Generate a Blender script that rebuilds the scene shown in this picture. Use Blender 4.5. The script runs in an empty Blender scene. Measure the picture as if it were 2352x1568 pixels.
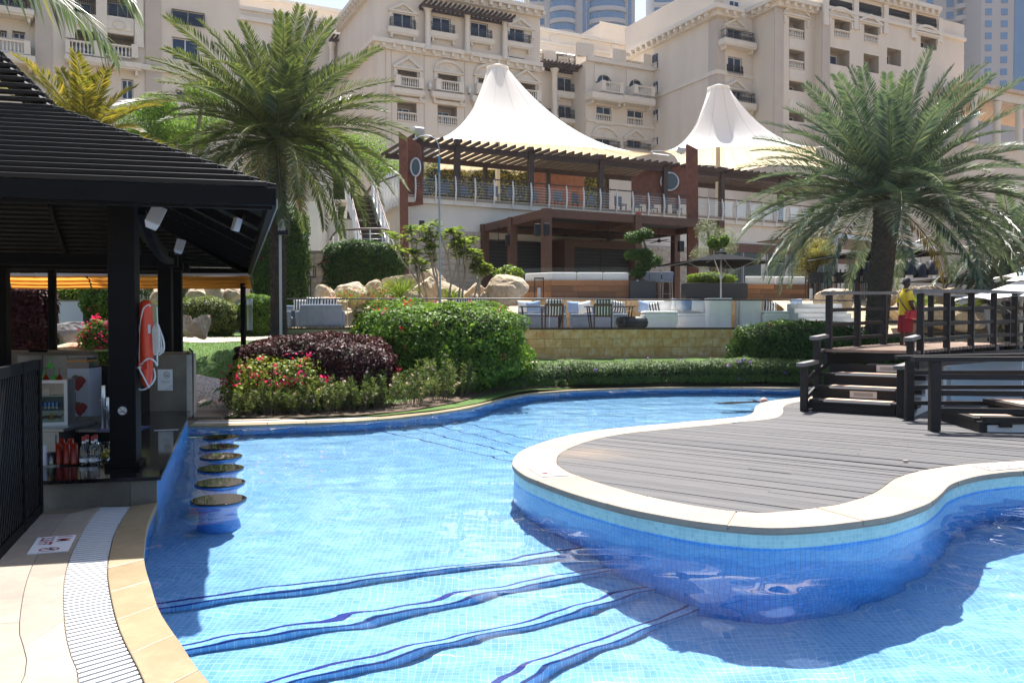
import bpy, bmesh, math, random
from mathutils import Vector, Matrix, noise as mnoise
from mathutils.bvhtree import BVHTree
from mathutils.geometry import tessellate_polygon
R = math.radians
PI = math.pi
rnd = random.Random(7)
scn = bpy.context.scene
COL = scn.collection
# ------------------------------------------------------------------ camera
# photo pixels are used in a 2352 x 1568 frame; eye 1.65 m above the water, horizon at row 740
FP, CX, CY, EYE, HOR = 1890.0, 1176.0, 784.0, 1.65, 740.0
PITCH = math.atan((CY - HOR) / FP)
cam_d = bpy.data.cameras.new('camera'); cam = bpy.data.objects.new('camera', cam_d); COL.objects.link(cam)
cam.location = (0, 0, EYE); cam.rotation_euler = (PI / 2 - PITCH, 0, 0)
cam_d.sensor_width = 36; cam_d.lens = 36 * FP / 2352; cam_d.clip_start = .05; cam_d.clip_end = 2000
scn.camera = cam
# ------------------------------------------------------------------ sky and sun
SUN_EL, SUN_AZ = R(66), R(4)          # sun stands behind the hotel, a little to the right (azimuth from +Y towards +X)
w = bpy.data.worlds.new('World'); scn.world = w; w.use_nodes = True
nt = w.node_tree; bg = nt.nodes['Background']
sky = nt.nodes.new('ShaderNodeTexSky'); sky.sky_type = 'NISHITA'; sky.sun_disc = False
sky.sun_elevation = SUN_EL; sky.sun_rotation = SUN_AZ; sky.dust_density = 2.2; sky.air_density = 1.0; sky.ozone_density = 1.0
nt.links.new(sky.outputs[0], bg.inputs[0]); bg.inputs[1].default_value = .095
sd = bpy.data.lights.new('sun', 'SUN'); sun = bpy.data.objects.new('sun', sd); COL.objects.link(sun)
sd.energy = 5.0; sd.angle = R(.53); sd.color = (1, .955, .89)
sun_dir = Vector((math.cos(SUN_EL) * math.sin(SUN_AZ), math.cos(SUN_EL) * math.cos(SUN_AZ), math.sin(SUN_EL)))
sun.rotation_euler = sun_dir.to_track_quat('Z', 'Y').to_euler(); sun.location = (0, 0, 60)
sd.cycles.is_caustics_light = True
scn.view_settings.view_transform = 'Standard'; scn.view_settings.look = 'None'
scn.view_settings.exposure = 1.33; scn.view_settings.gamma = 1
cy = scn.cycles
cy.max_bounces = 9; cy.diffuse_bounces = 3; cy.glossy_bounces = 4; cy.transmission_bounces = 7; cy.transparent_max_bounces = 16
cy.caustics_refractive = True; cy.caustics_reflective = False; cy.sample_clamp_indirect = 6; cy.blur_glossy = .6
cy.use_denoising = True
# ------------------------------------------------------------------ pixel -> place
def ray(px, py):
    x, y, z = (px - CX) / FP, 1.0, (CY - py) / FP
    c, s = math.cos(PITCH), math.sin(PITCH)
    return Vector((x, y * c + z * s, -y * s + z * c))
def A(px, py, Y):                       # the point seen at a pixel, Y metres ahead
    d = ray(px, py); t = Y / d.y
    return Vector((d.x * t, Y, EYE + d.z * t))
def G(px, py, z=0.0):                   # the point of a level plane seen at a pixel
    d = ray(px, py); t = (z - EYE) / d.z
    return Vector((d.x * t, d.y * t, z))
def GW(px, py, z):                      # the same on the pool floor, through flat water at z = 0
    d = ray(px, py).normalized(); t = -EYE / d.z; p = d * t; p.z = 0
    h = math.hypot(d.x, d.y); sr = h / 1.33; cr = math.sqrt(1 - sr * sr)
    k = -z * sr / cr / h
    return Vector((p.x + d.x * k, p.y + d.y * k, z))
def hX(px, Y): return (px - CX) / FP * Y
# ------------------------------------------------------------------ objects
def tag(o, label=None, cat=None, group=None, kind=None):
    if label: o['label'] = label
    if cat: o['category'] = cat
    if group: o['group'] = group
    if kind: o['kind'] = kind
    return o
def thing(name, label, cat, loc=(0, 0, 0), rz=0.0, group=None):
    o = bpy.data.objects.new(name, None); COL.objects.link(o); o.empty_display_size = .1
    o.location = loc; o.rotation_euler = (0, 0, rz)
    return tag(o, label, cat, group)
def copy_tree(o, parent=None):
    c = o.copy(); COL.objects.link(c); c.parent = parent
    for ch in CH.get(o.name, ()): copy_tree(ch, c)
    return c
CH = {}
def link(name, me, parent=None, loc=None, rot=None, scale=None):
    o = bpy.data.objects.new(name, me); COL.objects.link(o)
    if parent is not None:
        o.parent = parent; CH.setdefault(parent.name, []).append(o)
    if loc is not None: o.location = loc
    if rot is not None: o.rotation_euler = rot
    if scale is not None: o.scale = scale
    return o
class MB:                               # collects shapes; build() makes ONE mesh object of them
    def __init__(s): s.v = []; s.f = []; s.m = []; s.sm = []; s.uv = {}
    def add(s, vs, fs, mi=0, smooth=False):
        b = len(s.v); s.v.extend([tuple(x) for x in vs])
        for f in fs: s.f.append(tuple(b + i for i in f)); s.m.append(mi); s.sm.append(smooth)
        return s
    def box(s, c, d, rot=None, mi=0):
        x, y, z = d[0] / 2, d[1] / 2, d[2] / 2
        vs = [Vector(p) for p in ((-x,-y,-z),(x,-y,-z),(x,y,-z),(-x,y,-z),(-x,-y,z),(x,-y,z),(x,y,z),(-x,y,z))]
        if rot is not None: vs = [rot @ p for p in vs]
        c = Vector(c)
        return s.add([p + c for p in vs], ((0,3,2,1),(4,5,6,7),(0,1,5,4),(1,2,6,5),(2,3,7,6),(3,0,4,7)), mi)
    def bb(s, x0, x1, y0, y1, z0, z1, mi=0):
        return s.box(((x0+x1)/2, (y0+y1)/2, (z0+z1)/2), (abs(x1-x0), abs(y1-y0), abs(z1-z0)), None, mi)
    def bar(s, a, b, w, h, up=(0, 0, 1), mi=0):   # a box beam from a to b
        a, b = Vector(a), Vector(b); d = b - a; L = d.length; d.normalize()
        sd_ = d.cross(Vector(up))
        if sd_.length < 1e-5: sd_ = d.cross(Vector((0, 1, 0)))
        sd_.normalize(); u = sd_.cross(d)
        return s.box((a + b) / 2, (w, L, h), Matrix((sd_, d, u)).transposed(), mi)
    def tube(s, pts, rad, n=8, mi=0, cap=True, smooth=True):
        pts = [Vector(p) for p in pts]; N = len(pts)
        rs = rad if isinstance(rad, (list, tuple)) else [rad] * N
        vs = []; fs = []; pu = None
        for i, p in enumerate(pts):
            t = (pts[min(i + 1, N - 1)] - pts[max(i - 1, 0)]).normalized()
            if pu is None: pu = t.orthogonal().normalized()
            pu = (pu - t * pu.dot(t))
            pu = pu.normalized() if pu.length > 1e-6 else t.orthogonal().normalized()
            w_ = t.cross(pu)
            for k in range(n):
                a = 2 * PI * k / n
                vs.append(p + (pu * math.cos(a) + w_ * math.sin(a)) * rs[i])
        for i in range(N - 1):
            for k in range(n):
                k2 = (k + 1) % n
                fs.append((i*n+k, i*n+k2, (i+1)*n+k2, (i+1)*n+k))
        s.add(vs, fs, mi, smooth)
        if cap: s.add(vs[:n], [tuple(range(n))[::-1]], mi); s.add(vs[-n:], [tuple(range(n))], mi)
        return s
    def lathe(s, prof, n=12, c=(0, 0, 0), mi=0, smooth=True, cap=True):   # prof: (r, z) list
        c = Vector(c); vs = []; fs = []
        for r, z in prof:
            for k in range(n):
                a = 2 * PI * k / n; vs.append(c + Vector((r * math.cos(a), r * math.sin(a), z)))
        for i in range(len(prof) - 1):
            for k in range(n):
                k2 = (k + 1) % n; fs.append((i*n+k, i*n+k2, (i+1)*n+k2, (i+1)*n+k))
        s.add(vs, fs, mi, smooth)
        if cap:
            s.add(vs[:n], [tuple(range(n))[::-1]], mi); s.add(vs[-n:], [tuple(range(n))], mi)
        return s
    def prism(s, poly, z0, z1, mi=0, tr=None):    # polygon (x, y) list, counter-clockwise, between two heights
        n = len(poly)
        lo = [Vector((p[0], p[1], z0)) for p in poly]; hi = [Vector((p[0], p[1], z1)) for p in poly]
        if tr: lo = [tr(p) for p in lo]; hi = [tr(p) for p in hi]
        tris = tessellate_polygon([[Vector((p[0], p[1], 0)) for p in poly]])
        fs = [(i, (i+1) % n, n + (i+1) % n, n + i) for i in range(n)]
        for t in tris:
            a, b, c_ = t
            cr = (poly[b][0]-poly[a][0])*(poly[c_][1]-poly[a][1]) - (poly[b][1]-poly[a][1])*(poly[c_][0]-poly[a][0])
            if cr < 0: a, b = b, a
            fs.append((n+a, n+b, n+c_)); fs.append((c_, b, a))
        return s.add(lo + hi, fs, mi)
    def grid(s, fn, nu, nv, mi=0, smooth=True):   # fn(u, v) -> point, u and v in 0..1
        vs = [fn(i / nu, j / nv) for j in range(nv + 1) for i in range(nu + 1)]
        fs = [(j*(nu+1)+i, j*(nu+1)+i+1, (j+1)*(nu+1)+i+1, (j+1)*(nu+1)+i) for j in range(nv) for i in range(nu)]
        return s.add(vs, fs, mi, smooth)
    def mesh(s, name, mats):
        me = bpy.data.meshes.new(name); me.from_pydata(s.v, [], s.f)
        if not isinstance(mats, (list, tuple)): mats = [mats]
        for m_ in mats: me.materials.append(m_)
        me.polygons.foreach_set('material_index', s.m); me.polygons.foreach_set('use_smooth', s.sm)
        me.update()
        return me
    def build(s, name, mats, parent=None, loc=None, rot=None, bevel=0, **k):
        o = link(name, s.mesh(name, mats), parent, loc, rot)
        if bevel:
            b = o.modifiers.new('bevel', 'BEVEL'); b.width = bevel; b.segments = 2; b.limit_method = 'ANGLE'
        return o
def set_uv(me, fn):                      # fn(vertex index, co) -> (u, v)
    uv = me.uv_layers.new(name='uv'); vs = me.vertices
    for lp in me.loops: uv.data[lp.index].uv = fn(lp.vertex_index, vs[lp.vertex_index].co)
# ------------------------------------------------------------------ materials
MATS = {}
class NT:
    def __init__(s, name):
        s.m = bpy.data.materials.new(name); s.m.use_nodes = True; s.t = s.m.node_tree
        s.b = s.t.nodes['Principled BSDF']; s.out = s.t.nodes['Material Output']
    def n(s, typ, **k):
        nd = s.t.nodes.new('ShaderNode' + typ)
        for a, v in k.items():
            if a.startswith('i_'):
                key = a[2:]; key = int(key) if key.isdigit() else key.replace('_', ' ')
                nd.inputs[key].default_value = v
            else: setattr(nd, a, v)
        return nd
    def l(s, a, b): s.t.links.new(a, b)
    def ramp(s, src, stops, interp='LINEAR'):
        r = s.n('ValToRGB'); r.color_ramp.interpolation = interp
        e = r.color_ramp.elements
        while len(e) < len(stops): e.new(.5)
        for q, (p, c) in zip(e, stops):
            q.position = p; q.color = (*c, 1) if len(c) == 3 else c
        s.l(src, r.inputs[0]); return r.outputs[0]
    def mix(s, fac, a, b, blend='MIX'):
        m_ = s.n('Mix', data_type='RGBA', blend_type=blend)
        for i, x in ((0, fac), (6, a), (7, b)):
            if hasattr(x, 'is_linked') or hasattr(x, 'links'): s.l(x, m_.inputs[i])
            else: m_.inputs[i].default_value = x if i == 0 else ((*x, 1) if len(x) == 3 else x)
        return m_.outputs[2]
    def coord(s, kind='Object', scale=None):
        c = s.n('TexCoord').outputs[kind]
        if scale is not None:
            mp = s.n('Mapping'); mp.inputs['Scale'].default_value = scale if hasattr(scale, '__len__') else (scale,) * 3
            s.l(c, mp.inputs[0]); c = mp.outputs[0]
        return c
    def noise(s, vec, scale, detail=4, rough=.55, out=0):
        nz = s.n('TexNoise'); nz.inputs['Scale'].default_value = scale; nz.inputs['Detail'].default_value = detail
        nz.inputs['Roughness'].default_value = rough; s.l(vec, nz.inputs['Vector']); return nz.outputs[out]
    def bump(s, h, strength=.3, dist=.02):
        b = s.n('Bump'); b.inputs['Strength'].default_value = strength; b.inputs['Distance'].default_value = dist
        s.l(h, b.inputs['Height']); s.l(b.outputs[0], s.b.inputs['Normal'])
    def set(s, col=None, rough=None, metal=None, spec=None):
        if col is not None:
            if hasattr(col, 'links'): s.l(col, s.b.inputs['Base Color'])
            else: s.b.inputs['Base Color'].default_value = (*col, 1)
        if rough is not None:
            if hasattr(rough, 'links'): s.l(rough, s.b.inputs['Roughness'])
            else: s.b.inputs['Roughness'].default_value = rough
        if metal is not None: s.b.inputs['Metallic'].default_value = metal
        if spec is not None: s.b.inputs['Specular IOR Level'].default_value = spec
        return s
def mul(c, k): return tuple(min(1, x * k) for x in c)
def mat(name, c, rough=.6, var=.15, sc=6, bump=.15, bsc=None, bd=.01, metal=0, spec=.5, kind='Object', stretch=None, rnd_obj=.0):
    if name in MATS: return MATS[name]
    t = NT(name); co = t.coord(kind, stretch)
    f = t.noise(co, sc, 6, .6)
    col = t.ramp(f, [(.25, mul(c, 1 - var)), (.75, mul(c, 1 + var))])
    if rnd_obj:
        oi = t.n('ObjectInfo').outputs['Random']
        v = t.ramp(oi, [(0, (1 - rnd_obj,) * 3), (1, (1 + rnd_obj * .3,) * 3)])
        col = t.mix(1.0, col, v, 'MULTIPLY')
    t.set(col, rough, metal, spec)
    if bump: t.bump(t.noise(co, bsc or sc * 8, 3), bump, bd)
    MATS[name] = t.m; return t.m
def plain(name, c, rough=.5, metal=0, spec=.5):
    if name in MATS: return MATS[name]
    t = NT(name); t.set(c, rough, metal, spec); MATS[name] = t.m; return t.m
def glass(name, c=(.9, .97, .96), refl=1.0, tint=.92):
    if name in MATS: return MATS[name]
    t = NT(name); g = t.n('BsdfGlossy'); g.inputs['Roughness'].default_value = .01; g.inputs['Color'].default_value = (1, 1, 1, 1)
    tr = t.n('BsdfTransparent'); tr.inputs['Color'].default_value = (c[0]*tint, c[1]*tint, c[2]*tint, 1)
    fr = t.n('Fresnel'); fr.inputs[0].default_value = 1.5
    mm = t.n('Math', operation='MULTIPLY'); mm.inputs[1].default_value = refl; t.l(fr.outputs[0], mm.inputs[0])
    mx = t.n('MixShader'); t.l(mm.outputs[0], mx.inputs[0]); t.l(tr.outputs[0], mx.inputs[1]); t.l(g.outputs[0], mx.inputs[2])
    t.l(mx.outputs[0], t.out.inputs[0]); MATS[name] = t.m; return t.m
# ================================================================== pool, decks, ground
def catmull(pts, step=.12, closed=False):
    pts = [Vector(p) for p in pts]; n = len(pts); out = []
    for i in range(n if closed else n - 1):
        p1, p2 = pts[i], pts[(i+1) % n]
        p0 = pts[(i-1) % n] if (closed or i > 0) else p1 * 2 - p2
        p3 = pts[(i+2) % n] if (closed or i + 2 < n) else p2 * 2 - p1
        k = max(1, int((p2 - p1).length / step))
        for j in range(k):
            t = j / k
            out.append(.5 * ((2*p1) + (p2-p0)*t + (2*p0-5*p1+4*p2-p3)*t*t + (3*p1-p0-3*p2+p3)*t**3))
    if not closed: out.append(pts[-1])
    return out
def resample(pts, step, closed=False):
    P = [Vector(p) for p in pts] + ([Vector(pts[0])] if closed else [])
    ln = [0]
    for a, b in zip(P, P[1:]): ln.append(ln[-1] + (b - a).length)
    n = max(2, int(round(ln[-1] / step))); out = []; j = 0
    for i in range(n if closed else n + 1):
        s_ = ln[-1] * i / n
        while j < len(P) - 2 and ln[j+1] < s_: j += 1
        t = (s_ - ln[j]) / max(1e-9, ln[j+1] - ln[j]); out.append(P[j].lerp(P[j+1], min(1, t)))
    return out
def offset(pts, d, closed=False):          # to the left of the walking direction
    n = len(pts); out = []
    for i in range(n):
        a = pts[(i-1) % n] if (closed or i) else pts[i]; b = pts[(i+1) % n] if (closed or i < n-1) else pts[i]
        t = (b - a); t.z = 0; t.normalize(); out.append(pts[i] + Vector((-t.y, t.x, 0)) * d)
    return out
def inside(p, poly):
    c = False; j = len(poly) - 1
    for i in range(len(poly)):
        a, b = poly[i], poly[j]
        if (a[1] > p[1]) != (b[1] > p[1]) and p[0] < (b[0]-a[0]) * (p[1]-a[1]) / (b[1]-a[1]) + a[0]: c = not c
        j = i
    return c
# ---- outlines, from pixels on the water plane
LZ = .035                                                    # level of the decks round the pool
left_px = [(455,1568),(403,1490),(357,1418),(338,1356),(325,1310),(324,1276),(333,1213),(355,1162)]
left_edge = [Vector((3.2,1.1,0)), Vector((1.2,1.35,0)), Vector((.1,1.9,0)), Vector((-.7,2.75,0))] + [G(*p) for p in left_px]
BAR0, BAR1 = G(355,1162), G(432,982)
far_px = [(432,982),(574,979.6),(681,975.8),(789,971.8),(869,966),(923,961),(1004,951),(1057,943),(1098,934),(1150,919),(1202,908.6),(1256,903),(1336,898),(1417,894.7),(1551,892),(1685,892),(1836,894),(2000,899),(2257,905)]
far_edge = [G(*p) for p in far_px] + [Vector((13.5,18.6,0)), Vector((16,18.4,0))]
left_s = resample(catmull(left_edge), .1); far_s = resample(catmull(far_edge), .12)
pool = far_s[::-1] + [BAR0 * (1 - t) + BAR1 * t for t in (.75,.5,.25)] + left_s[::-1] + [Vector((16,1.1,0))]
# island (walked with its inside to the left)
near_px = [(1177,1059),(1179,1070),(1202,1088.6),(1229,1100.7),(1309,1130),(1417,1161),(1497,1178.5),(1605,1197),(1700,1207),(1780,1211),(1881,1206),(1962,1197),(2042,1185),(2096,1169),(2136,1153),(2163,1131.6),(2182,1112.7),(2217,1099),(2257,1090),(2311,1083),(2352,1080)]
back_px = [(2268,921),(2100,916),(1960,911),(1880,910),(1842,911),(1809,915),(1774,919),(1748,925),(1735,933),(1731,944),(1718,953),(1686,958),(1578,968),(1417,982.5),(1336,993),(1283,1004),(1242,1016),(1207,1029.5),(1186,1043)]
IZ = .17
isl_open = [G(x, y, IZ) for x, y in near_px] + [Vector((6.4,8.5,IZ)), Vector((9,8.7,IZ)), Vector((16,8.6,IZ)), Vector((16,15.2,IZ)), Vector((11,15.4,IZ))] + [G(x, y, IZ) for x, y in back_px]
def soft(pts):                                              # corners at the hidden right end stay sharp
    a = catmull(pts[:24], .1)[:-1]; b = catmull(pts[24:], .1)
    b2 = catmull([pts[-1], pts[0]], .1)[1:-1]
    return a + [pts[23]] + b + b2
isl = resample(catmull(isl_open, .08, True), .1, True)
# ---- materials
def tile_mat(name, c1, c2, grout, size, uv=True, rough=.25):
    t = NT(name); co = t.coord('UV' if uv else 'Object')
    br = t.n('TexBrick', offset=0.0, squash=1.0)
    for k, v in (('Scale', 1.0), ('Mortar Size', size * .04), ('Mortar Smooth', .3), ('Brick Width', size), ('Row Height', size)): br.inputs[k].default_value = v
    br.inputs['Color1'].default_value = (*c1, 1); br.inputs['Color2'].default_value = (*c2, 1); br.inputs['Mortar'].default_value = (*grout, 1)
    t.l(co, br.inputs[0])
    big = t.ramp(t.noise(co, .9, 4), [(.3, (.86,.9,.94)), (.7, (1.06,1.04,1.0))])
    t.set(t.mix(.8, br.outputs[0], big, 'MULTIPLY'), rough); t.bump(br.outputs['Fac'], -.25, .002)
    return t.m
M_floor = tile_mat('pool floor tile', (.175,.43,.75), (.25,.515,.81), (.52,.72,.88), .046, False)
M_wall = tile_mat('pool wall tile', (.06,.28,.70), (.11,.39,.82), (.02,.08,.26), .04)
M_band = tile_mat('waterline mosaic', (.33,.52,.51), (.45,.63,.60), (.58,.68,.66), .035)
M_strip = plain('navy tile stripe', (.012,.02,.22), .3)
def stone_mat(name, c, dark, warm, rough=.7, sc=1.3):
    t = NT(name); co = t.coord('Object'); oi = t.n('ObjectInfo').outputs['Random']
    sh = t.n('VectorMath', operation='ADD'); t.l(co, sh.inputs[0])
    cx_ = t.n('CombineXYZ'); mm = t.n('Math', operation='MULTIPLY'); mm.inputs[1].default_value = 37; t.l(oi, mm.inputs[0]); t.l(mm.outputs[0], cx_.inputs[2]); t.l(cx_.outputs[0], sh.inputs[1])
    co = sh.outputs[0]
    f = t.noise(co, sc, 7, .62); col = t.ramp(f, [(.28, dark), (.5, c), (.72, warm)])
    g = t.ramp(t.noise(co, sc * 14, 5, .7), [(.3, (.88,.87,.86)), (.7, (1.05,1.05,1.05))])
    col = t.mix(1.0, col, g, 'MULTIPLY')
    v = t.ramp(oi, [(0, (.9,.88,.86)), (1, (1.05,1.05,1.05))]); col = t.mix(1.0, col, v, 'MULTIPLY')
    t.set(col, rough); t.bump(t.noise(co, sc * 10, 6, .7), .25, .006); return t.m
M_cop = stone_mat('cream sandstone coping', (.33,.26,.20), (.255,.205,.165), (.37,.30,.24))
M_wet = stone_mat('wet tan coping', (.285,.22,.13), (.22,.17,.10), (.36,.285,.185), .42)
M_pave = stone_mat('pale paving slab', (.30,.26,.215), (.22,.195,.165), (.36,.295,.23))
M_grate = plain('white plastic grate', (.56,.58,.6), .5)
t = NT('weathered deck board'); co = t.coord('UV')
oi = t.n('ObjectInfo').outputs['Random']
st = t.n('Mapping'); st.inputs['Scale'].default_value = (1.2, 26, 1); t.l(co, st.inputs[0])
g = t.ramp(t.noise(st.outputs[0], 2.2, 8, .7), [(.25, (.04,.04,.043)), (.5, (.066,.065,.069)), (.75, (.098,.096,.099))])
v = t.ramp(oi, [(0, (.76,.76,.78)), (1, (1.2,1.17,1.13))]); g = t.mix(1.0, g, v, 'MULTIPLY')
wp = t.noise(t.coord('Object', (1, 1, 1)), .55, 3)
worn = t.n('VectorMath', operation='DISTANCE'); worn.inputs[1].default_value = tuple(G(1345,1040,IZ)); t.l(t.coord('Object'), worn.inputs[0])
wn = t.n('Math', operation='ADD'); t.l(worn.outputs['Value'], wn.inputs[0])
ns = t.n('Math', operation='MULTIPLY'); ns.inputs[1].default_value = 3.2; t.l(t.noise(st.outputs[0], 1.4, 6, .75), ns.inputs[0]); t.l(ns.outputs[0], wn.inputs[1])
wf = t.ramp(wn.outputs[0], [(.5, (.6,.6,.6)), (.85, (0,0,0))]); wf_n = t.t.nodes[-1]
sc_ = t.n('Math', operation='MULTIPLY'); sc_.inputs[1].default_value = .4; t.l(wn.outputs[0], sc_.inputs[0]); t.l(sc_.outputs[0], wf.node.inputs[0])
g = t.mix(wf, g, (.30,.20,.11)); t.set(g, .75); t.bump(t.noise(st.outputs[0], 5, 4), .35, .004); M_deck = t.m
# ---- ground: one sheet to the horizon with the pool cut out
def structure(o): o['kind'] = 'structure'; return o
def holed_sheet(name, outer, hole, z, m_):
    vs = [Vector((p[0], p[1], 0)) for p in outer] + [Vector((p[0], p[1], 0)) for p in hole]
    tr = tessellate_polygon([vs[:len(outer)], vs[len(outer):]]); fs = []
    for a, b, c in tr:
        cr = (vs[b]-vs[a]).cross(vs[c]-vs[a]).z
        if abs(cr) < 1e-9: continue
        fs.append((a, b, c) if cr > 0 else (a, c, b))
    me = bpy.data.meshes.new(name); me.from_pydata([(p.x, p.y, z) for p in vs], [], fs); me.materials.append(m_)
    return structure(link(name, me))
M_soil = mat('dry soil', (.20,.15,.10), .9, .3, 2, .4, 30)
# the sunken floor of the bar lies inside the hole too
BU = Vector((.974, .222, 0)).normalized(); BV = (BAR1 - BAR0).normalized()
bar_in = [BAR0 - BV*0 - BU * .001, BAR1, BAR1 - BU * 6.5, BAR0 - BU * 6.5]
hole = far_s[::-1] + [BAR1 - BU * 5.2 + BV*0, BAR0 - BU * 5.2 + BV * .75, BAR0 + BV * .75 - BU * .25, BAR0 + BV*.55] + left_s[::-1] + [Vector((16,1.1,0))]
holed_sheet('ground', [(-700,-300),(700,-300),(700,1200),(-700,1200)], hole, .012, M_soil)
# ---- pool shell
m = MB(); n = len(pool); arc = 0; uvs = {}
for i in range(n + 1):
    p = pool[i % n]
    if i: arc += (p - pool[i-1]).length
    m.v += [(p.x, p.y, .012), (p.x, p.y, -1.62)]; uvs[2*i] = (arc, .012); uvs[2*i+1] = (arc, -1.62)
for i in range(n): m.f.append((2*i, 2*i+1, 2*i+3, 2*i+2)); m.m.append(0); m.sm.append(True)
pw = structure(m.build('pool_wall', M_wall)); set_uv(pw.data, lambda i, co: uvs[i])
pf = structure(MB().bb(-7, 16.2, .9, 21, -1.7, -1.5).build('pool_floor', M_floor))
# treads between the bar plateau (1.0 m deep) and the 1.5 m parts
near_l = [((360,1390),(1320,1268)), ((410,1494),(1400,1303)), ((670,1568),(1497,1352)), ((1170,1568),(1600,1393))]
far_l = [((883,989),(1176,1058)), ((947,982),(1184,1039)), ((1014,977),(1194,1024)), ((1068,970),(1206,1004))]
receivers = [pw, pf]
for k in range(4):
    z = -1.0 - .125 * k
    a, b = GW(*near_l[k][0], z), GW(*near_l[k][1], z); c, d = GW(*far_l[k][1], z), GW(*far_l[k][0], z)
    ab = (b - a).normalized(); dc = (c - d).normalized()
    q = [a - ab * 3, b + ab * .55, c + dc * 1.0, d - dc * 2.2 + Vector((0, .6, 0)), Vector((-7, 13.3, 0)), Vector((-7, (a - ab*3).y, 0))]
    o = structure(MB().prism(q, -1.6 - .004 * k, z).build('pool_step', M_floor)); receivers.append(o)
    nb = Vector((-ab.y, ab.x, 0))
    s1 = MB().bar(a - ab * 2 + nb * .075 + Vector((0,0,.001)), b + ab * .3 + nb * .075 + Vector((0,0,.001)), .024, .004)
    s1.bar(a - ab * 2 - nb * .002 - Vector((0,0,.022)), b + ab * .3 - nb * .002 - Vector((0,0,.018)), .004, .022)
    receivers.append(s1.build('nose_stripe', M_strip, o))
    nd = Vector((dc.y, -dc.x, 0))
    s2 = MB().bar(d - dc * 1.2 + nd * .05 + Vector((0,0,.001)), c + dc * .3 + nd * .05 + Vector((0,0,.001)), .025, .004)
    receivers.append(s2.build('nose_stripe', M_strip, o))
# ---- island
m = MB(); n = len(isl); uvs = {}; arc = 0
zs = [IZ - .042, .012, -.03, -1.6]
inn = offset(isl, .018, True)
for i in range(n + 1):
    p = inn[i % n]
    if i: arc += (isl[i % n] - isl[i-1]).length
    for k, z in enumerate(zs): m.v.append((p.x, p.y, z)); uvs[4*i+k] = (arc, z)
for i in range(n):
    for k in range(3): m.f.append((4*i+k, 4*i+k+1, 4*i+4+k+1, 4*i+4+k)); m.m.append(0 if k == 0 else 1); m.sm.append(True)
iw = m.build('island_wall', [M_band, M_wall]); structure(iw); receivers.append(iw)
set_uv(iw.data, lambda i, co: uvs[i])
def strip_piece(a0, a1, b0, b1, z0, z1):      # a curved slab between two polylines
    k = len(a0); m_ = MB(); vs = []
    for p, q in zip(a0, b0): vs += [(p.x,p.y,z0),(p.x,p.y,z1),(q.x,q.y,z1),(q.x,q.y,z0)]
    fs = []
    for i in range(k-1):
        for e in range(4): fs.append((4*i+e, 4*i+4+e, 4*i+4+(e+1) % 4, 4*i+(e+1) % 4))
    fs += [(0,1,2,3), (4*k-1,4*k-2,4*k-3,4*k-4)]
    return m_.add(vs, fs)
COPW = .47
isl_in = offset(isl, COPW, True)
def pieces(name, oa, ob, L, gap, z0, z1, m_, parent, bevel=.008, closed=False):
    n = len(oa); i = 0; seg = (oa[1]-oa[0]).length; st_ = max(2, int(L / seg)); out = []
    while i < n - 1:
        s_ = min(st_, n - 1 - i) if n - 1 - i > 1.5*st_ else n - 1 - i
        ids = list(range(i, i + s_ + 1)); a0 = [oa[k].copy() for k in ids]; b0 = [ob[k].copy() for k in ids]
        for arr in (a0, b0):
            d0 = (arr[1]-arr[0]).normalized(); arr[0] = arr[0] + d0*gap; d1 = (arr[-2]-arr[-1]).normalized(); arr[-1] = arr[-1] + d1*gap
        dz = rnd.uniform(-.0015, .0015)
        out.append(strip_piece(a0, None, b0, None, z0, z1 + dz).build(name, m_, parent, bevel=bevel)); i += s_
    return out
ic = thing('island_coping', 'cream sandstone coping curving round the wooden island deck', 'coping'); ic['kind'] = 'structure'
vis = [p for p in range(len(isl))]
pieces('coping_stone', isl + [isl[0]], isl_in + [isl_in[0]], 1.15, .004, IZ - .045, IZ, M_cop, ic)
mortar = strip_piece(offset(isl + [isl[0]], .01), None, offset(isl + [isl[0]], COPW - .01), None, IZ - .06, IZ - .008).build('mortar_bed', M_pave, ic)
# deck boards cut to the island's inner outline
deck_poly = offset(isl, COPW + .006, True)
idk = thing('island_deck', 'grey weathered board deck of the pool island', 'deck'); idk['kind'] = 'structure'
MB().prism([(p.x, p.y) for p in offset(isl, COPW - .05, True)], -.05, IZ - .016).build('deck_base', mat('deck underside', (.055,.053,.052), .9), idk)
base = bmesh.new(); bvs = [base.verts.new((p.x, p.y, 0)) for p in deck_poly]
for a, b, c in tessellate_polygon([[Vector((p.x, p.y, 0)) for p in deck_poly]]):
    try: base.faces.new((bvs[a], bvs[b], bvs[c]))
    except ValueError: pass
bd = Vector((.795, -.607, 0)); bn = Vector((.607, .795, 0)); BW = .1
s0 = min(p.dot(bn) for p in deck_poly); s1_ = max(p.dot(bn) for p in deck_poly)
def cut(bm, co, no):
    bmesh.ops.bisect_plane(bm, geom=bm.verts[:] + bm.edges[:] + bm.faces[:], dist=1e-5, plane_co=co, plane_no=no, clear_outer=True)
nb_ = int((s1_ - s0) / BW)
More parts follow.
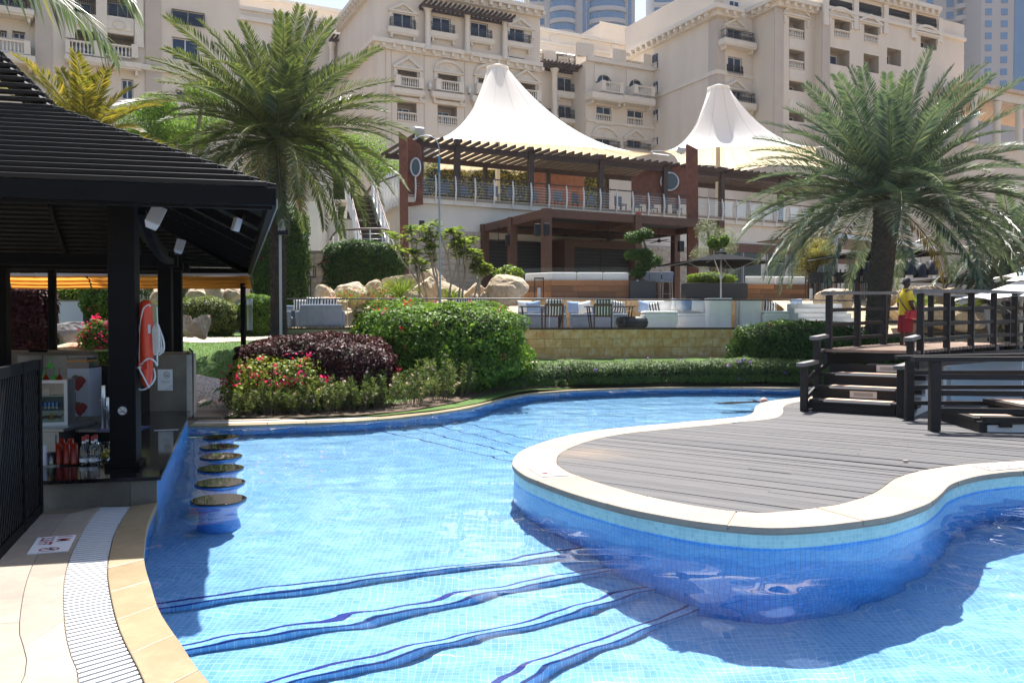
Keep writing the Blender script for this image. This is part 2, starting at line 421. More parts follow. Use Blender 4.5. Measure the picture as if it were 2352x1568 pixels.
for k in range(nb_ + 1):
    lo, hi = s0 + k * BW + .0012, s0 + (k + 1) * BW - .0012
    strip = base.copy(); cut(strip, bn * hi, bn); cut(strip, bn * lo, -bn)
    if not strip.faces: strip.free(); continue
    t0 = min(v.co.dot(bd) for v in strip.verts); t1 = max(v.co.dot(bd) for v in strip.verts)
    cuts = [t0 - 1]; x = t0 + rnd.uniform(2.2, 6.2)
    while x < t1 - .6: cuts.append(x); x += rnd.uniform(5.4, 6.4)
    cuts.append(t1 + 1)
    for c0, c1 in zip(cuts, cuts[1:]):
        pc = strip.copy(); cut(pc, bd * (c1 - .0015), bd); cut(pc, bd * (c0 + .0015), -bd)
        if pc.faces:
            bmesh.ops.dissolve_limit(pc, angle_limit=.01, verts=pc.verts[:], edges=pc.edges[:])
            r = bmesh.ops.extrude_face_region(pc, geom=pc.faces[:]); zz = IZ - .004 + rnd.uniform(-.0015, .001)
            top = [e for e in r['geom'] if isinstance(e, bmesh.types.BMVert)]; tz = rnd.uniform(-.0012, .0012)
            for v in pc.verts: v.co.z = IZ - .0155
            for v in top: v.co.z = zz + tz * (v.co.dot(bd) - c0)
            bmesh.ops.recalc_face_normals(pc, faces=pc.faces[:])
            me = bpy.data.meshes.new('deck_board'); pc.to_mesh(me); me.materials.append(M_deck)
            off = rnd.uniform(0, 50); set_uv(me, lambda i, co: (co.dot(bd) + off, co.dot(bn) + off))
            link('deck_board', me, idk)
        pc.free()
    strip.free()
base.free()
# ---- left deck: wet coping, grate, slabs
out1_px = [(333,1568),(309,1517),(282,1463),(266,1417),(254,1364),(247,1315),(251,1275),(262,1229),(279,1194),(302,1161)]
out2_px = [(180,1568),(166,1519),(150,1458),(145,1390),(146,1337),(158,1283),(174,1248),(199,1202),(231,1162)]
out3_px = [(51,1568),(44,1444),(59,1342),(86,1275),(134,1203),(165,1178)]
def edge_line(px, z, head): return resample(catmull(head + [G(x, y, z) for x, y in px]), .1)
e0 = [Vector((p.x, p.y, LZ)) for p in left_s]
head1 = [Vector((3.2,.78,LZ)), Vector((1.1,1.03,LZ)), Vector((-.12,1.62,LZ)), Vector((-.98,2.55,LZ))]
head2 = [Vector((3.2,.45,LZ)), Vector((.95,.66,LZ)), Vector((-.4,1.3,LZ)), Vector((-1.33,2.4,LZ))]
head3 = [Vector((3.2,-.2,LZ)), Vector((.7,0.05,LZ)), Vector((-.8,.9,LZ)), Vector((-1.75,2.2,LZ))]
e1 = edge_line(out1_px, LZ, head1); e2 = edge_line(out2_px, LZ, head2); e3 = edge_line(out3_px, LZ, head3)
def match(a, k): return resample(a, sum((x-y).length for x, y in zip(a, a[1:])) / k)
K = 56
E0, E1, E2, E3 = (match(e, K) for e in (e0, e1, e2, e3))
def cutlen(e): return e[:K+1]
E0, E1, E2, E3 = map(cutlen, (E0, E1, E2, E3))
lc = thing('pool_coping', 'wet tan stone coping along the near left pool edge', 'coping'); lc['kind'] = 'structure'
E0b = offset(E0, -.022)
pieces('coping_stone', E0b, E1, .62, .0015, -.06, LZ, M_wet, lc, .006); strip_piece(offset(E0b,-.0+.01), None, E1, None, -.07, LZ-.007).build('mortar_bed', plain('dark grout', (.07,.06,.045), .8), lc)
lg = thing('drain_channel', 'white slatted drain grate curving along the left pool edge', 'drain'); lg['kind'] = 'structure'
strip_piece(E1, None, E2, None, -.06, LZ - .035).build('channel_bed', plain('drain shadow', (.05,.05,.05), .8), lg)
g1 = resample(E1, .0005 + sum((x-y).length for x, y in zip(E1, E1[1:])) / 185); g2 = resample(E2, .0005 + sum((x-y).length for x, y in zip(E2, E2[1:])) / 185)
for i in range(0, min(len(g1), len(g2)) - 1):
    a, b = g1[i], g2[i]; d = (b - a).normalized(); c_, d_ = g1[i+1], g2[i+1]
    if a.y < 2.2: continue
    p, q, r_, s_ = a + d*.006, b - d*.006, (d_*.56 + b*.44) - d*.006, (c_*.56 + a*.44) + d*.006
    MB().prism([p, r_*0 + s_, r_, q][::-1] if False else [s_, r_, q, p], LZ - .03, LZ - .004).build('grate_slat', M_grate, lg)
MB().tube([a.lerp(b, .52) + Vector((0,0,-.036)) for a, b in zip(E1, E2) if a.y > 2], .012, 5).build('grate_rib', M_grate, lg)
ls = thing('left_deck', 'pale stone paving beside the bar', 'paving'); ls['kind'] = 'structure'
pieces('paving_slab', E2, E3, 1.0, .0012, -.05, LZ, M_pave, ls, .003)
E4 = [Vector((p.x - 1.1, p.y - .25, LZ)) for p in E3]; E5 = [Vector((p.x - 2.2, p.y - .5, LZ)) for p in E3]
E3o = [p + Vector((-.003,0,0)) for p in E3]
pieces('paving_slab', E3o, E4, 1.3, .0012, -.05, LZ - .001, M_pave, ls, .003); pieces('paving_slab', [p + Vector((-.003,0,0)) for p in E4], E5, 1.3, .0012, -.05, LZ - .001, M_pave, ls, .003)
MB().bb(-30, 30, -12, -.35, -.05, LZ - .004).build('near_slab', M_pave, ls)
MB().bb(-30, -5.6, -.35, 5.2, -.05, LZ - .006).build('side_slab', M_pave, ls)
# ---- far edge: coping, grate, kerb
fe = [Vector((p.x, p.y, LZ)) for p in far_s]; f1 = offset(fe, .26); f2 = offset(fe, .50); f3 = offset(fe, .66)
fc = thing('far_pool_edge', 'tan coping and white grate along the far pool edge', 'coping'); fc['kind'] = 'structure'
pieces('coping_stone', offset(fe, -.02), f1, .7, .002, -.06, LZ, M_wet, fc, .01)
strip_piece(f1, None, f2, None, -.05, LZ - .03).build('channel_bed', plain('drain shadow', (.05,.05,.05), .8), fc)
gs = MB()
ga, gb = resample(f1, .03), resample(f2, .03); nn = min(len(ga), len(gb)); gb = resample(f2, sum((x-y).length for x, y in zip(f2, f2[1:])) / (len(ga)-1))
for i in range(len(ga) - 1):
    if ga[i].x > 10: break
    gs.prism([ga[i], ga[i].lerp(ga[i+1], .66), gb[i].lerp(gb[i+1], .66), gb[i]], LZ - .02, LZ - .002)
go = gs.build('grate', M_grate, fc); go['kind'] = 'stuff'
pieces('kerb_stone', f2, f3, .8, .002, -.05, LZ + .012, M_cop, fc, .006)
# ---- water: rippled surface
PX = [(p.x, p.y) for p in pool]; pool_exp = PX
def wave(x, y):
    v = Vector
    z = .0058 * mnoise.noise(v((x*1.05 + .3*y, y*1.5, 0))) + .0044 * mnoise.noise(v((x*2.3, y*3.3 - .4*x, 7)))
    z += .0019 * mnoise.noise(v((x*4.6 + 1.1*y, y*5.6, 3)))
    z += .0011 * math.sin(7.5*x + 3.1*y + 1.7*mnoise.noise(v((x*.6, y*.6, 11))) * 3)
    return z * 1.35
ys = [1.0]
while ys[-1] < 21: ys.append(ys[-1] + .028 + .0042 * ys[-1])
xs = [-6.2 + .062 * i for i in range(int(22.2 / .062) + 1)]
nx = len(xs); ins = [[inside((x, y), PX) for x in xs] for y in ys]
idx = {}; m = MB()
wl_ = [Vector((p.x, p.y, 0)) for p in offset(isl, .0165, True)]; isl_xy = [(p.x, p.y) for p in wl_]; dry_ = [[inside((x, y), isl_xy) for x in xs] for y in ys]
def wet(x, y, dry):                        # the sheet ends at the island wall
    if not dry: return x, y
    p = Vector((x, y, 0)); k = min(range(len(wl_)), key=lambda q: (wl_[q] - p).length_squared); best = None
    for a, b in ((wl_[k-1], wl_[k]), (wl_[k], wl_[(k+1) % len(wl_)])):
        d = b - a; f = max(0, min(1, (p - a).dot(d) / max(1e-9, d.length_squared))); c = a + d * f
        if best is None or (c - p).length < (best - p).length: best = c
    return best.x, best.y
def vid(i, j):
    if (i, j) not in idx: idx[(i, j)] = len(m.v); m.v.append((*wet(xs[i], ys[j], dry_[j][i]), wave(xs[i], ys[j])))
    return idx[(i, j)]
for j in range(len(ys) - 1):
    for i in range(nx - 1):
        if dry_[j][i] and dry_[j][i+1] and dry_[j+1][i] and dry_[j+1][i+1]: continue
        if ins[j][i] or ins[j][i+1] or ins[j+1][i] or ins[j+1][i+1]:
            m.f.append((vid(i, j), vid(i+1, j), vid(i+1, j+1), vid(i, j+1))); m.m.append(0); m.sm.append(True)
g = NT('pool water'); gl = g.n('BsdfGlass'); gl.inputs['IOR'].default_value = 1.33; gl.inputs['Roughness'].default_value = 0
gl.inputs[0].default_value = (.965,.99,1,1); g.l(gl.outputs[0], g.out.inputs[0])
water = structure(m.build('pool_water', g.m)); water.cycles.is_caustics_caster = True
for o in receivers: o.cycles.is_caustics_receiver = True
# ================================================================== bar pavilion
M_black = mat('black stained timber', (.0035,.0038,.005), .55, .35, 3, .12, 40, .004, stretch=(1,1,6), spec=.1)
M_black2 = mat('black stained slat', (.003,.0033,.0045), .5, .3, 5, .1, 40, .004, rnd_obj=.5, spec=.3)
M_granite = plain('black granite', (.008,.008,.009), .06)
M_greystone = stone_mat('grey slate cladding', (.15,.135,.11), (.09,.083,.072), (.21,.19,.155), .5, 2.2)
M_steel = plain('brushed steel', (.55,.56,.58), .28, .9)
M_darkmetal = plain('black metal', (.02,.02,.022), .4, .5)
M_whitep = plain('white plastic', (.5,.53,.56), .4)
M_rope = mat('white rope', (.62,.62,.6), .9, .15, 60, .5, 200)
M_orange = plain('orange red float', (.62,.05,.018), .32)
P0 = Vector((-2.02, 6.97, 0)); RW, RL = 9.2, 10.9; EZ0, EZ1 = 2.63, 2.78
def RP(a, b, z): p = P0 - BU * a + BV * b; return Vector((p.x, p.y, z))
pav = thing('bar_pavilion', 'black louvred hip-roofed bar pavilion at the left pool edge', 'pavilion', (0, 0, 0))
# eaves
MB().bar(RP(-.03, 0, (EZ0+EZ1)/2), RP(RW, 0, (EZ0+EZ1)/2), .07, EZ1-EZ0).build('eave_beam', M_black, pav, bevel=.004)
MB().bar(RP(.0, .06, EZ0+.02), RP(RW, .06, EZ0+.02), .05, .09).build('soffit_board', M_black, pav)
MB().bar(RP(0, .05, (EZ0+EZ1)/2), RP(0, RL, (EZ0+EZ1)/2), .06, EZ1-EZ0-.01).build('eave_beam', M_black, pav, bevel=.004)
MB().bar(RP(-.035, -.03, EZ0+.02), RP(-.035, RL, EZ0+.02), .012, .07).build('eave_trim', plain('dull grey metal', (.22,.23,.24), .5, .6), pav)
MB().bar(RP(0, RL, (EZ0+EZ1)/2), RP(RW, RL, (EZ0+EZ1)/2), .06, EZ1-EZ0-.004).build('eave_beam', M_black, pav)
MB().bar(RP(RW, 0, (EZ0+EZ1)/2), RP(RW, RL, (EZ0+EZ1)/2), .06, EZ1-EZ0-.006).build('eave_beam', M_black, pav)
# louvre slats on the four slopes: a low tier and a steeper one above it
tiers = []
d = .06
while d < 2.15: tiers.append((d, EZ1 + .01 + d * .51)); d += .133
zt = tiers[-1][1]; d0 = tiers[-1][0]; d = d0 + .085
while d < 4.4: tiers.append((d, zt + (d - d0) * 1.06)); d += .085
def slat(p, q, inward, steep):
    tilt = R(8); up = (Vector((0, 0, 1)) * math.cos(tilt) - inward * math.sin(tilt)).normalized()
    return MB().bar(p, q, .125 if steep else .188, .042, up).build('roof_slat', M_black2, pav, bevel=.007)
for i, (d, z) in enumerate(tiers):
    st_ = i >= 16
    slat(RP(d-.02, d, z), RP(RW - d, d, z), BV, st_)
    slat(RP(d, d-.02, z - .004), RP(d, RL - d, z - .004), -BU, st_)
    if i < 30:
        slat(RP(d, RL - d, z), RP(RW - d, RL - d, z), -BV, st_)
        slat(RP(RW - d, d, z - .004), RP(RW - d, RL - d, z - .004), BU, st_)
# rafters under the slats
def slope_z(d): return EZ1 + d * .51 - .1 if d < d0 else zt - .1 + (d - d0) * 1.06
def rafter(f, w_=.055, h_=.12):
    MB().bar(f(.05), f(d0), w_, h_).build('rafter', M_black, pav); MB().bar(f(d0), f(4.3), w_, h_).build('rafter', M_black, pav)
rafter(lambda d: RP(d, d, slope_z(d)), .07, .16); rafter(lambda d: RP(d, RL - d, slope_z(d)), .07, .16)
rafter(lambda d: RP(RW - d, d, slope_z(d)), .07, .16)
for b in (1.9, 3.3, 4.7, 6.1, 7.5, 8.9):
    dm = min(b, RL - b, 4.3)
    MB().bar(RP(.05, b, slope_z(.05)), RP(min(dm, d0), b, slope_z(min(dm, d0))), .05, .11).build('rafter', M_black, pav)
for a in (2.0, 3.4, 4.8, 6.2):
    dm = min(a, RW - a, d0)
    MB().bar(RP(a, .05, slope_z(.05)), RP(a, dm, slope_z(dm)), .05, .11).build('rafter', M_black, pav)
    MB().bar(RP(a, RL - .05, slope_z(.05)), RP(a, RL - dm, slope_z(dm)), .05, .11).build('rafter', M_black, pav)
# posts
def post(px, Y, w_, z0, z1, plate=False):
    x = hX(px, Y); o = MB().box((x, Y, (z0+z1)/2), (w_, w_, z1-z0), Matrix.Rotation(math.atan2(BU.y, BU.x), 3, 'Z')).build('post', M_black, pav, bevel=.006)
    if plate: MB().box((x, Y, z0+.028), (w_+.075, w_+.075, .05), Matrix.Rotation(math.atan2(BU.y, BU.x), 3, 'Z')).build('base_plate', M_black, o, bevel=.004)
    return Vector((x, Y, 0))
CZ = .275
pA = post(286, 7.88, .235, CZ, 3.0, True)
pB = post(381, 13.25, .20, CZ, 2.75); pC = post(408, 13.9, .15, CZ, 2.75)
pD = post(121.5, 14.6, .115, .3, 2.75); pE = post(559, 17.1, .1, .2, 2.62); pF = post(4, 13.0, .2, .3, 2.75)
# ring beams between posts, knee brace
for (b, z, h_) in ((5.9, 2.56, .17), (7.2, 2.56, .14), (9.2, 2.66, .16)):
    MB().bar(RP(1.1, b, z), RP(RW, b, z), .1, h_).build('tie_beam', M_black, pav)
MB().bar(Vector((pA.x, pA.y, 2.82)), Vector((pB.x, pB.y, 2.68)), .12, .16).build('tie_beam', M_black, pav)
m = MB(); a0 = Vector((pA.x + .13, pA.y + .1, 2.72)); b0 = A(392, 600, 10.2)
m.tube([a0.lerp(b0, t) - Vector((0, 0, .22 * math.sin(PI * t) * .6)) for t in [i / 8 for i in range(9)]], .05, 4, smooth=False).build('knee_brace', M_black, pav)
# awning of folded yellow cloth at the back eave
t = NT('orange awning cloth'); tb = t.n('BsdfTranslucent'); tb.inputs[0].default_value = (.74,.33,.06,1); df = t.n('BsdfDiffuse'); df.inputs[0].default_value = (.6,.27,.055,1)
mx = t.n('MixShader'); mx.inputs[0].default_value = .6; t.l(df.outputs[0], mx.inputs[1]); t.l(tb.outputs[0], mx.inputs[2]); t.l(mx.outputs[0], t.out.inputs[0]); M_awn = t.m
aw = thing('rolled_awning', 'orange folded cloth awning under the back eave of the bar', 'awning', (0,0,0))
AY = 16.9
def pleat(x0, x1, name):
    prof = [(.0, 2.60), (.02, 2.55), (.12, 2.53), (.10, 2.47), (.17, 2.455), (.15, 2.40), (.2, 2.385), (.18, 2.35)]
    m = MB(); n = len(prof); L = 14
    vs = [Vector((x0 + (x1-x0)*i/L, AY + y + .004*math.sin(i*2.1+y*30), z - .012*math.sin(PI*i/L))) for i in range(L+1) for y, z in prof]
    m.add(vs, [(i*n+k, (i+1)*n+k, (i+1)*n+k+1, i*n+k+1) for i in range(L) for k in range(n-1)])
    m.build(name, M_awn, aw)
xa, xb = hX(14, AY), hX(574, AY)
for i in range(3): pleat(xa + (xb-xa)*i/3 + .02, xa + (xb-xa)*(i+1)/3 - .02, 'cloth_panel')
MB().bb(xa, xb, AY-.03, AY+.03, 2.60, 2.65).build('head_rail', M_whitep, aw)
# ------------------------------------------------------------------ swim-up bar
bar = thing('swim_up_bar', 'sunken bar with black granite counter and grey stone front', 'bar counter', (0,0,0))
c0 = BAR0 + Vector((.02, 0, 0)); fl_ = 1.95
lf = c0 - BU * fl_
nU = Vector((BU.y, -BU.x, 0)); nV = Vector((BV.y, -BV.x, 0))      # outward normals of front and pool side
def slab(poly, z0, z1): return MB().prism([(p.x, p.y) for p in poly], z0, z1)
ov = .045
Cn = c0 + nU*ov + nV*ov
inner = c0 - BU * .64 + BV * .66
slab([Cn - BU*fl_, Cn, BAR1 + nV*ov, BAR1 - BU*.62, inner, inner - BU*(fl_-.64)], CZ - .035, CZ).build('counter_top', M_granite, bar, bevel=.006)
cuts = [0, .30, 1.09, 1.95]
js = [c0, A(307, 1100, 7.4), A(145, 1100, 7.2)]
for s0_, s1_ in ((0, .222), (.222, 1.03), (1.03, 1.95)):
    p, q = c0 - BU*(s0_+.002 if s0_ else -.002), c0 - BU*(s1_-.002)
    slab([q, p, p - nU*.03, q - nU*.03][::1], -.05, CZ - .036).build('stone_panel', M_greystone, bar, bevel=.002)
slab([c0 - nU*.034 - BU*fl_, c0 - nU*.034 - nV*.03, c0 - nU*.2 - nV*.03, c0 - nU*.2 - BU*fl_], -.8, CZ - .04).build('wall_core', M_greystone, bar)
m = MB(); p, q = c0 - nU*.033, BAR1
vs = [(p.x,p.y,-.05),(q.x,q.y,-.05),(q.x,q.y,CZ-.036),(p.x,p.y,CZ-.036)]
pin, qin = p - nV*.18, q - nV*.18
vs += [(pin.x,pin.y,-.05),(qin.x,qin.y,-.05),(qin.x,qin.y,CZ-.036),(pin.x,pin.y,CZ-.036)]
m.add(vs, [(0,1,2,3),(5,4,7,6),(3,2,6,7),(0,3,7,4),(1,5,6,2)])
tw = m.build('tile_wall', M_wall, bar); set_uv(tw.data, lambda i, co: (co.dot(BV), co.z)); tw.cycles.is_caustics_receiver = True
# water of the pool must not show inside: sunken service floor with walls
q0, q1, q2, q3 = BAR0 - nV*.19, BAR1 - nV*.19, BAR1 - BU*5.3, BAR0 - BU*5.3
slab([q0, q1, q2, q3], -.95, -.8).build('service_floor', mat('dark floor', (.03,.03,.03), .7), bar)
slab([q1 + BV*.02, q1 + BV*.2, q2 + BV*.2, q2 + BV*.02][::-1], -.8, .2).build('back_wall', M_greystone, bar)
slab([q0 + BV*.3, q1, q1 - BU*.06, q0 + BV*.3 - BU*.06], -.8, CZ - .04).build('inner_wall', M_black, bar)
# end block with the notice
eb = BAR1 - BV*.02
p0, p1 = A(344, 945, 12.75), A(428, 945, 12.75)
MB().prism([(p0.x,p0.y),(p1.x,p1.y+.02),(p1.x-.12,p1.y+.5),(p0.x-.12,p0.y+.48)], .2, 1.16).build('end_block', M_greystone, bar, bevel=.005)
MB().prism([(p1.x+.002,p1.y+.02),(p1.x+.07,p1.y+.06),(p1.x-.05,p1.y+.54),(p1.x-.118,p1.y+.5)], .2, 1.15).build('end_jamb', M_pave, bar)
MB().prism([(p0.x-.15,p0.y-.04),(p1.x+.03,p1.y-.03),(p1.x-.1,p1.y+.56),(p0.x-.2,p0.y+.53)], 1.162, 1.195).build('end_block_top', M_granite, bar)
MB().tube([A(434,800,12.85), A(441,806,12.85), A(443,815,12.85), A(443,960,12.85)], .014, 6).build('drain_pipe', M_darkmetal, bar)
# back half wall with a dark top, steel shelf, cabinets
bw0, bw1 = A(8, 810, 13.6), A(207, 808, 13.6)
MB().bb(bw0.x, bw1.x, 13.6, 13.85, -.8, 1.16).build('back_half_wall', M_greystone, bar)
MB().bb(bw0.x-.1, bw1.x+.12, 13.5, 13.95, 1.163, 1.195).build('half_wall_top', M_granite, bar)
for k in range(3):
    xx = bw0.x + .25 + k*.42
    MB().bb(xx, xx + .4, 13.57, 13.598, .5, 1.1).build('wall_tile', stone_mat('pale wall tile', (.3,.3,.3), (.24,.24,.24), (.34,.34,.34), .3), bar)
MB().bb(hX(207,13.2), hX(345,13.2), 13.3, 13.34, -.8, .95).build('dark_screen', plain('dark interior panel', (.012,.012,.014), .5), bar)
sh0, sh1 = hX(70, 11.9), hX(169, 11.9)
sc_ = thing('steel_counter', 'stainless steel counter under the small fridge', 'counter', (0,0,0))
MB().bb(sh0-.6, sh1, 11.6, 12.5, .10, .15).build('worktop', M_steel, sc_, bevel=.006); MB().bb(sh0-.6, sh1-.1, 11.66, 12.45, -.8, .1).build('cabinet', M_steel, sc_)
MB().bb(sh1-.55, sh1-.14, 11.638, 11.657, -.7, .06).build('door', M_steel, sc_, bevel=.004)
sk = thing('bar_sink_counter', 'dark steel service counter with beer taps behind the bar', 'counter', (0,0,0))
MB().bb(hX(172,11.9), hX(330,11.9), 11.9, 12.6, .06, .1).build('worktop', plain('dull steel', (.2,.2,.21), .3, .9), sk); MB().bb(hX(172,11.9)+.02, hX(330,11.9)-.02, 11.95, 12.55, -.8, .06).build('cabinet', M_black, sk)
for px, top, hh in ((236, 885, .05), (246, 912, .035), (258, 925, .04)):
    tp = thing('beer_tap', f'chrome tap column standing on the bar counter, {"tall" if top < 900 else "short" if top > 920 else "middle"} one', 'tap', (hX(px,11.98), 11.98, .1))
    zt_ = A(px, top, 11.98).z - .1
    MB().lathe([(.05,0),(.05,.01),(.03,.015),(.03,zt_)], 10).build('column', M_steel, tp)
    MB().bar((0,-.03,zt_*.7), (0,-.12,zt_*.68), .02, .02).build('spout', M_steel, tp)
# ================================================================== things in and on the bar
def text_mesh(s):
    cu = bpy.data.curves.new('t', 'FONT'); cu.body = s; cu.resolution_u = 3; cu.offset = .025
    o = bpy.data.objects.new('t', cu); COL.objects.link(o)
    dg = bpy.context.evaluated_depsgraph_get(); me = bpy.data.meshes.new_from_object(o.evaluated_get(dg))
    vs = [v.co.copy() for v in me.vertices]; fs = [tuple(p.vertices) for p in me.polygons]
    bpy.data.objects.remove(o); bpy.data.curves.remove(cu); bpy.data.meshes.remove(me)
    x0 = min(v.x for v in vs); x1 = max(v.x for v in vs); y0 = min(v.y for v in vs); y1 = max(v.y for v in vs)
    return [((v.x-x0)/(x1-x0), (v.y-y0)/(y1-y0)) for v in vs], fs
def ring_faces(n=24, r0=.8, r1=1.0):
    vs = []; 
    for k in range(n):
        a = 2*PI*k/n; vs += [(r0*math.cos(a), r0*math.sin(a)), (r1*math.cos(a), r1*math.sin(a))]
    return vs, [(2*k, 2*k+1, (2*k+3) % (2*n), (2*k+2) % (2*n)) for k in range(n)]
def rect2(x0, y0, x1, y1, w_):
    d = Vector((x1-x0, y1-y0)).normalized(); nn = Vector((-d.y, d.x)) * w_/2
    return [(x0+nn.x, y0+nn.y), (x0-nn.x, y0-nn.y), (x1-nn.x, y1-nn.y), (x1+nn.x, y1+nn.y)], [(0,1,2,3)]
class Plate:                                  # flat print on a plane: origin, right, up
    def __init__(s, o, r, u): s.o, s.r, s.u = Vector(o), Vector(r), Vector(u); s.n = s.r.cross(s.u).normalized()
    def put(s, name, vf, m_, parent, lift=.001, at=(0, 0), sc=(1, 1)):
        vs, fs = vf
        P = [s.o + s.r*(at[0] + x*sc[0]) + s.u*(at[1] + y*sc[1]) + s.n*lift for x, y in vs]
        return MB().add(P, fs).build(name, m_, parent)
def disc2(n=28): return [(math.cos(2*PI*k/n), math.sin(2*PI*k/n)) for k in range(n)], [tuple(range(n))]
M_sign = plain('white sign tile', (.78,.8,.84), .35); M_red = plain('sign red', (.30,.008,.012), .5); M_ink = plain('ink', (.03,.03,.06), .6); M_grey = plain('grey print', (.4,.4,.42), .7)
M_ringred = plain('no entry ring', (.16,.01,.05), .5)
def depth_sign(TL, TR, BL, BR, lines, label, z):
    TL, TR, BL, BR = (G(*p, z) for p in (TL, TR, BL, BR))
    r = ((TR-TL)+(BR-BL))/2; u = ((TL-BL)+(TR-BR))/2; o = (TL+TR+BL+BR)/4 - r/2 - u/2
    t = thing('depth_marker', label, 'depth marker', tuple(o), 0); o = Vector((0,0,0)); pl = Plate(o, r, u); up = pl.n
    if up.z < 0: pl.n = -pl.n
    q = [o, o+r, o+r+u, o+u]
    m = MB(); lo = [p - Vector((0,0,.004)) for p in q]; hi = [p + Vector((0,0,.004)) for p in q]
    m.add(lo+hi, [(0,1,5,4),(1,2,6,5),(2,3,7,6),(3,0,4,7),(4,5,6,7),(3,2,1,0)]); m.build('tile', M_sign, t)
    pl.put('lettering', text_mesh(lines[0]), M_red, t, .0055, (.07,.56), (.30,.36))
    pl.put('lettering', text_mesh(lines[1]), M_red, t, .0055, (.07,.12), (.48,.36))
    k = u.length / r.length; sr = .11
    pl.put('no_diving_ring', ring_faces(), M_red, t, .0055, (.84,.5), (sr, sr/k*1.3)); pl.put('slash', rect2(-.66,-.66,.66,.66,.16), M_red, t, .0062, (.84,.5), (sr, sr/k*1.3))
    pl.put('diver', ([(-.6,.1),(-.2,-.1),(.5,.25),(.45,.4),(-.1,.1),(.2,.5),(.1,.55),(-.3,.15),(-.6,.25)], [(0,1,4,7,8),(1,2,3,4),(4,5,6,7)]), M_ink, t, .0068, (.84,.5), (sr, sr/k*1.3))
    return t
depth_sign((174.8,1228.4),(156.4,1264.3),(87.2,1234.8),(61.2,1272.5), ('1 M','3.3 FT'), 'white depth tile reading 1 M 3.3 FT on shaded paving beside the bar', LZ+.004)
depth_sign((1244,1094.5),(1213.7,1073.4),(1310,1090.7),(1270,1071), ('1 M','3.3 FT'), 'white depth tile reading 1 M 3.3 FT on the island coping tip', IZ+.005)
depth_sign((2353,1072.7),(2281,1079.8),(2311,1061.6),(2230,1068.7), ('1.5 M','4.9 FT'), 'white depth tile reading 1.5 M 4.9 FT on the near right island coping', IZ+.005)
depth_sign((1655,965.6),(1698,960.5),(1684.5,970.4),(1727,964), ('1.5 M','4.9 FT'), 'small far depth tile on island coping near the bridge stairs', IZ+.005)
# no-smoking marks
def no_smoking(parent, o, r, u, rad, disc_m, ink):
    pl = Plate(o, r, u)
    if disc_m: pl.put('disc', disc2(), disc_m, parent, .001, (0,0), (rad, rad))
    pl.put('ring', ring_faces(28,.84,1), ink, parent, .002, (0,0), (rad, rad)); pl.put('slash', rect2(-.68,.68,.68,-.68,.13), ink, parent, .0026, (0,0), (rad, rad))
    pl.put('cigarette', rect2(-.6,-.22,.6,-.22,.2), M_ink, parent, .0022, (0,0), (rad, rad)); pl.put('smoke', rect2(.25,.1,.4,.42,.1), M_ink, parent, .0022, (0,0), (rad, rad))
st = thing('no_smoking_sticker', 'round no smoking sticker on the black bar post', 'sticker', tuple(pA + nU*.119 + Vector((0,0,A(286,943,7.76).z))))
no_smoking(st, Vector((0,0,0)), BU, Vector((0,0,1)), .045, plain('aged sticker', (.5,.47,.42), .5), M_ink)
nt_ = thing('paper_notice', 'white paper no smoking notice on the stone end block', 'notice', (0,0,0))
y_n = 12.742
pl = Plate(A(362.5, 896.5, y_n), Vector((A(397,896,y_n).x - A(362.5,896,y_n).x, 0, 0)), Vector((0, 0, A(380,848,y_n).z - A(380,896.5,y_n).z)))
pl.put('sheet', ([(0,0),(1,0),(1,1),(0,1)], [(0,1,2,3)]), plain('paper', (.7,.72,.75), .7), nt_, .001)
no_smoking(nt_, A(383, 861, y_n) + Vector((0,-.0014,0)), Vector((1,0,0)), Vector((0,0,1)), .048, None, M_ringred)
for k in range(5): pl.put('text_line', rect2(.22 if k else .28, .36+.03*k, .82, .36+.03*k, .012), M_grey, nt_, .002)
pl.put('text_line', rect2(.06,.56,.2,.56,.014), M_grey, nt_, .002)
M_purp = plain('purple print', (.16,.08,.3), .7); fl = [[], []]
for k in range(40):
    x = 1 - abs(rnd.gauss(0,.22)) * 1.2; y = .04 + rnd.random() * .26 * max(.1, (x - .35) / .65)
    if x < .4: continue
    b = len(fl[0]); s_ = rnd.uniform(.012,.03); fl[0] += [(x-s_,y),(x,y-s_*.5),(min(.99,x+s_),y),(x,y+s_*.5)]; fl[1].append((b,b+1,b+2,b+3))
pl.put('flower_print', fl, M_purp, nt_, .002)
# rescue float and its ropes
RY = 7.98
ft = thing('rescue_float', 'orange red rescue float hanging by white rope from the bar post', 'rescue float', tuple(A(337, 890, RY)))
z1 = A(337, 688, RY).z - A(337, 890, RY).z; r = .0625
prof = [(.006,0),(.03,.012),(.047,.045),(.055,.1),(.058,.2),(.062,.3),(.0635,.5),(.062,.62),(.06,z1-.08),(.052,z1-.03),(.03,z1-.006),(.006,z1)]
MB().lathe(prof, 20).build('float_body', M_orange, ft)
for s_ in (-1, 1):
    MB().box((s_*.048,-.041,.57), (.024,.006,.085), Matrix.Rotation(s_*R(48),3,'Z')).build('reflective_patch', M_whitep, ft)
    MB().tube([(s_*.012,-.05,.255),(s_*.035,-.075,.25),(s_*.04,-.075,.2),(s_*.012,-.05,.19)], .011, 6).build('hand_grip', M_orange, ft)
def ropepx(pts, rad, name, parent, base, wob=0):
    P = [A(x, y, RY - dz) - base for x, y, dz in pts]
    return MB().tube(catmull(P, .015), rad, 6).build(name, M_rope, parent)
rb = thing('white_rope', 'white rope knotted round the lower end of the rescue float', 'rope', tuple(A(325,880,RY)))
b_ = A(325,880,RY)
ropepx([(345,703,.05),(343,699,.07),(335,703,.075),(328,712,.07),(323,740,.05),(321,790,.04),(319,838,.04)], .007, 'rope_run', rb, b_)
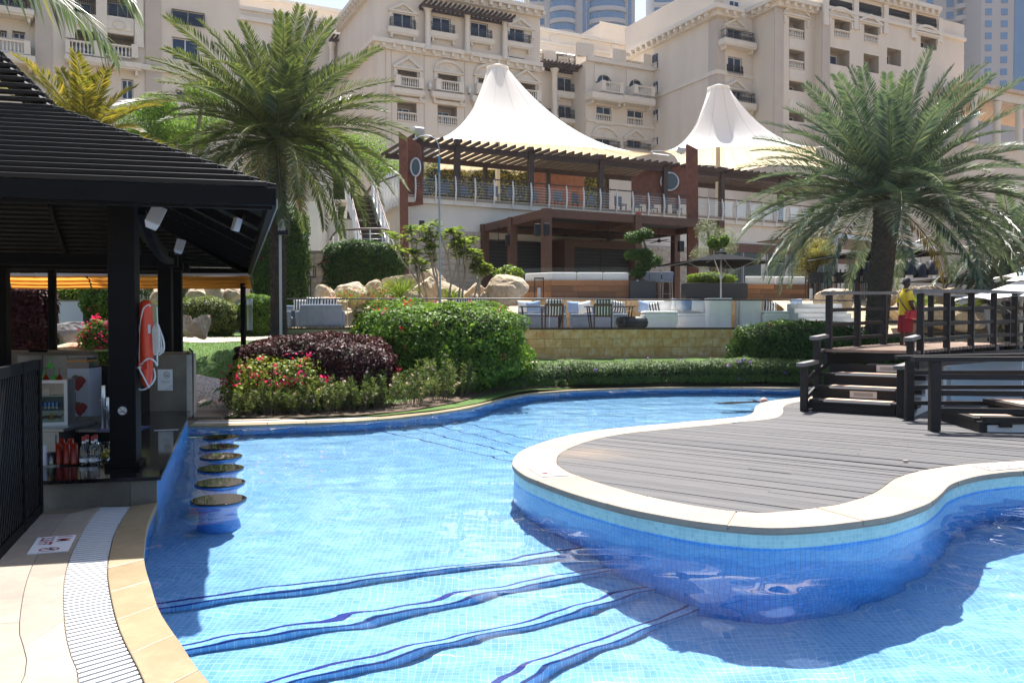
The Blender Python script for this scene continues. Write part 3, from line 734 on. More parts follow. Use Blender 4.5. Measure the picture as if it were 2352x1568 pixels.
ropepx([(319,838,.05),(326,835,.06),(332,828,.08),(341,823,.085),(350,825,.08),(357,832,.06),(361,839,.04),(361,815,.03),(360.5,790,.03),(361,775,.03)], .0085, 'rope_run', rb, b_)
ropepx([(318,840,.06),(313,848,.07),(310,868,.05),(311,884,.05),(318,893,.05),(331,894,.05),(346,884,.05),(355,870,.04),(356,858,.03),(353,846,.0)], .0085, 'rope_run', rb, b_)
ropepx([(319,842,.08),(323,853,.08),(331,868,.075),(338,882,.07),(342,891,.07)], .009, 'rope_run', rb, b_)
m = MB()
for k in range(5):
    c = A(321 - k*1.2, 842 + k*.8, RY-.075) - b_; m.lathe([(.012,-.006),(.02,0),(.012,.006)], 8, c)
m.build('knot', M_rope, rb)
for k in range(7): MB().tube([A(316,845,RY-.08)-b_, A(309+k*.8, 846+k*1.1, RY-.085-.005*k)-b_], [.004,.003], 4).build('frayed_strand', M_rope, rb)
rc = thing('rope_coil', 'hank of white rope hanging beside the rescue float', 'rope', tuple(A(362,820,RY))); b_ = A(362,820,RY)
for k in range(8):
    x0 = 352 + k*1.9; w_ = 4 + (k % 3)*2.5; yb = 812 - (k % 4)*3.5
    ropepx([(361,742,.02+.004*k),(x0-1,755,.02+.004*k),(x0,785,.02+.004*k),(x0+w_*.4,yb,.025),(x0+w_,yb+3,.03),(x0+w_*1.5+2,yb-8,.03),(x0+w_*1.3,775,.02),(363,745,.02)], .0075, 'coil_turn', rc, b_)
ropepx([(362,742,.02),(361,725,.02),(360,705,.02)], .006, 'hanging_line', rc, b_)
# loudspeakers under the roof
def loudspeaker(c, rot, s_, label):
    o = thing('loudspeaker', label, 'loudspeaker', tuple(c)); o.rotation_euler = rot
    MB().prism([(-.13*s_,-.1*s_),(.13*s_,-.1*s_),(.09*s_,.1*s_),(-.09*s_,.1*s_)], -.2*s_, .2*s_).build('cabinet', M_whitep, o, bevel=.012*s_)
    MB().bb(-.108*s_,.108*s_,-.108*s_,-.1*s_,-.178*s_,.178*s_).build('grille', plain('speaker grille', (.42,.45,.48), .6), o)
    MB().bar((0,.08*s_,.02),(0,.16*s_,.12), .02,.02).build('bracket', M_darkmetal, o)
loudspeaker(A(357,500,7.4), (R(-28),R(22),R(20)), .5, 'largest white loudspeaker under the near eave beside the bar post')
loudspeaker(A(544,516,8.6), (R(-15),R(5),R(-50)), .34, 'small white loudspeaker under the right eave')
loudspeaker(A(413,566,10.4), (R(-20),R(15),R(20)), .42, 'white loudspeaker farther back above the rear bar posts')
# small fridge
FY = 11.95
fx0, fx1 = A(82,975,FY), A(152,968,FY); zb = .15; fw = .44; fh = .66
fr = thing('mini_fridge', 'small glass-door drinks fridge with cans on the steel counter', 'fridge', ((fx0.x+fx1.x)/2, FY, zb), R(14))
m = MB(); m.bb(-fw/2,fw/2,.03,.42,0,.02); m.bb(-fw/2,fw/2,.03,.42,fh-.02,fh); m.bb(-fw/2,-fw/2+.02,.03,.42,.02,fh-.02); m.bb(fw/2-.02,fw/2,.03,.42,.02,fh-.02); m.bb(-fw/2+.02,fw/2-.02,.40,.42,.02,fh-.02)
m.build('cabinet', M_steel, fr)
m = MB(); f_ = .045
m.bb(-fw/2,fw/2,0,.028,0,f_); m.bb(-fw/2,fw/2,0,.028,fh-f_,fh); m.bb(-fw/2,-fw/2+f_,0,.028,f_,fh-f_); m.bb(fw/2-f_,fw/2,0,.028,f_,fh-f_)
dr = m.build('door', plain('silver door frame', (.62,.63,.66), .35, .2), fr)
MB().bb(-fw/2+f_,fw/2-f_,.012,.016,f_,fh-f_).build('pane', glass('fridge glass', refl=.8), dr)
MB().bb(-fw/2+.022,fw/2-.022,.385,.398,.022,fh-.022).build('light_panel', plain('fridge inner wall', (.5,.55,.6), .6), fr)
for z in (.2, .42): MB().bb(-fw/2+.02,fw/2-.02,.05,.39,z,z+.008).build('shelf', M_steel, fr)
MB().bb(-fw/2+f_,fw/2-f_,.034,.04,.045,.2).build('front_plate', plain('cream plate', (.6,.6,.55), .5), fr)
pl = Plate((0,.0335,.12), (1,0,0), (0,0,1)); M_gold = plain('gold print', (.55,.38,.03), .5); M_bull = plain('dark red print', (.16,.015,.02), .5)
pl.put('emblem_sun', disc2(), M_gold, fr, .001, (0,0), (.042,.05))
bull = ([(0,0),(.03,.022),(.07,.03),(.12,.012),(.15,.024),(.16,.05),(.168,.048),(.16,.012),(.135,-.005),(.15,-.035),(.13,-.028),(.1,-.022),(.06,-.022),(.04,-.035),(.03,-.02)], [tuple(range(15))[::-1]])
for sx in (-1, 1):
    vs = [(x*sx*.95, y) for x, y in bull[0]]; pl.put('emblem_beast', (vs, [bull[1][0] if sx > 0 else bull[1][0][::-1]]), M_bull, fr, .002 , (0,0), (1,1))
M_can = plain('blue and silver can', (.12,.28,.6), .25, .6)
for k in range(5):
    c = MB().lathe([(.022,0),(.025,.005),(.025,.12),(.02,.13)], 10).build('can', M_can, fr, (-.15+.052*k,.1,.208)); MB().lathe([(.0252,.03),(.0252,.06)], 10, cap=False).build('silver_band', M_steel, c)
MB().bb(-.16,-.05,.1,.2,.428,.53).build('carton', plain('pale carton', (.5,.4,.45), .7), fr)
for k in range(14): MB().box((fw/2-f_-.012,.02,.24+.022*k), (.005,.004,.005)).build('led', M_whitep, fr)
def goblet(x, y, z, m_, label, flip=True, h=.17, r=.05, cone=True):
    o = thing('plastic_goblet', label, 'goblet', (x, y, z), 0, 'upturned plastic goblets on the fridge')
    if cone: prof = [(r,0),(.012,.075),(.005,.085),(.005,h-.006),(.03,h-.003),(.03,h)]
    else: prof = [(r*.7,0),(r,.02),(r,.045),(r*.4,.06),(.01,.075),(.006,h-.006),(.03,h-.003),(.03,h)]
    MB().lathe(prof[:4] if True else prof, 14).build('bowl', m_, o); MB().lathe(prof[3:], 12).build('stem', m_, o); return o
def tint(name, c, t_=.75):
    if name in MATS: return MATS[name]
    g = NT(name); a = g.n('BsdfTransparent'); a.inputs[0].default_value = (*c, 1); b = g.b; g.set(c, .15)
    mx = g.n('MixShader'); mx.inputs[0].default_value = t_; g.l(a.outputs[0], mx.inputs[1]); g.l(b.outputs[0], mx.inputs[2]); g.l(mx.outputs[0], g.out.inputs[0]); MATS[name] = g.m; return g.m
M_gr = tint('green plastic', (.10,.55,.06)); M_rd = tint('red plastic', (.28,.018,.006)); ftop = zb + fh
fo = Vector(((fx0.x+fx1.x)/2, FY, 0))
for k, (dx, dy, mm, cone, lab, z) in enumerate(((-.16,.12,M_gr,False,'green upturned goblet at the fridge edge by the shutter',0),(-.1,.06,M_rd,True,'red upturned goblet on the left of the fridge top',0),(0,.1,M_gr,False,'green upturned goblet in the middle of the fridge top',0),(.1,.06,M_rd,True,'red upturned goblet on the right of the fridge top',0),(-.06,.1,M_gr,False,'green goblet balanced on top of the other goblets',.17))):
    goblet(fo.x+dx, fo.y+dy, ftop+z+.001, mm, lab, cone=cone)
# slush machine with strawberry prints
SYD = 12.75
sx0, sx1 = hX(153,SYD), hX(203,SYD); zs0, zs1 = A(180,958,SYD).z, A(180,822,SYD).z
sm = thing('slush_machine', 'tall drinks machine with strawberry prints behind the fridge', 'drinks machine', ((sx0+sx1)/2, SYD, -.8)); W2 = (sx1-sx0)/2
MB().bb(-W2,W2,.0,.4,.0,zs1+.8-.16).build('body', plain('machine white', (.42,.45,.55), .4), sm, bevel=.01)
MB().prism([(-W2,0),(W2,0),(W2*.9,.35),(-W2*.9,.35)], zs1+.8-.16, zs1+.8-.06).build('hopper', plain('smoked plastic', (.05,.06,.08), .15), sm)
MB().bb(-W2,W2*.8,.0,.33,zs1+.8-.06,zs1+.8-.035).build('lid_band', plain('orange trim', (.5,.2,.02), .4), sm); MB().bb(-W2*.9,W2*.75,.02,.33,zs1+.8-.035,zs1+.8).build('lid', plain('smoked plastic', (.05,.06,.08), .15), sm)
M_straw = mat('strawberry red print', (.22,.015,.02), .5, .5, 40, 0)
def berry(cx, cz, s_):
    vs = []; n = 22
    for k in range(n):
        a = 2*PI*k/n; rr = 1 + .12*math.sin(3*a+.6) + .06*math.sin(7*a); yy = math.sin(a)*rr
        vs.append((math.cos(a)*rr*(1 + .18*yy), yy))
    Plate((0,-.001,0),(1,0,0),(0,0,1)).put('strawberry_print', (vs, [tuple(range(n))]), M_straw, sm, .002, (cx,cz), (s_,s_*1.1))
    Plate((0,-.001,0),(1,0,0),(0,0,1)).put('leaf_print', ([(0,.2),(-.9,.9),(-.3,.75),(0,1.3),(.25,.8),(.9,.8)], [(0,5,4),(0,4,3),(0,3,2),(0,2,1)]), plain('leaf print', (.03,.14,.05), .6), sm, .003, (cx-.02,cz+s_*.55), (s_*.7,s_*.5))
berry(.0, A(180,878,SYD).z+.8, .105); berry(.03, A(180,938,SYD).z+.8, .095)
MB().bb(-W2,-W2+.13,-.004,-.001,A(180,925,SYD).z+.8,A(180,900,SYD).z+.8).build('screen_print', plain('dark print', (.02,.02,.02), .5), sm)
# bottles, cups, glass on the counter
M_clear = glass('clear glass', (.95,.97,.97), 1.3, .93); M_redcap = plain('red cap', (.32,.012,.012), .4); M_lab = plain('white label', (.66,.66,.7), .6)
BZ = CZ
def bottle(px, Y, label):
    o = thing('bottle', label, 'bottle', (hX(px,Y), Y, BZ), 0, 'clear bottles with red caps on the counter')
    MB().lathe([(.035,0),(.038,.01),(.038,.13),(.033,.155),(.016,.19),(.014,.235)], 16).build('body', M_clear, o)
    MB().lathe([(.0385,.025),(.0385,.06)], 16, cap=False).build('label', M_lab, o); MB().lathe([(.0165,.205),(.016,.225)], 12, cap=False).build('neck_label', M_lab, o)
    MB().lathe([(.016,.232),(.017,.24),(.0165,.27)], 12).build('cap', M_redcap, o)
bottle(189,7.95,'clear red-capped bottle at the front left of the four'); bottle(210,7.97,'clear red-capped bottle at the front right of the four')
bottle(197,8.06,'clear red-capped bottle behind the front left one'); bottle(217,8.08,'clear red-capped bottle behind the front right one')
def cup(px, Y, m_, r0, r1, h, name, label, grp=None):
    o = thing(name, label, 'cup', (hX(px,Y), Y, BZ), 0, grp)
    MB().lathe([(r0,0),(r1,h),(r1-.003,h),(r0-.003,.004)], 16).build('cup_wall', m_, o); MB().lathe([(r1+.002,h-.006),(r1+.002,h+.002)], 16, cap=False).build('rim', m_, o); return o
for k, (px, Y) in enumerate(((131,7.97),(150,7.99),(168,7.98),(139,8.08),(159,8.09))):
    cup(px, Y, M_rd, .034, .026, .2 if k < 3 else .23, 'red_cup', 'upturned red plastic cup, ' + ('nearest the drinking glass','in the middle of the front row','next to the bottles','taller one at the back left','taller one at the back right')[k], 'red plastic cups on the counter')
cup(94, 7.9, plain('frosted white plastic', (.5,.5,.54), .4), .05, .038, .19, 'white_cup_stack', 'stack of white plastic cups beside the shutter panel'); cup(114, 7.92, M_clear, .032, .036, .12, 'drinking_glass', 'clear drinking glass between white and red cups')
bs = thing('menu_card', 'white strip of paper on the dark counter towards the pool', 'card', (0,0,0)); p, q = G(354,988,CZ+.002), G(410,986,CZ+.002)
MB().bar(p, q, .05, .003).build('card', M_lab, bs)
bt = thing('blue_tray', 'blue tray with lemons beyond the bar post', 'tray', tuple(G(318,985,CZ+.002) - Vector((.25,0,0))))
MB().bb(-.2,.3,-.2,.25,0,.012).build('tray', plain('blue plastic', (.02,.05,.2), .4), bt, bevel=.004)
fb = thing('fruit_bowl', 'glass jar of lemon slices beside the bottles', 'bowl', (hX(236,8.15), 8.15, BZ))
MB().lathe([(.06,0),(.09,.03),(.1,.12),(.07,.17),(.075,.18)], 16, cap=False).build('jar', M_clear, fb)
for k in range(7): MB().lathe([(.005,-.02),(.02,-.01),(.024,0),(.02,.01),(.005,.02)], 8, (rnd.uniform(-.045,.045), rnd.uniform(-.045,.045), .03+.012*k)).build('lemon', mat('lemon', (.5,.38,.04), .5), fb)
# shutter panel beside the camera
sp0, sp1 = G(91,1177,LZ), G(0,1275,LZ); sd_ = (sp1-sp0).normalized(); sn = Vector((sd_.y,-sd_.x,0)); 
if sn.x < 0: sn = -sn
pn = thing('shutter_panel', 'black slatted timber screen beside the camera at the left edge', 'screen', tuple(sp0)); H_ = 1.3; Ls = 3.0
o0 = Vector((0,0,0))
for s0_, s1_ in ((0,.07),(.62,.7),(Ls-.07,Ls)): MB().bar(sd_*(s0_+s1_)/2 + Vector((0,0,.0)), sd_*(s0_+s1_)/2 + Vector((0,0,H_)), .08, .06, sn).build('stile', M_black, pn, bevel=.004)
for z in (.04, H_-.04): MB().bar(sd_*.071 + Vector((0,0,z)), sd_*(Ls-.071) + Vector((0,0,z)), .05, .08).build('rail', M_black, pn)
MB().bar(sd_*.08 - sn*.03 + Vector((0,0,H_/2)), sd_*(Ls-.08) - sn*.03 + Vector((0,0,H_/2)), .01, H_-.12).build('backing', plain('screen backing', (.006,.006,.007), .8), pn)
for k in range(46):
    a = -.62 + k*.075; zlo, zhi = .085, H_-.085; sl = .55
    x0, x1 = a, a + sl*1.0; z0_, z1_ = zhi, zlo
    t0_ = max(0, (.08 - x0)/(x1-x0)); t1_ = min(1, (Ls-.08 - x0)/(x1-x0))
    if t1_ - t0_ < .08: continue
    p_, q_ = (sd_*(x0 + (x1-x0)*t + 0) + Vector((0,0,z0_ + (z1_-z0_)*t)) for t in (t0_, t1_))
    MB().bar(p_, q_, .03, .03, sn).build('slat', M_black2, pn)
# ================================================================== garden: terrain, leaves, palms, bushes
import numpy as np
NR = np.random.default_rng(11)
def sstep(a, b, x): t = min(1, max(0, (x - a) / (b - a))); return t * t * (3 - 2 * t)
edge_pts = [(-40,17.6),(-6.6,17.4),(-5.75,13.35),(-3.4,13.05),(-2.2,13.5),(-1.3,14.4),(-.65,15.7),(.29,18.1),(1.64,19.4),(4.0,20.1),(6.4,20.1),(10,19.6),(16,18.6),(40,18.6)]
def y_edge(x):
    for (x0, y0), (x1, y1) in zip(edge_pts, edge_pts[1:]):
        if x <= x1: return y0 + (y1 - y0) * (x - x0) / (x1 - x0)
    return 19
def h_ground(x, y):
    left = sstep(1.5, -3.5, x)
    hl = .05 + 1.2 * sstep(15.8, 25.0, y); hr = .06 + .46 * sstep(20.5, 26, y)
    return hl * left + hr * (1 - left) + .02 * mnoise.noise(Vector((x*.8, y*.8, 0)))
t = NT('mown lawn'); co = t.coord('Object'); f = t.noise(co, 1.2, 6, .7)
t.set(t.ramp(f, [(.3, (.045,.10,.012)), (.7, (.085,.165,.022))]), .9); t.bump(t.noise(co, 60, 4, .8), .8, .03); M_lawn = t.m
xs_ = [-34 + .45*i for i in range(110)]
def lawn_pt(u, v):
    x = -32 + 47 * u; y0 = y_edge(x) + .62; y = y0 + (36 - y0) * v
    return Vector((x, y, h_ground(x, y)))
structure(MB().grid(lawn_pt, 120, 50).build('lawn', M_lawn))
# paths
M_paver = mat('pink paver', (.50,.40,.35), .85, .12, 8, .2, 50)
def path_strip(name, pts, w_, lift=.012):
    C = resample(catmull([Vector((x, y, 0)) for x, y in pts]), .25); a = offset(C, w_/2); b = offset(C, -w_/2); m = MB(); k = 5
    vs = []
    for p, q in zip(b, a):
        for j in range(k+1):
            r_ = p.lerp(q, j/k); vs.append(Vector((r_.x, r_.y, h_ground(r_.x, r_.y) + lift)))
    m.add(vs, [(i*(k+1)+j, i*(k+1)+j+1, (i+1)*(k+1)+j+1, (i+1)*(k+1)+j) for i in range(len(C)-1) for j in range(k)], 0, True)
    return structure(m.build(name, M_paver))
path_strip('garden_path', [(-13,25.5),(-10.5,24.0),(-8.5,23.4),(-6.5,24.0),(-4.6,24.3),(-2.8,23.2),(-1.2,22.9),(1,23.9)], 1.1)
pp = path_strip('bar_path', [(-5.35,13.8),(-5.55,15.2),(-6.0,16.8),(-6.9,18.2),(-9,19.2),(-13,19.6)], 1.15, .02)
sl = thing('bar_step_paving', 'stone slabs beside the bar end at the pool edge', 'paving'); sl['kind'] = 'structure'
for k in range(4): MB().bb(-5.72+.0, -4.86, 13.72+.26*k, 13.72+.26*k+.25, .0, .075).build('paving_slab', M_cop, sl, bevel=.005)
bed = offset(resample([Vector((x, y_edge(x), 0)) for x in np.linspace(-4.8, 11, 80)], .2), .6); bed2 = offset(bed, 1.0); m = MB(); vs = []
for a_, b_ in zip(bed, bed2):
    for j in range(5):
        q_ = a_.lerp(b_, j/4); vs.append(Vector((q_.x, q_.y, h_ground(q_.x, q_.y) + .022 + .012*mnoise.noise(q_*5))))
m.add(vs, [(i*5+j+1, i*5+j, (i+1)*5+j, (i+1)*5+j+1) for i in range(len(bed)-1) for j in range(4)], 0, True); structure(m.build('planting_bed', mat('mulched soil', (.10,.07,.045), .95, .4, 14, .8, 60, .03)))
# grass blades where the lawn shows
def blades(name, n, region):
    P = []
    while len(P) < n:
        x, y = rnd.uniform(region[0], region[1]), rnd.uniform(region[2], region[3])
        P.append((x, y, h_ground(x, y) - .005))
    P = np.array(P); a = NR.uniform(0, 2*PI, n); hgt = NR.uniform(.03, .06, n); w_ = .006
    lean = NR.normal(0, .018, (n, 2)); vs = np.zeros((n, 3, 3))
    vs[:,0] = P; vs[:,1] = P; vs[:,2] = P
    vs[:,0,0] -= np.cos(a)*w_; vs[:,0,1] -= np.sin(a)*w_; vs[:,1,0] += np.cos(a)*w_; vs[:,1,1] += np.sin(a)*w_
    vs[:,2,0] += lean[:,0]; vs[:,2,1] += lean[:,1]; vs[:,2,2] += hgt
    me = bpy.data.meshes.new(name); me.vertices.add(n*3); me.vertices.foreach_set('co', vs.ravel())
    me.loops.add(n*3); me.loops.foreach_set('vertex_index', np.arange(n*3, dtype=np.int32)); me.polygons.add(n)
    me.polygons.foreach_set('loop_start', np.arange(0, n*3, 3, dtype=np.int32)); me.polygons.foreach_set('loop_total', np.full(n, 3, dtype=np.int32)); me.update()
    return me
def leaf_mat(name, c, c2, trans=.35, rough=.5, spec=.22):
    if name in MATS: return MATS[name]
    t = NT(name); co = t.coord('Object')
    at = t.n('Attribute', attribute_name='rnd'); f = at.outputs['Fac']
    col = t.ramp(f, [(0, c), (.8, c2), (.95, mul(c2, 1.3)), (1, (c2[0]*1.9, c2[1]*1.5, c2[2]*1.2))])
    col = t.mix(1.0, col, t.ramp(t.noise(co, 2.3, 3), [(.3, (.72,.76,.8)), (.7, (1.22,1.16,1.0))]), 'MULTIPLY')
    t.set(col, rough, 0, spec); tl = t.n('BsdfTranslucent'); t.l(t.mix(1.0, col, (1.18,1.2,.66), 'MULTIPLY'), tl.inputs[0])
    mx = t.n('MixShader'); mx.inputs[0].default_value = trans; t.l(t.b.outputs[0], mx.inputs[1]); t.l(tl.outputs[0], mx.inputs[2]); t.l(mx.outputs[0], t.out.inputs[0])
    MATS[name] = t.m; return t.m
ML_grass = leaf_mat('grass blade', (.04,.10,.012), (.10,.2,.03), .4, .6)
for nm, n, rg in (('grass', 30000, (-7.2,-3.2,15.2,23.5)), ('grass', 9000, (-12,-7,20,24)), ('grass', 6000, (-.6,1.6,20.5,23.4))):
    me = blades(nm, n, rg); me.materials.append(ML_grass); g_ = link(nm, me); tag(g_, 'mown green grass of the garden lawn', 'grass', kind='stuff')
    at = me.attributes.new('rnd', 'FLOAT', 'FACE'); at.data.foreach_set('value', NR.random(n))
def leaf_quads(C, N, L, W, droop=.2, jit=.5, fwd=None):
    """one folded diamond leaf for each centre C with normal N; arrays n x 3"""
    n = len(C); N = N / np.linalg.norm(N, axis=1, keepdims=True)
    r_ = NR.normal(0, 1, (n, 3))
    if fwd is not None: r_ = r_ * jit + fwd
    T = r_ - N * (r_ * N).sum(1, keepdims=True); T /= np.linalg.norm(T, axis=1, keepdims=True) + 1e-9
    S = np.cross(N, T); L = np.asarray(L).reshape(-1, 1); W = np.asarray(W).reshape(-1, 1)
    base = C - T * L * .5; tip = C + T * L * .5 - N * L * droop; mid = C + T * L * .05 + N * L * .08
    vs = np.stack([base, mid + S * W * .5 - N * L * .06, tip, mid - S * W * .5 - N * L * .06], 1)
    return vs
def quads_mesh(name, vs, m_, rv=None, mi=None):
    n = len(vs); me = bpy.data.meshes.new(name); me.vertices.add(n*4); me.vertices.foreach_set('co', vs.reshape(-1))
    me.loops.add(n*4); me.loops.foreach_set('vertex_index', np.arange(n*4, dtype=np.int32)); me.polygons.add(n)
    me.polygons.foreach_set('loop_start', np.arange(0, n*4, 4, dtype=np.int32)); me.polygons.foreach_set('loop_total', np.full(n, 4, dtype=np.int32))
    me.update(); me.validate()
    at = me.attributes.new('rnd', 'FLOAT', 'FACE'); at.data.foreach_set('value', NR.random(n) if rv is None else rv)
    me.materials.append(m_); return me
M_bark = mat('bark', (.16,.12,.085), .9, .35, 12, .7, 60, .01)
def lump(p, k=1.0, seed=0): return 1 + .16*k*mnoise.noise(Vector(p)*1.7 + Vector((seed, 0, 0))) + .09*k*mnoise.noise(Vector(p)*4.1 + Vector((0, seed, 0)))
def bush(name, label, cat, c, r3, n, L, W, lm, p=2.6, group=None, flowers=None, seed=1, zflat=0, core=True, up=.25, lumpk=1.0, thick=.22, fname='foliage', droop=.2, stems=0):
    """c = base centre; r3 = half sizes (x, y) and full height; a lumpy super-ellipsoid shell of leaves"""
    t = thing(name, label, cat, tuple(c), 0, group); rx, ry, hh = r3
    D = NR.normal(0, 1, (n, 3)); D /= np.linalg.norm(D, axis=1, keepdims=True)
    den = (np.abs(D) ** p).sum(1) ** (1 / p); S = D / den[:, None]
    k = np.array([lump(d, lumpk, seed) for d in S.tolist()]); rr = k * (1 - thick * NR.random(n) ** 1.6)
    C = S * rr[:, None]; keep = C[:, 2] > -.93; C = C[keep]; S = S[keep]; D = D[keep]; m_ = len(C)
    C = C * np.array([rx, ry, hh/2]) + np.array([0, 0, hh/2])
    Nn = S ** 3 if p > 3 else D.copy(); Nn = Nn / np.array([rx, ry, hh/2]); Nn /= np.linalg.norm(Nn, axis=1, keepdims=True)
    Nn = Nn + NR.normal(0, .55, (m_, 3)) + np.array([0, 0, up])
    sz = NR.uniform(.5, 1.4, m_)
    link(fname, quads_mesh(fname, leaf_quads(C, Nn, L*sz, W*sz, droop), lm), t)['kind'] = 'stuff'
    if core:
        m = MB(); nu, nv = 20, 12
        def cp(u, v):
            a = 2*PI*u; b = -PI/2 + PI*v; d = Vector((math.cos(b)*math.cos(a), math.cos(b)*math.sin(a), math.sin(b)))
            q = (abs(d.x)**p + abs(d.y)**p + abs(d.z)**p) ** (1/p); s_ = d/q; kk = lump(s_, lumpk, seed) * (1 - thick*.8)
            return Vector((s_.x*kk*rx, s_.y*kk*ry, max(-.95, s_.z*kk)*hh/2 + hh/2))
        m.grid(cp, nu, nv).build('filler_core', mat('dark filler core', (.022,.028,.012), .95, .5, 20, .5, 60), t)  # dark closed core, added to stop the view through the leaf shell
    for fm, fn, fs in (flowers or []):
        ids = NR.choice(m_, max(1, fn // 7)); FC = []; 
        cen = C[ids] + Nn[ids]/np.linalg.norm(Nn[ids], axis=1, keepdims=True) * .035
        keepf = cen[:, 2] > hh*.18; cen = cen[keepf]; nrm = Nn[ids][keepf]
        FC = np.repeat(cen, 7, 0) + NR.normal(0, fs*.9, (len(cen)*7, 3)); FN = np.repeat(nrm, 7, 0) + NR.normal(0, .8, (len(cen)*7, 3))
        link('flowers', quads_mesh('flowers', leaf_quads(FC, FN, np.full(len(FC), fs), np.full(len(FC), fs*.9), .1), fm), t)['kind'] = 'stuff'
    for s_ in range(stems):
        a = rnd.uniform(0, 2*PI); x, y = .3*rx*math.cos(a), .3*ry*math.sin(a)
        MB().tube([(x,y,-.03),(x*1.3,y*1.3,hh*.3),(x*1.9,y*1.9,hh*.6)], [.014,.011,.006], 5).build('stem', M_bark, t)
    return t
ML_green = leaf_mat('bougainvillea leaf', (.05,.115,.018), (.135,.235,.035), .42, .5)
ML_dark = leaf_mat('dark hedge leaf', (.026,.068,.013), (.065,.125,.024), .34, .5)
ML_yel = leaf_mat('yellow green leaf', (.10,.15,.025), (.24,.29,.06), .4, .45)
ML_purple = leaf_mat('purple leaf', (.024,.008,.012), (.066,.017,.022), .22, .5, .18)
ML_lance = leaf_mat('narrow leaf', (.065,.11,.03), (.16,.20,.07), .38, .5)
ML_ruel = leaf_mat('ruellia leaf', (.045,.10,.022), (.12,.19,.055), .38, .5)
MF_pink = leaf_mat('magenta bract', (.58,.015,.13), (.78,.04,.24), .45, .7); MF_red = leaf_mat('red bract', (.5,.02,.04), (.62,.05,.06), .45, .7)
MF_viol = leaf_mat('violet flower', (.12,.06,.35), (.22,.12,.5), .45, .7); MF_white = leaf_mat('pale pink flower', (.6,.4,.45), (.75,.6,.62), .4, .7)
def gz(x, y): return h_ground(x, y)
bush('purple_bush', 'large rounded purple-leaved bush beside the pool path', 'bush', (-3.82,15.7,.02), (1.58,.95,1.40), 30000, .085, .034, ML_purple, 2.9, seed=3, up=.5, flowers=[(MF_pink, 28, .04)])
bush('bougainvillea_hedge', 'big green bougainvillea bush with red blooms in the middle of the garden', 'bush', (-1.72,18.75,.05), (1.98,1.3,2.02), 42000, .075, .05, ML_green, 3.4, seed=5, flowers=[(MF_red, 420, .05), (MF_pink, 120, .045)], up=.35, lumpk=1.5)
bush('pink_bougainvillea', 'loose magenta bougainvillea in front of the purple bush', 'bush', (-4.18,14.72,.03), (.98,.55,1.02), 6500, .06, .042, ML_yel, 2.2, seed=9, flowers=[(MF_pink, 800, .055)], lumpk=2.2, thick=.55, core=False, stems=6)
bush('hedge_bush', 'dark green dense hedge bush beside the bridge stairs', 'bush', (7.75,22.1,.1), (1.75,1.0,1.58), 28000, .07, .048, ML_dark, 3.2, seed=13, flowers=[(MF_red, 90, .05), (MF_pink, 50, .05)], up=.35)
bush('hedge_bush', 'small dark hedge bush seen through the bridge railing', 'bush', (10.3,21.6,.1), (1.2,.7,1.2), 9000, .07, .048, ML_dark, 3, seed=17, flowers=[(MF_red, 40, .035)])
# clipped ruellia hedge along the far edge
hd = thing('ruellia_hedge', 'long low hedge with violet flowers along the far pool edge', 'hedge', (0,0,0))
n = 60000; pts = []
cl = offset(resample([Vector((x, y_edge(x), 0)) for x in np.linspace(.15, 8.4, 60)], .1), 1.08)
U = NR.integers(0, len(cl), n); ang = NR.uniform(-.15*PI, 1.15*PI, n); rr = 1 - .3*NR.random(n)**1.5
cx_ = np.array([(c.x, c.y) for c in cl]); base = cx_[U]
lu = np.array([1 + .22*mnoise.noise(Vector((x*1.6, y*1.6, math.sin(a)))) for (x, y), a in zip(base.tolist(), ang.tolist())])
off_y = np.cos(ang)*.48*rr; zz = .05 + np.clip(.28 + .36*np.sign(np.sin(ang))*np.abs(np.sin(ang))**.6*rr, 0, None)*lu
C = np.stack([base[:,0] + NR.normal(0,.05,n), base[:,1] - off_y, zz + .02], 1); Nn = np.stack([NR.normal(0,.6,n), -np.cos(ang) + NR.normal(0,.4,n), np.sin(ang) + .6 + NR.normal(0,.3,n)], 1)
link('foliage', quads_mesh('foliage', leaf_quads(C, Nn, NR.uniform(.06,.12,n), NR.uniform(.014,.024,n), .25, .6, np.array([0,0,.9])), ML_ruel), hd)['kind'] = 'stuff'
MB().tube([Vector((c.x,c.y,.33)) for c in cl], .27, 7).build('filler_core', mat('dark filler core', (.022,.028,.012), .95, .5, 20, .5, 60), hd)  # dark filler tube, added to close see-through gaps in the hedge
ids = NR.choice(n, 46); FC = np.repeat(C[ids] + np.array([0,-.03,.03]), 5, 0) + NR.normal(0,.018,(230,3))
link('flowers', quads_mesh('flowers', leaf_quads(FC, NR.normal(0,1,(230,3)), np.full(230,.06), np.full(230,.055), .1), MF_viol), hd)['kind'] = 'stuff'
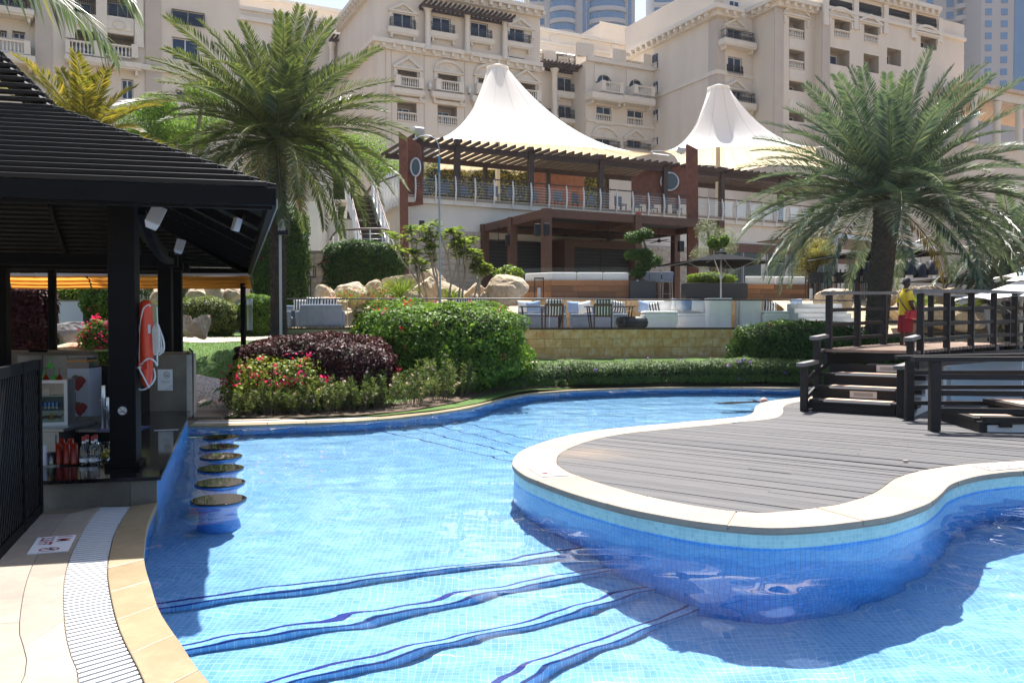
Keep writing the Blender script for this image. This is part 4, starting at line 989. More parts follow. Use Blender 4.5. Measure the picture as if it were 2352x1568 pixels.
# narrow-leaved shrubs along the kerb
def shrub(x, y, w_, hh, n, label, fl):
    z = .03; t = thing('flowering_shrub', label, 'shrub', (x, y, z), 0, 'narrow-leaved shrubs along the pool kerb')
    ns = 26; m = MB(); C = []; N_ = []; Fw = []
    for k in range(ns):
        a = rnd.uniform(0, 2*PI); r_ = w_ * math.sqrt(rnd.random()) ; hx = hh * rnd.uniform(.6, 1.05) * (1 - .35*(r_/w_)**2)
        tip = Vector((r_*math.cos(a), r_*math.sin(a)*.8, hx)); b = Vector((tip.x*.35, tip.y*.35, 0)); P = [b.lerp(tip, q) + Vector((0,0,.05*math.sin(PI*q))) for q in (0,.35,.7,1)]
        m.tube(P, [.008,.006,.005,.003], 4, cap=False)
        for q in range(int(n/ns)):
            s_ = rnd.random()**.6; c = b.lerp(tip, .2 + .85*s_); d = Vector((rnd.gauss(0,1), rnd.gauss(0,1), rnd.uniform(.2,1.1))).normalized()
            C.append(c + d*.04); N_.append(d.cross(Vector((rnd.gauss(0,1),rnd.gauss(0,1),rnd.gauss(0,1))))); Fw.append(d)
    m.build('stem', M_bark, t)['kind'] = 'stuff'
    C, N_, Fw = np.array(C), np.array(N_), np.array(Fw)
    k_ = len(C); link('foliage', quads_mesh('foliage', leaf_quads(C, N_, NR.uniform(.06,.11,k_), NR.uniform(.012,.02,k_), .15, .25, Fw), ML_lance), t)['kind'] = 'stuff'
    ids = NR.choice(k_, fl); FC = np.repeat(C[ids] + np.array([0,-.02,.05]), 4, 0) + NR.normal(0,.01,(fl*4,3))
    link('flowers', quads_mesh('flowers', leaf_quads(FC, NR.normal(0,1,(fl*4,3)), np.full(fl*4,.045), np.full(fl*4,.042), .1), MF_white), t)['kind'] = 'stuff'
sh_px = [(560,14.05,.42,.55,'shrub at the near end of the kerb beside the bar path'),(625,14.15,.45,.62,'shrub second along the kerb, under the magenta bougainvillea'),(690,14.2,.45,.66,'shrub third along the kerb below the purple bush'),(755,14.35,.42,.64,'shrub fourth along the kerb below the purple bush'),(815,14.65,.45,.72,'shrub fifth along the kerb with pale pink flowers'),(880,15.1,.48,.78,'shrub sixth along the kerb with pale pink flowers'),(945,15.7,.5,.85,'shrub seventh along the kerb under the big green bush'),(1005,16.4,.5,.95,'tall shrub eighth along the kerb under the big green bush'),(1055,17.2,.45,.8,'last shrub on the kerb at the bend of the pool'),(655,14.75,.4,.7,'shrub in the second row beneath the purple bush'),(780,15.0,.42,.75,'shrub in the second row at the purple bush edge')]
for px, Y, w_, hh, lab in sh_px: shrub(hX(px, Y), Y, w_, hh, 1700, 'narrow-leaved ' + lab, 14)
# ---------------------------------------------------------------- palms
def frond_mesh(name, L, el, curl, n_leaf, leafL, leafW, lm, vee=.55, fall=0.0, seed=0, twist=0):
    """local: x outwards, z up; el = starting elevation, curl = total bend downwards (radians)"""
    rg = random.Random(seed); N = 16; P = []; ang = el; p = Vector((0, 0, 0)); st_ = L / N
    for i in range(N + 1):
        P.append(p.copy()); p = p + Vector((math.cos(ang), 0, math.sin(ang))) * st_; ang -= curl / N * (.5 + 1.0 * i / N)
    m = MB(); m.tube(P, [max(.003, .022 * (1 - i / N) ** .8 + .002) for i in range(N + 1)], 4, 1, smooth=True)
    vs = []
    for k in range(n_leaf):
        s_ = .12 + .88 * k / (n_leaf - 1); f = s_ * N; i = min(N - 1, int(f)); c = P[i].lerp(P[i+1], f - i); T = (P[i+1] - P[i]).normalized()
        up = Vector((0, 1, 0)).cross(T) * -1; up = up if up.z > 0 else up
        up = T.cross(Vector((0, 1, 0))).normalized() * 1.0
        if up.dot(Vector((-math.sin(el), 0, math.cos(el)))) < 0: up = -up
        ll = leafL * (.35 + .65 * min(1, s_ * 5)) * (1 - .62 * max(0, s_ - .55) / .45) * rg.uniform(.85, 1.1)
        for sd in (-1, 1):
            fw = .55 + .55 * s_ + rg.gauss(0, .12); side = Vector((0, sd, 0)); 
            dr = (side * math.cos(vee) + up * math.sin(vee) * rg.uniform(.5, 1.2) + T * fw).normalized()
            tip = c + dr * ll + Vector((0, 0, -fall * ll * rg.uniform(.5, 1.4)))
            wd = dr.cross(up).normalized() * leafW * .5 + up * leafW * .25 * sd
            mid = c.lerp(tip, .45) + up * ll * .03
            b = len(m.v); m.v += [tuple(c), tuple(mid + wd), tuple(tip), tuple(mid - wd)]; m.f.append((b, b+1, b+2, b+3)); m.m.append(0); m.sm.append(False)
    me = m.mesh(name, [lm, M_rach]); me.attributes.new('rnd', 'FLOAT', 'FACE').data.foreach_set('value', [rg.random() for _ in me.polygons]); return me
M_rach = plain('frond midrib', (.14,.15,.06), .5)
ML_palm1 = leaf_mat('date palm leaflet', (.052,.082,.034), (.135,.165,.07), .36, .36, .5)
ML_palm2 = leaf_mat('blue green palm leaflet', (.052,.09,.068), (.13,.175,.13), .3, .36, .5)
ML_coco = leaf_mat('coconut palm leaflet', (.09,.105,.025), (.24,.20,.045), .42, .45)
ML_dry = leaf_mat('dry palm leaflet', (.18,.12,.04), (.34,.24,.09), .35, .6)
M_trunk = mat('palm trunk', (.075,.058,.045), .95, .5, 9, .8, 30, .02)
def palm(label, base, H, r0, r1, nf, L, lm, seed, el0=-55, el1=84, leaf=(.42,.026), nl=62, lean=(0,0), dry=3, crown_r=1.0, group=None):
    rg = random.Random(seed); t = thing('palm_tree', label, 'palm', tuple(base), 0, group); m = MB(); NS = 18
    pts = [Vector((lean[0]*(i/NS)**1.5, lean[1]*(i/NS)**1.5, -.1 + (H+.1)*i/NS)) for i in range(NS+1)]
    rad = [(r0 + (r1-r0)*i/NS) * (1 + .35*math.exp(-i*1.2)) for i in range(NS+1)]
    m.tube(pts, rad, 14, smooth=True)
    k = 0; z = 0
    while z < H - .05:                         # old leaf bases in a spiral
        f = (z + .1)/(H + .1)*NS; i = min(NS-1, int(f)); c = pts[i].lerp(pts[i+1], f-i); rr = rad[i] + (rad[i+1]-rad[i])*(f-i)
        up_ = sstep(H-.9, H, z)
        for q in range(8):
            a = 2*PI*(q/8) + k*.41 + rg.uniform(-.05,.05); d = Vector((math.cos(a), math.sin(a), 0)); s_ = Vector((-d.y, d.x, 0)); w_ = rr*.36; hh = .12 + .12*up_; o_ = .045 + .1*up_
            b = c + d*rr*.94; P = [b - s_*w_ , b + s_*w_, b + s_*w_*.55 + d*o_ + Vector((0,0,hh)), b - s_*w_*.55 + d*o_ + Vector((0,0,hh)), b + d*(-.02) + Vector((0,0,hh*1.05))]
            m.add(P, [(0,1,2,3),(3,2,4),(1,4,2),(0,3,4)])
        z += .075; k += 1
    m.build('trunk', M_trunk, t)
    top = pts[-1]; ga = 2.39996
    var = {}
    for i in range(nf):
        u = (i + .5)/nf; el = el1 + (el0 - el1)*u**.85; q = round((el + 90)/14)*14 - 90
        if (q, i % 2) not in var:
            curl = R(20 + 30*max(0, math.cos(R(q)))) + R(26)*sstep(35, -5, q)
            var[(q, i % 2)] = frond_mesh('frond', L*(.86 if q > 60 else 1.0)*(1 - .06*(i % 2)), R(q), curl, nl, leaf[0], leaf[1], lm, .5, .14 if q > 0 else .24, seed*31 + q + i % 2)
        a = i*ga + rg.uniform(-.15,.15); sc = rg.uniform(.88,1.06)
        d = Vector((math.cos(a), math.sin(a), 0))
        o = link('frond', var[(q, i % 2)], t, top + d*r1*.7*crown_r + Vector((0,0,-.15 + .35*(1-u))), (rg.uniform(-.25,.25), R(rg.uniform(-7,7)), a), (sc, sc, sc))
    for i in range(dry):
        me = frond_mesh('dry_frond', L*.6, R(-35), R(50), 40, leaf[0]*.8, leaf[1], ML_dry, .3, .6, seed + i)
        a = rg.uniform(0, 2*PI); link('dry_frond', me, t, top + Vector((math.cos(a)*r1*.8, math.sin(a)*r1*.8, -.25)), (0, 0, a))
    return t
p1 = G(638, 778, 0); PY1 = 21.0
palm('tall date palm with dark trunk rising behind the bar roof', (hX(640,PY1), PY1, A(640,782,PY1).z), A(640,318,PY1).z - A(640,782,PY1).z, .175, .19, 84, 3.55, ML_palm1, 4, el0=-20, leaf=(.54,.033), nl=100)
PY2 = 22.8
palm('large blue-green date palm behind the bridge stairs', (hX(2010,PY2), PY2, .45), A(2035,455,PY2).z - .45, .27, .32, 92, 4.3, ML_palm2, 8, lean=(hX(2040,PY2)-hX(2010,PY2),0), el0=-14, leaf=(.6,.036), nl=100, crown_r=1.2, dry=1)
PY3 = 27.5
palm('date palm with drooping pale fronds at the right edge', (hX(2322,PY3), PY3, .5), A(2330,560,PY3).z - .5, .24, .3, 52, 3.4, ML_palm2, 15, el0=-62, el1=70, leaf=(.48,.04), nl=74, dry=10)
# young coconut palm behind the bar roof, and the frond that hangs in from above
PY4 = 24.0
palm('yellowish young coconut palm behind the bar roof', (hX(205,PY4), PY4, .8), A(205,330,PY4).z - .8, .13, .12, 34, 2.9, ML_coco, 21, el0=-25, el1=80, leaf=(.66,.05), nl=60, dry=9)
ov_ = thing('overhanging_palm', 'palm out of frame whose grey-green frond hangs in at the top left', 'palm', (-7.6, 9.3, .03))
MB().tube([(0,0,0),(.1,0,2.5),(.15,0,5.9)], [.2,.15,.13], 10).build('trunk', M_trunk, ov_)
tipo = Vector((.15,0,5.9))
for i, (a, q) in enumerate(((-.05,38),(.35,30),(.9,20),(1.7,40),(2.6,30),(3.4,25),(4.3,40),(-.8,45))):
    me = frond_mesh('frond', 3.3, R(q), R(98 if i < 2 else 80), 42, .62, .04, ML_palm2, .25, .75, 50 + i); link('frond', me, ov_, tipo, (0, 0, a))
# ================================================================== restaurant terraces, pergolas and tents
TH = R(26.5); E1 = Vector((math.cos(TH), math.sin(TH), 0)); E2 = Vector((-math.sin(TH), math.cos(TH), 0))
M_cream = mat('cream render', (.66,.61,.53), .85, .06, 1.5, .1, 30)
M_white = plain('white painted metal', (.74,.74,.73), .4)
M_brown = mat('brown timber', (.092,.037,.018), .5, .3, 3, .15, 40, .004, stretch=(1,1,4))
M_dkbrown = mat('dark brown timber', (.045,.022,.016), .55, .3, 3, .1, 40, .004)
M_rust = mat('rusted steel', (.16,.055,.03), .7, .4, 4, .25, 30)
M_cedar = mat('cedar plank', (.34,.15,.055), .45, .35, 3, .15, 30, .004, stretch=(3,3,18), rnd_obj=.55)
M_char = mat('charcoal planter', (.035,.04,.045), .55, .15, 4, .1, 60)
M_glass = glass('railing glass', (.99,1,.998), .3, .997)
M_tan = stone_mat('tan limestone block', (.62,.39,.17), (.50,.245,.065), (.74,.59,.40), .75, 5)
def rock_mat(name, c, dark, warm):
    m_ = stone_mat(name, c, dark, warm, .9, 1.1); t = m_.node_tree; b = t.nodes['Principled BSDF']; co = t.nodes.new('ShaderNodeTexCoord')
    nz = t.nodes.new('ShaderNodeTexNoise'); nz.inputs['Scale'].default_value = 2.2; nz.inputs['Detail'].default_value = 8; nz.inputs['Roughness'].default_value = .72; t.links.new(co.outputs['Object'], nz.inputs['Vector'])
    vo = t.nodes.new('ShaderNodeTexVoronoi'); vo.feature = 'DISTANCE_TO_EDGE'; vo.inputs['Scale'].default_value = 1.7; t.links.new(nz.outputs['Color'], vo.inputs['Vector'])
    r = t.nodes.new('ShaderNodeValToRGB'); r.color_ramp.elements[0].position = .0; r.color_ramp.elements[0].color = (.5,.42,.34,1); r.color_ramp.elements[1].position = .035; r.color_ramp.elements[1].color = (1,1,1,1); t.links.new(vo.outputs['Distance'], r.inputs[0])
    mx = t.nodes.new('ShaderNodeMix'); mx.data_type = 'RGBA'; mx.blend_type = 'MULTIPLY'; mx.inputs[0].default_value = .8; src = b.inputs['Base Color'].links[0].from_socket; t.links.new(src, mx.inputs[6]); t.links.new(r.outputs[0], mx.inputs[7]); t.links.new(mx.outputs[2], b.inputs['Base Color'])
    bp = t.nodes.new('ShaderNodeBump'); bp.inputs['Strength'].default_value = .7; bp.inputs['Distance'].default_value = .12; t.links.new(nz.outputs['Fac'], bp.inputs['Height']); t.links.new(bp.outputs[0], b.inputs['Normal'])
    return m_
M_boulder = rock_mat('pale boulder', (.54,.44,.32), (.38,.27,.15), (.64,.56,.46))
M_rubble = stone_mat('rubble stone', (.50,.43,.35), (.42,.35,.28), (.58,.52,.44), .85, 2.5)
M_mortar = mat('mortar', (.42,.37,.31), .9, .1, 10, .3, 60)
M_floor2 = mat('terrace decking', (.3,.26,.22), .7, .15, 3, .1)
M_cloth = mat('white dust cover', (.9,.87,.82), .9, .05, 3, .25, 14, .02)
M_denim = mat('blue canvas', (.20,.24,.31), .9, .12, 8, .3, 80); M_blue = mat('pale blue cushion', (.30,.40,.58), .9, .1, 8, .2, 60)
TZ = 1.44
# ---- lower terrace: slab, curved block wall, glass
fpx = [(560,25.6),(640,25.7),(800,25.4),(1000,25.3),(1197,25.2),(1330,25.6),(1450,26.0),(1600,26.4),(1750,26.7),(1870,27.0),(1960,27.4)]
fl_ = resample(catmull([Vector((hX(px,Y), Y, 0)) for px, Y in fpx]), .15)
structure(slab(fl_ + [Vector((12,31.2,0)), Vector((-9,31.2,0))], TZ-.12, TZ-.002).build('lower_terrace', M_floor2))
tw_ = thing('terrace_wall', 'tan limestone block wall below the glass terrace railing', 'wall', (0,0,0))
wl = [p for p in fl_ if p.x > hX(1185,25.3)]
slab([p + Vector((0,.06,0)) for p in wl] + [p + Vector((0,.4,0)) for p in wl[::-1]], .1, TZ-.02).build('wall_core', M_mortar, tw_)
wr = resample(wl, .555); rows = 4; rh = .285
for r_ in range(rows):
    z1 = TZ - .016 - r_*rh
    half = resample(wl, .2775)
    pts_ = half[(r_ % 2)::2]
    for a, b in zip(pts_, pts_[1:]):
        d = (b-a).normalized(); nn = Vector((d.y,-d.x,0)); pr = rnd.uniform(-.006,.006)
        MB().prism([tuple(p)[:2] for p in (a+d*.004+nn*(.02+pr), b-d*.004+nn*(.02+pr), b-d*.004-nn*.06, a+d*.004-nn*.06)], z1-rh+.006, z1-.002).build('stone_block', M_tan, tw_, bevel=.004)
capb = strip_piece([p - Vector((0,.03,0)) for p in fl_], None, [p + Vector((0,.1,0)) for p in fl_], None, TZ-.012, TZ+.04).build('coping_strip', M_dkbrown, tw_)
lw = [p for p in fl_ if p.x <= hX(1195,25.3)]
slab([p + Vector((0,.03,0)) for p in lw] + [p + Vector((0,.35,0)) for p in lw[::-1]], .5, TZ-.125).build('low_wall', M_pave, tw_)
gr_ = thing('glass_railing', 'frameless glass railing with black handrail along the lower terrace', 'railing', (0,0,0))
gp = resample([p for p in fl_ if p.x > hX(640,25.7)], 1.02)
for a, b in zip(gp, gp[1:]):
    d = (b-a).normalized(); MB().bar(a+d*.012+Vector((0,.03,TZ+.46)), b-d*.012+Vector((0,.03,TZ+.46)), .012, .86).build('glass_panel', M_glass, gr_)
MB().tube([p + Vector((0,.03,TZ+.93)) for p in gp], .022, 6).build('handrail', M_darkmetal, gr_)
for p in gp[::2]: MB().bb(p.x-.006,p.x+.006,p.y+.02,p.y+.04,TZ+.03,TZ+.9).build('clamp_post', plain('pale steel', (.6,.62,.62), .35, .5), gr_)
# ---- middle terrace
MZ = 2.52
structure(slab([Vector((-14,30.9,0)), Vector((14,30.9,0)), Vector((24,62,0)), Vector((-30,62,0))], 1.0, MZ).build('middle_terrace', M_floor2))
rw = thing('retaining_wall', 'tan stone retaining wall behind the lower terrace seating', 'wall', (0,0,0))
MB().bb(hX(1190,30.9), 12.0, 30.84, 30.89, TZ, MZ-.01).build('wall_core', M_mortar, rw)
for k in range(21):
    for r_ in range(3):
        x0 = hX(1190,30.9) + k*.58 + (r_ % 2)*.29
        if x0 < 11.4: MB().bb(x0+.004, x0+.576, 30.80+rnd.uniform(-.006,.006), 30.839, TZ+.02+r_*.35, TZ+.02+r_*.35+.344).build('stone_block', M_tan, rw)
# ---- boulders
def boulder(c, w_, h_, d_, seed, label, name='boulder', grp='pale boulders of the rock garden', m_=None):
    rg = random.Random(seed); bm = bmesh.new(); bmesh.ops.create_icosphere(bm, subdivisions=4, radius=1)
    pl_ = [(Vector((rg.gauss(0,1), rg.gauss(0,1), rg.gauss(0,.8))).normalized(), rg.uniform(.5,.82)) for _ in range(11)]
    so = Vector((rg.uniform(0,50), rg.uniform(0,50), 0))
    for v in bm.verts:
        for nn, dd in pl_:
            e = v.co.dot(nn) - dd
            if e > 0: v.co -= nn*e*.96
        f = 1 + .12*mnoise.noise(v.co*1.3+so) + .07*mnoise.noise(v.co*3.5+so) + .045*mnoise.noise(v.co*8+so) + .02*mnoise.noise(v.co*18+so)
        v.co *= f
    lo = [min(v.co[i] for v in bm.verts) for i in range(3)]; hi = [max(v.co[i] for v in bm.verts) for i in range(3)]
    for v in bm.verts: v.co = Vector(((v.co.x-lo[0])/(hi[0]-lo[0])*w_ - w_/2, (v.co.y-lo[1])/(hi[1]-lo[1])*d_ - d_/2, (v.co.z-lo[2])/(hi[2]-lo[2])*h_))
    for f in bm.faces: f.smooth = (f.index % 1 == 1)
    me = bpy.data.meshes.new(name); bm.to_mesh(me); bm.free(); me.materials.append(m_ or M_boulder)
    o = link(name, me, None, c, (0,0,rg.uniform(-.3,.3))); return tag(o, label, 'boulder', grp)
def boulder_px(x0, x1, y0, y1, Y, seed, label, sink=.12, **k):
    s_ = Y/FP; z1, z0 = A((x0+x1)/2, y0, Y).z, A((x0+x1)/2, y1, Y).z
    return boulder((hX((x0+x1)/2, Y), Y, z0 - sink), (x1-x0)*s_*1.3, z1-z0+sink, (x1-x0)*s_*.9, seed, label, **k)
BL = [(727,774,653,690,29.3,'pale boulder at the left end of the rock row below the rubble wall'),(773,841,646,690,29.5,'broad pale boulder second from the left in the rock row'),(840,893,641,688,29.7,'pale boulder third from the left beside the terrace table'),(886,956,631,672,30.2,'flat-topped boulder behind the yellow grass tuft'),(944,996,634,690,29.2,'tall boulder in front of the frangipani stems on the left'),(967,1018,614,650,30.6,'pointed boulder behind the frangipani tree'),(992,1070,642,680,30.2,'wide boulder behind the frangipani stems'),(1074,1124,648,688,29.6,'boulder left of the largest boulder'),(1118,1203,630,688,29.0,'largest pale boulder beside the cedar banquette')]
for k, (x0,x1,y0,y1,Y,lab) in enumerate(BL): boulder_px(x0,x1,y0,y1,Y,100+k,lab,.35)
for k, (x0,x1,y0,y1,lab) in enumerate(((718,792,682,702,'low flat stone at the foot of the leftmost boulder'),(912,962,688,712,'low stone under the red flowering sprigs'),(1000,1062,686,706,'low stone under the frangipani stems'),(1076,1128,690,706,'low stone below the boulder gap'),(928,968,662,690,'small stone between two tall boulders'),(1084,1104,672,688,'small round stone left of the largest boulder'),(1102,1122,668,686,'small round stone touching the largest boulder'))): boulder_px(x0,x1,y0,y1,28.6,140+k,lab,.25)
structure(MB().grid(lambda u, v: Vector((-9.5+10.4*u, 27.9+3.2*v, TZ + .8*sstep(0,.9,v) + .12*mnoise.noise(Vector((u*9,v*4,0))))), 40, 14).build('rock_garden_soil', mat('sandy soil', (.42,.33,.22), .95, .25, 3, .5, 40)))
# behind the bar: boulders beyond the lawn
for k, (x0,x1,y0,y1,Y,lab) in enumerate(((430,470,660,700,26,'pale rock in the bank seen under the awning at left'),(462,512,655,698,26.4,'large pale rock in the bank seen under the awning'),(505,553,657,690,26.6,'pale rock in the bank beside the thin awning post'),(350,378,660,690,26.2,'pale rock seen between the bar posts'),(420,444,722,762,20.6,'pale rock on the lawn edge behind the rear bar post'),(438,470,728,766,20.3,'round rock on the lawn edge under the violet shrubs'),(455,484,722,752,20.8,'small rock on the lawn edge next to the path'))): boulder_px(x0,x1,y0,y1,Y,170+k,lab,.15)
boulder_px(128,192,738,780,19.2,190,'grey rock on the lawn behind the bar',.1,m_=mat('grey rock', (.26,.25,.24), .9, .3, 3, .4, 20))
boulder_px(135,215,786,800,18.4,191,'low pale rock edging the lawn behind the bar',.05)
# ---- rubble panels
def stone_variants():
    out = []
    for k in range(9):
        n = rnd.randint(6,8); P = [(math.cos(2*PI*i/n + rnd.uniform(-.2,.2))*rnd.uniform(.46,.56), math.sin(2*PI*i/n + rnd.uniform(-.2,.2))*rnd.uniform(.44,.54)) for i in range(n)]
        m = MB(); vs = [(x,0,z) for x,z in P] + [(x*.86,-.7,z*.86) for x,z in P] + [(rnd.uniform(-.1,.1),-1,rnd.uniform(-.1,.1))]
        m.add(vs, [(i,(i+1)%n,n+(i+1)%n,n+i) for i in range(n)] + [(n+i,n+(i+1)%n,2*n) for i in range(n)], 0, True); out.append(m.mesh('rubble_stone', M_rubble))
    return out
SV = stone_variants()
def rubble(parent, x0, x1, z0, z1, y, cw=.36, ch=.26):      # in the parent's frame, facing -y
    r_ = 0; z = z0
    while z < z1 - .08:
        h_ = ch*rnd.uniform(.8,1.2); x = x0 + (r_ % 2)*cw*.4*rnd.random()
        while x < x1 - .08:
            w_ = cw*rnd.uniform(.65,1.3); w2 = min(w_, x1 - x)
            link('rubble_stone', rnd.choice(SV), parent, (x+w2/2, y, z+h_/2 + rnd.uniform(-.03,.03)), (0, rnd.uniform(-.25,.25), 0), (w2*1.04, .06*rnd.uniform(.6,1.3), h_*1.06)); x += w2
        z += h_; r_ += 1
# ---- pavilion building with upper terrace, in the slanted grid
F0 = Vector((1.42, 34, 0)); W0 = F0 + E2*6.3; UZ = 7.5
bl = thing('restaurant_building', 'cream two-storey restaurant with rubble stone base behind the pergola', 'building', tuple(W0), TH)
def toL(p): q = Vector(p) - W0; return Vector((q.dot(E1), q.dot(E2), q.z))
def sx(px): k = (px-CX)/FP; return (k*W0.y - W0.x)/(E1.x - k*E1.y)        # wall coordinate of a photo column
sL = sx(945); sR = 30
MB().bb(sL, sR, 0, 9, 1, UZ-.35).build('wall', M_cream, bl)
MB().bb(sL-.25, sR, -.18, 9, UZ-.35, UZ).build('floor_slab', M_cream, bl)
MB().bb(sL-.27, sR, -.22, -.181, UZ-.12, UZ-.02).build('slab_edge', M_pave, bl)
MB().bb(sL+.01, sx(1110), -.03, -.002, MZ, 5.95).build('mortar_bed', M_mortar, bl); rubble(bl, sL+.02, sx(1110), MZ, 5.9, -.03)
MB().bb(sx(1470), sx(1640), -.03, -.002, MZ, 5.75).build('mortar_bed', M_mortar, bl); rubble(bl, sx(1470), sx(1640), MZ, 5.7, -.03)
# dark louvred shutters and cedar portal under the pergola
s0_, s1_ = sx(1122), sx(1460)
MB().bb(s0_, s1_, -.012, -.002, MZ, 5.6).build('shutter_backing', plain('shutter dark', (.008,.008,.009), .6), bl)
for a, b in ((s0_, sx(1175)),(sx(1180), sx(1242)),(sx(1245),sx(1262)),(sx(1440),s1_)):
    for k in range(17): MB().bb(a+.03, b-.03, -.06, -.014, MZ+.3+k*.17, MZ+.3+k*.17+.09).build('shutter_louvre', plain('louvre black', (.018,.018,.02), .4), bl)
    for x in (a, b-.03): MB().bb(x, x+.03, -.08, -.013, MZ, 5.6).build('shutter_stile', plain('louvre black', (.018,.018,.02), .4), bl)
pa, pb = sx(1262), sx(1425)
MB().bb(pa, pa+.55, -1.5, -.1, MZ, 5.3).build('portal_jamb', M_brown, bl); MB().bb(pb-.25, pb, -1.5, -.1, MZ, 5.3).build('portal_jamb', M_brown, bl)
MB().bb(pa, pb, -1.5, -.1, 5.3, 5.7).build('portal_head', M_brown, bl); MB().bb(pa+.56, pb-.26, -1.05, -.99, MZ, 5.29).build('portal_panel', plain('shutter dark', (.008,.008,.009), .6), bl)
for k in range(14):
    for a, b in ((pa+.6,(pa+pb)/2+.1),((pa+pb)/2+.2,pb-.3)): MB().bb(a, b, -1.11, -1.055, MZ+.35+k*.17, MZ+.42+k*.17).build('portal_louvre', plain('louvre black', (.018,.018,.02), .4), bl)
# dark glazing of the right-hand part of the ground floor
M_dkglass = plain('dark window glass', (.02,.03,.035), .05); M_dkwood = mat('dark red timber', (.10,.035,.02), .5, .3, 3, .1)
for k, (a, b) in enumerate(((1650,1700),(1705,1745),(1760,1800),(1812,1850))):
    w_ = MB().bb(sx(a), sx(b), -.07, -.03, MZ, 5.6).build('glass_door', M_dkglass, bl); MB().bb(sx(a)-.08, sx(a), -.1, -.025, MZ, 5.7).build('door_frame', plain('grey frame', (.3,.31,.32), .4), w_)
for k in range(16):
    a = sx(1862) + k*1.05
    if a > 27: break
    if k % 3 != 2: MB().bb(a, a+.95, -.06, -.02, MZ, 5.2).build('glass_door', M_dkglass, bl)
    else: MB().bb(a, a+.95, -.10, -.02, MZ, 5.2).build('curtain', mat('pale curtain', (.5,.48,.45), .9, .1, 2), bl)
MB().bb(sx(1862), 28, -.12, -.012, 5.2, 5.75).build('brown_fascia', M_dkwood, bl); MB().bb(sx(1650), sx(1858), -.14, -.012, 5.6, 6.1).build('brown_fascia', M_dkwood, bl)
# ---- upper railing: bowed white fins, glass, cables, brown handrail
ur = thing('upper_railing', 'upper terrace railing with bowed white fins and cables', 'railing', tuple(W0), TH)
fin = MB(); prof = [(0,-.32),(-.04,-.3),(-.13,.0),(-.17,.35),(-.13,.7),(-.05,.98),(0,1.0),(-.03,.7),(-.06,.35),(-.03,0),(0,-.1)]
vs = [(-.02,y,z) for y,z in prof] + [(.02,y,z) for y,z in prof]; n = len(prof)
fin.add(vs, [(i,(i+1)%n,n+(i+1)%n,n+i) for i in range(n)] + [(i,i+1,n-2-i+0,n-1-i) if False else (0,1,2) for i in range(0)])
for a, b, c, d in ((0,1,10,10),(1,2,9,10),(2,3,8,9),(3,4,7,8),(4,5,6,7)):
    f_ = (a,b,c) if c == d else (a,b,c,d); fin.add([vs[i] for i in f_], [tuple(range(len(f_)))[::-1]]); fin.add([vs[n+i] for i in f_], [tuple(range(len(f_)))])
fin_me = fin.mesh('fin', M_white)
fs = [sx(px) for px in (1018,1092,1160,1200,1248,1317,1386,1455,1524)]
x = sL + .1; xs2 = []
while x < 24: xs2.append(x); x += 1.0
for x in xs2: link('fin', fin_me, ur, (x, -.23, UZ))
for a, b in zip(xs2, xs2[1:]): MB().bb(a+.05, b-.05, -.19, -.18, UZ+.06, UZ+.86).build('glass_panel', M_glass, ur)
for k in range(6): MB().tube([(xs2[0],-.3 + .05*abs(k-2.5)*.6,UZ+.12+k*.13),(xs2[-1],-.3+ .05*abs(k-2.5)*.6,UZ+.12+k*.13)], .006, 4).build('cable', M_steel, ur)
MB().bar((xs2[0]-.1,-.24,UZ+.98),(24,-.24,UZ+.98), .08, .05).build('handrail', M_dkbrown, ur)
# the bowed fins that turn the corner and run back
for k in range(9):
    a = Vector((sL - .15 - .12*math.sin(k*.35), .25 + k*.42, UZ)); o = link('fin', fin_me, ur, a, (0,0,-PI/2 + .3 - .05*k), (1.2,1.3,1.35))
MB().tube([(sL+.0,-.25,UZ+.98),(sL-.3,.3,UZ+1.0),(sL-.5,2,UZ+1.0),(sL-.6,4.2,UZ+1.0)], .04, 6).build('handrail', M_dkbrown, ur)
# ---- timber pergola on the middle terrace
pg = thing('timber_pergola', 'brown timber pergola in front of the restaurant', 'pergola', tuple(F0), TH)
PZ = 6.33
for s_, t_ in ((0,0),(4.48,0),(9.1,0),(0,3.15),(0,6.13),(9.1,3.25)): MB().bb(s_-.17, s_+.17, t_-.17, t_+.17, MZ, PZ).build('post', M_brown, pg, bevel=.01)
for a, b in (((.171,0),(4.309,0)),((4.651,0),(8.929,0)),((0,.171),(0,2.979)),((0,3.321),(0,5.959)),((9.1,.171),(9.1,3.079)),((9.1,3.421),(9.1,6.2)),((.2,6.14),(9.0,6.14)),((4.48,.18),(4.48,6.1)),((.18,3.15),(4.38,3.15)),((4.58,3.15),(8.9,3.15))):
    MB().bar((*a,PZ-.19),(*b,PZ-.19), .2 if a[1]*b[1] == 0 and a[1] == 0 else .19, .36).build('beam', M_brown, pg, bevel=.008)
MB().bb(.1,4.38,.1,6.05,PZ-.1,PZ-.06).build('roof_panel', M_char, pg); MB().bb(4.58,9.0,.1,6.05,PZ-.1,PZ-.06).build('roof_panel', M_char, pg)
def black_speaker(parent_loc, rz, label):
    o = thing('wall_speaker', label, 'loudspeaker', parent_loc, rz, 'black loudspeakers on the pergola posts')
    MB().prism([(-.13,-.14),(.13,-.14),(.09,.12),(-.09,.12)], -.24, .24).build('cabinet', M_darkmetal, o, bevel=.03); MB().bar((0,.1,0),(0,.2,0), .05,.05).build('bracket', M_darkmetal, o)
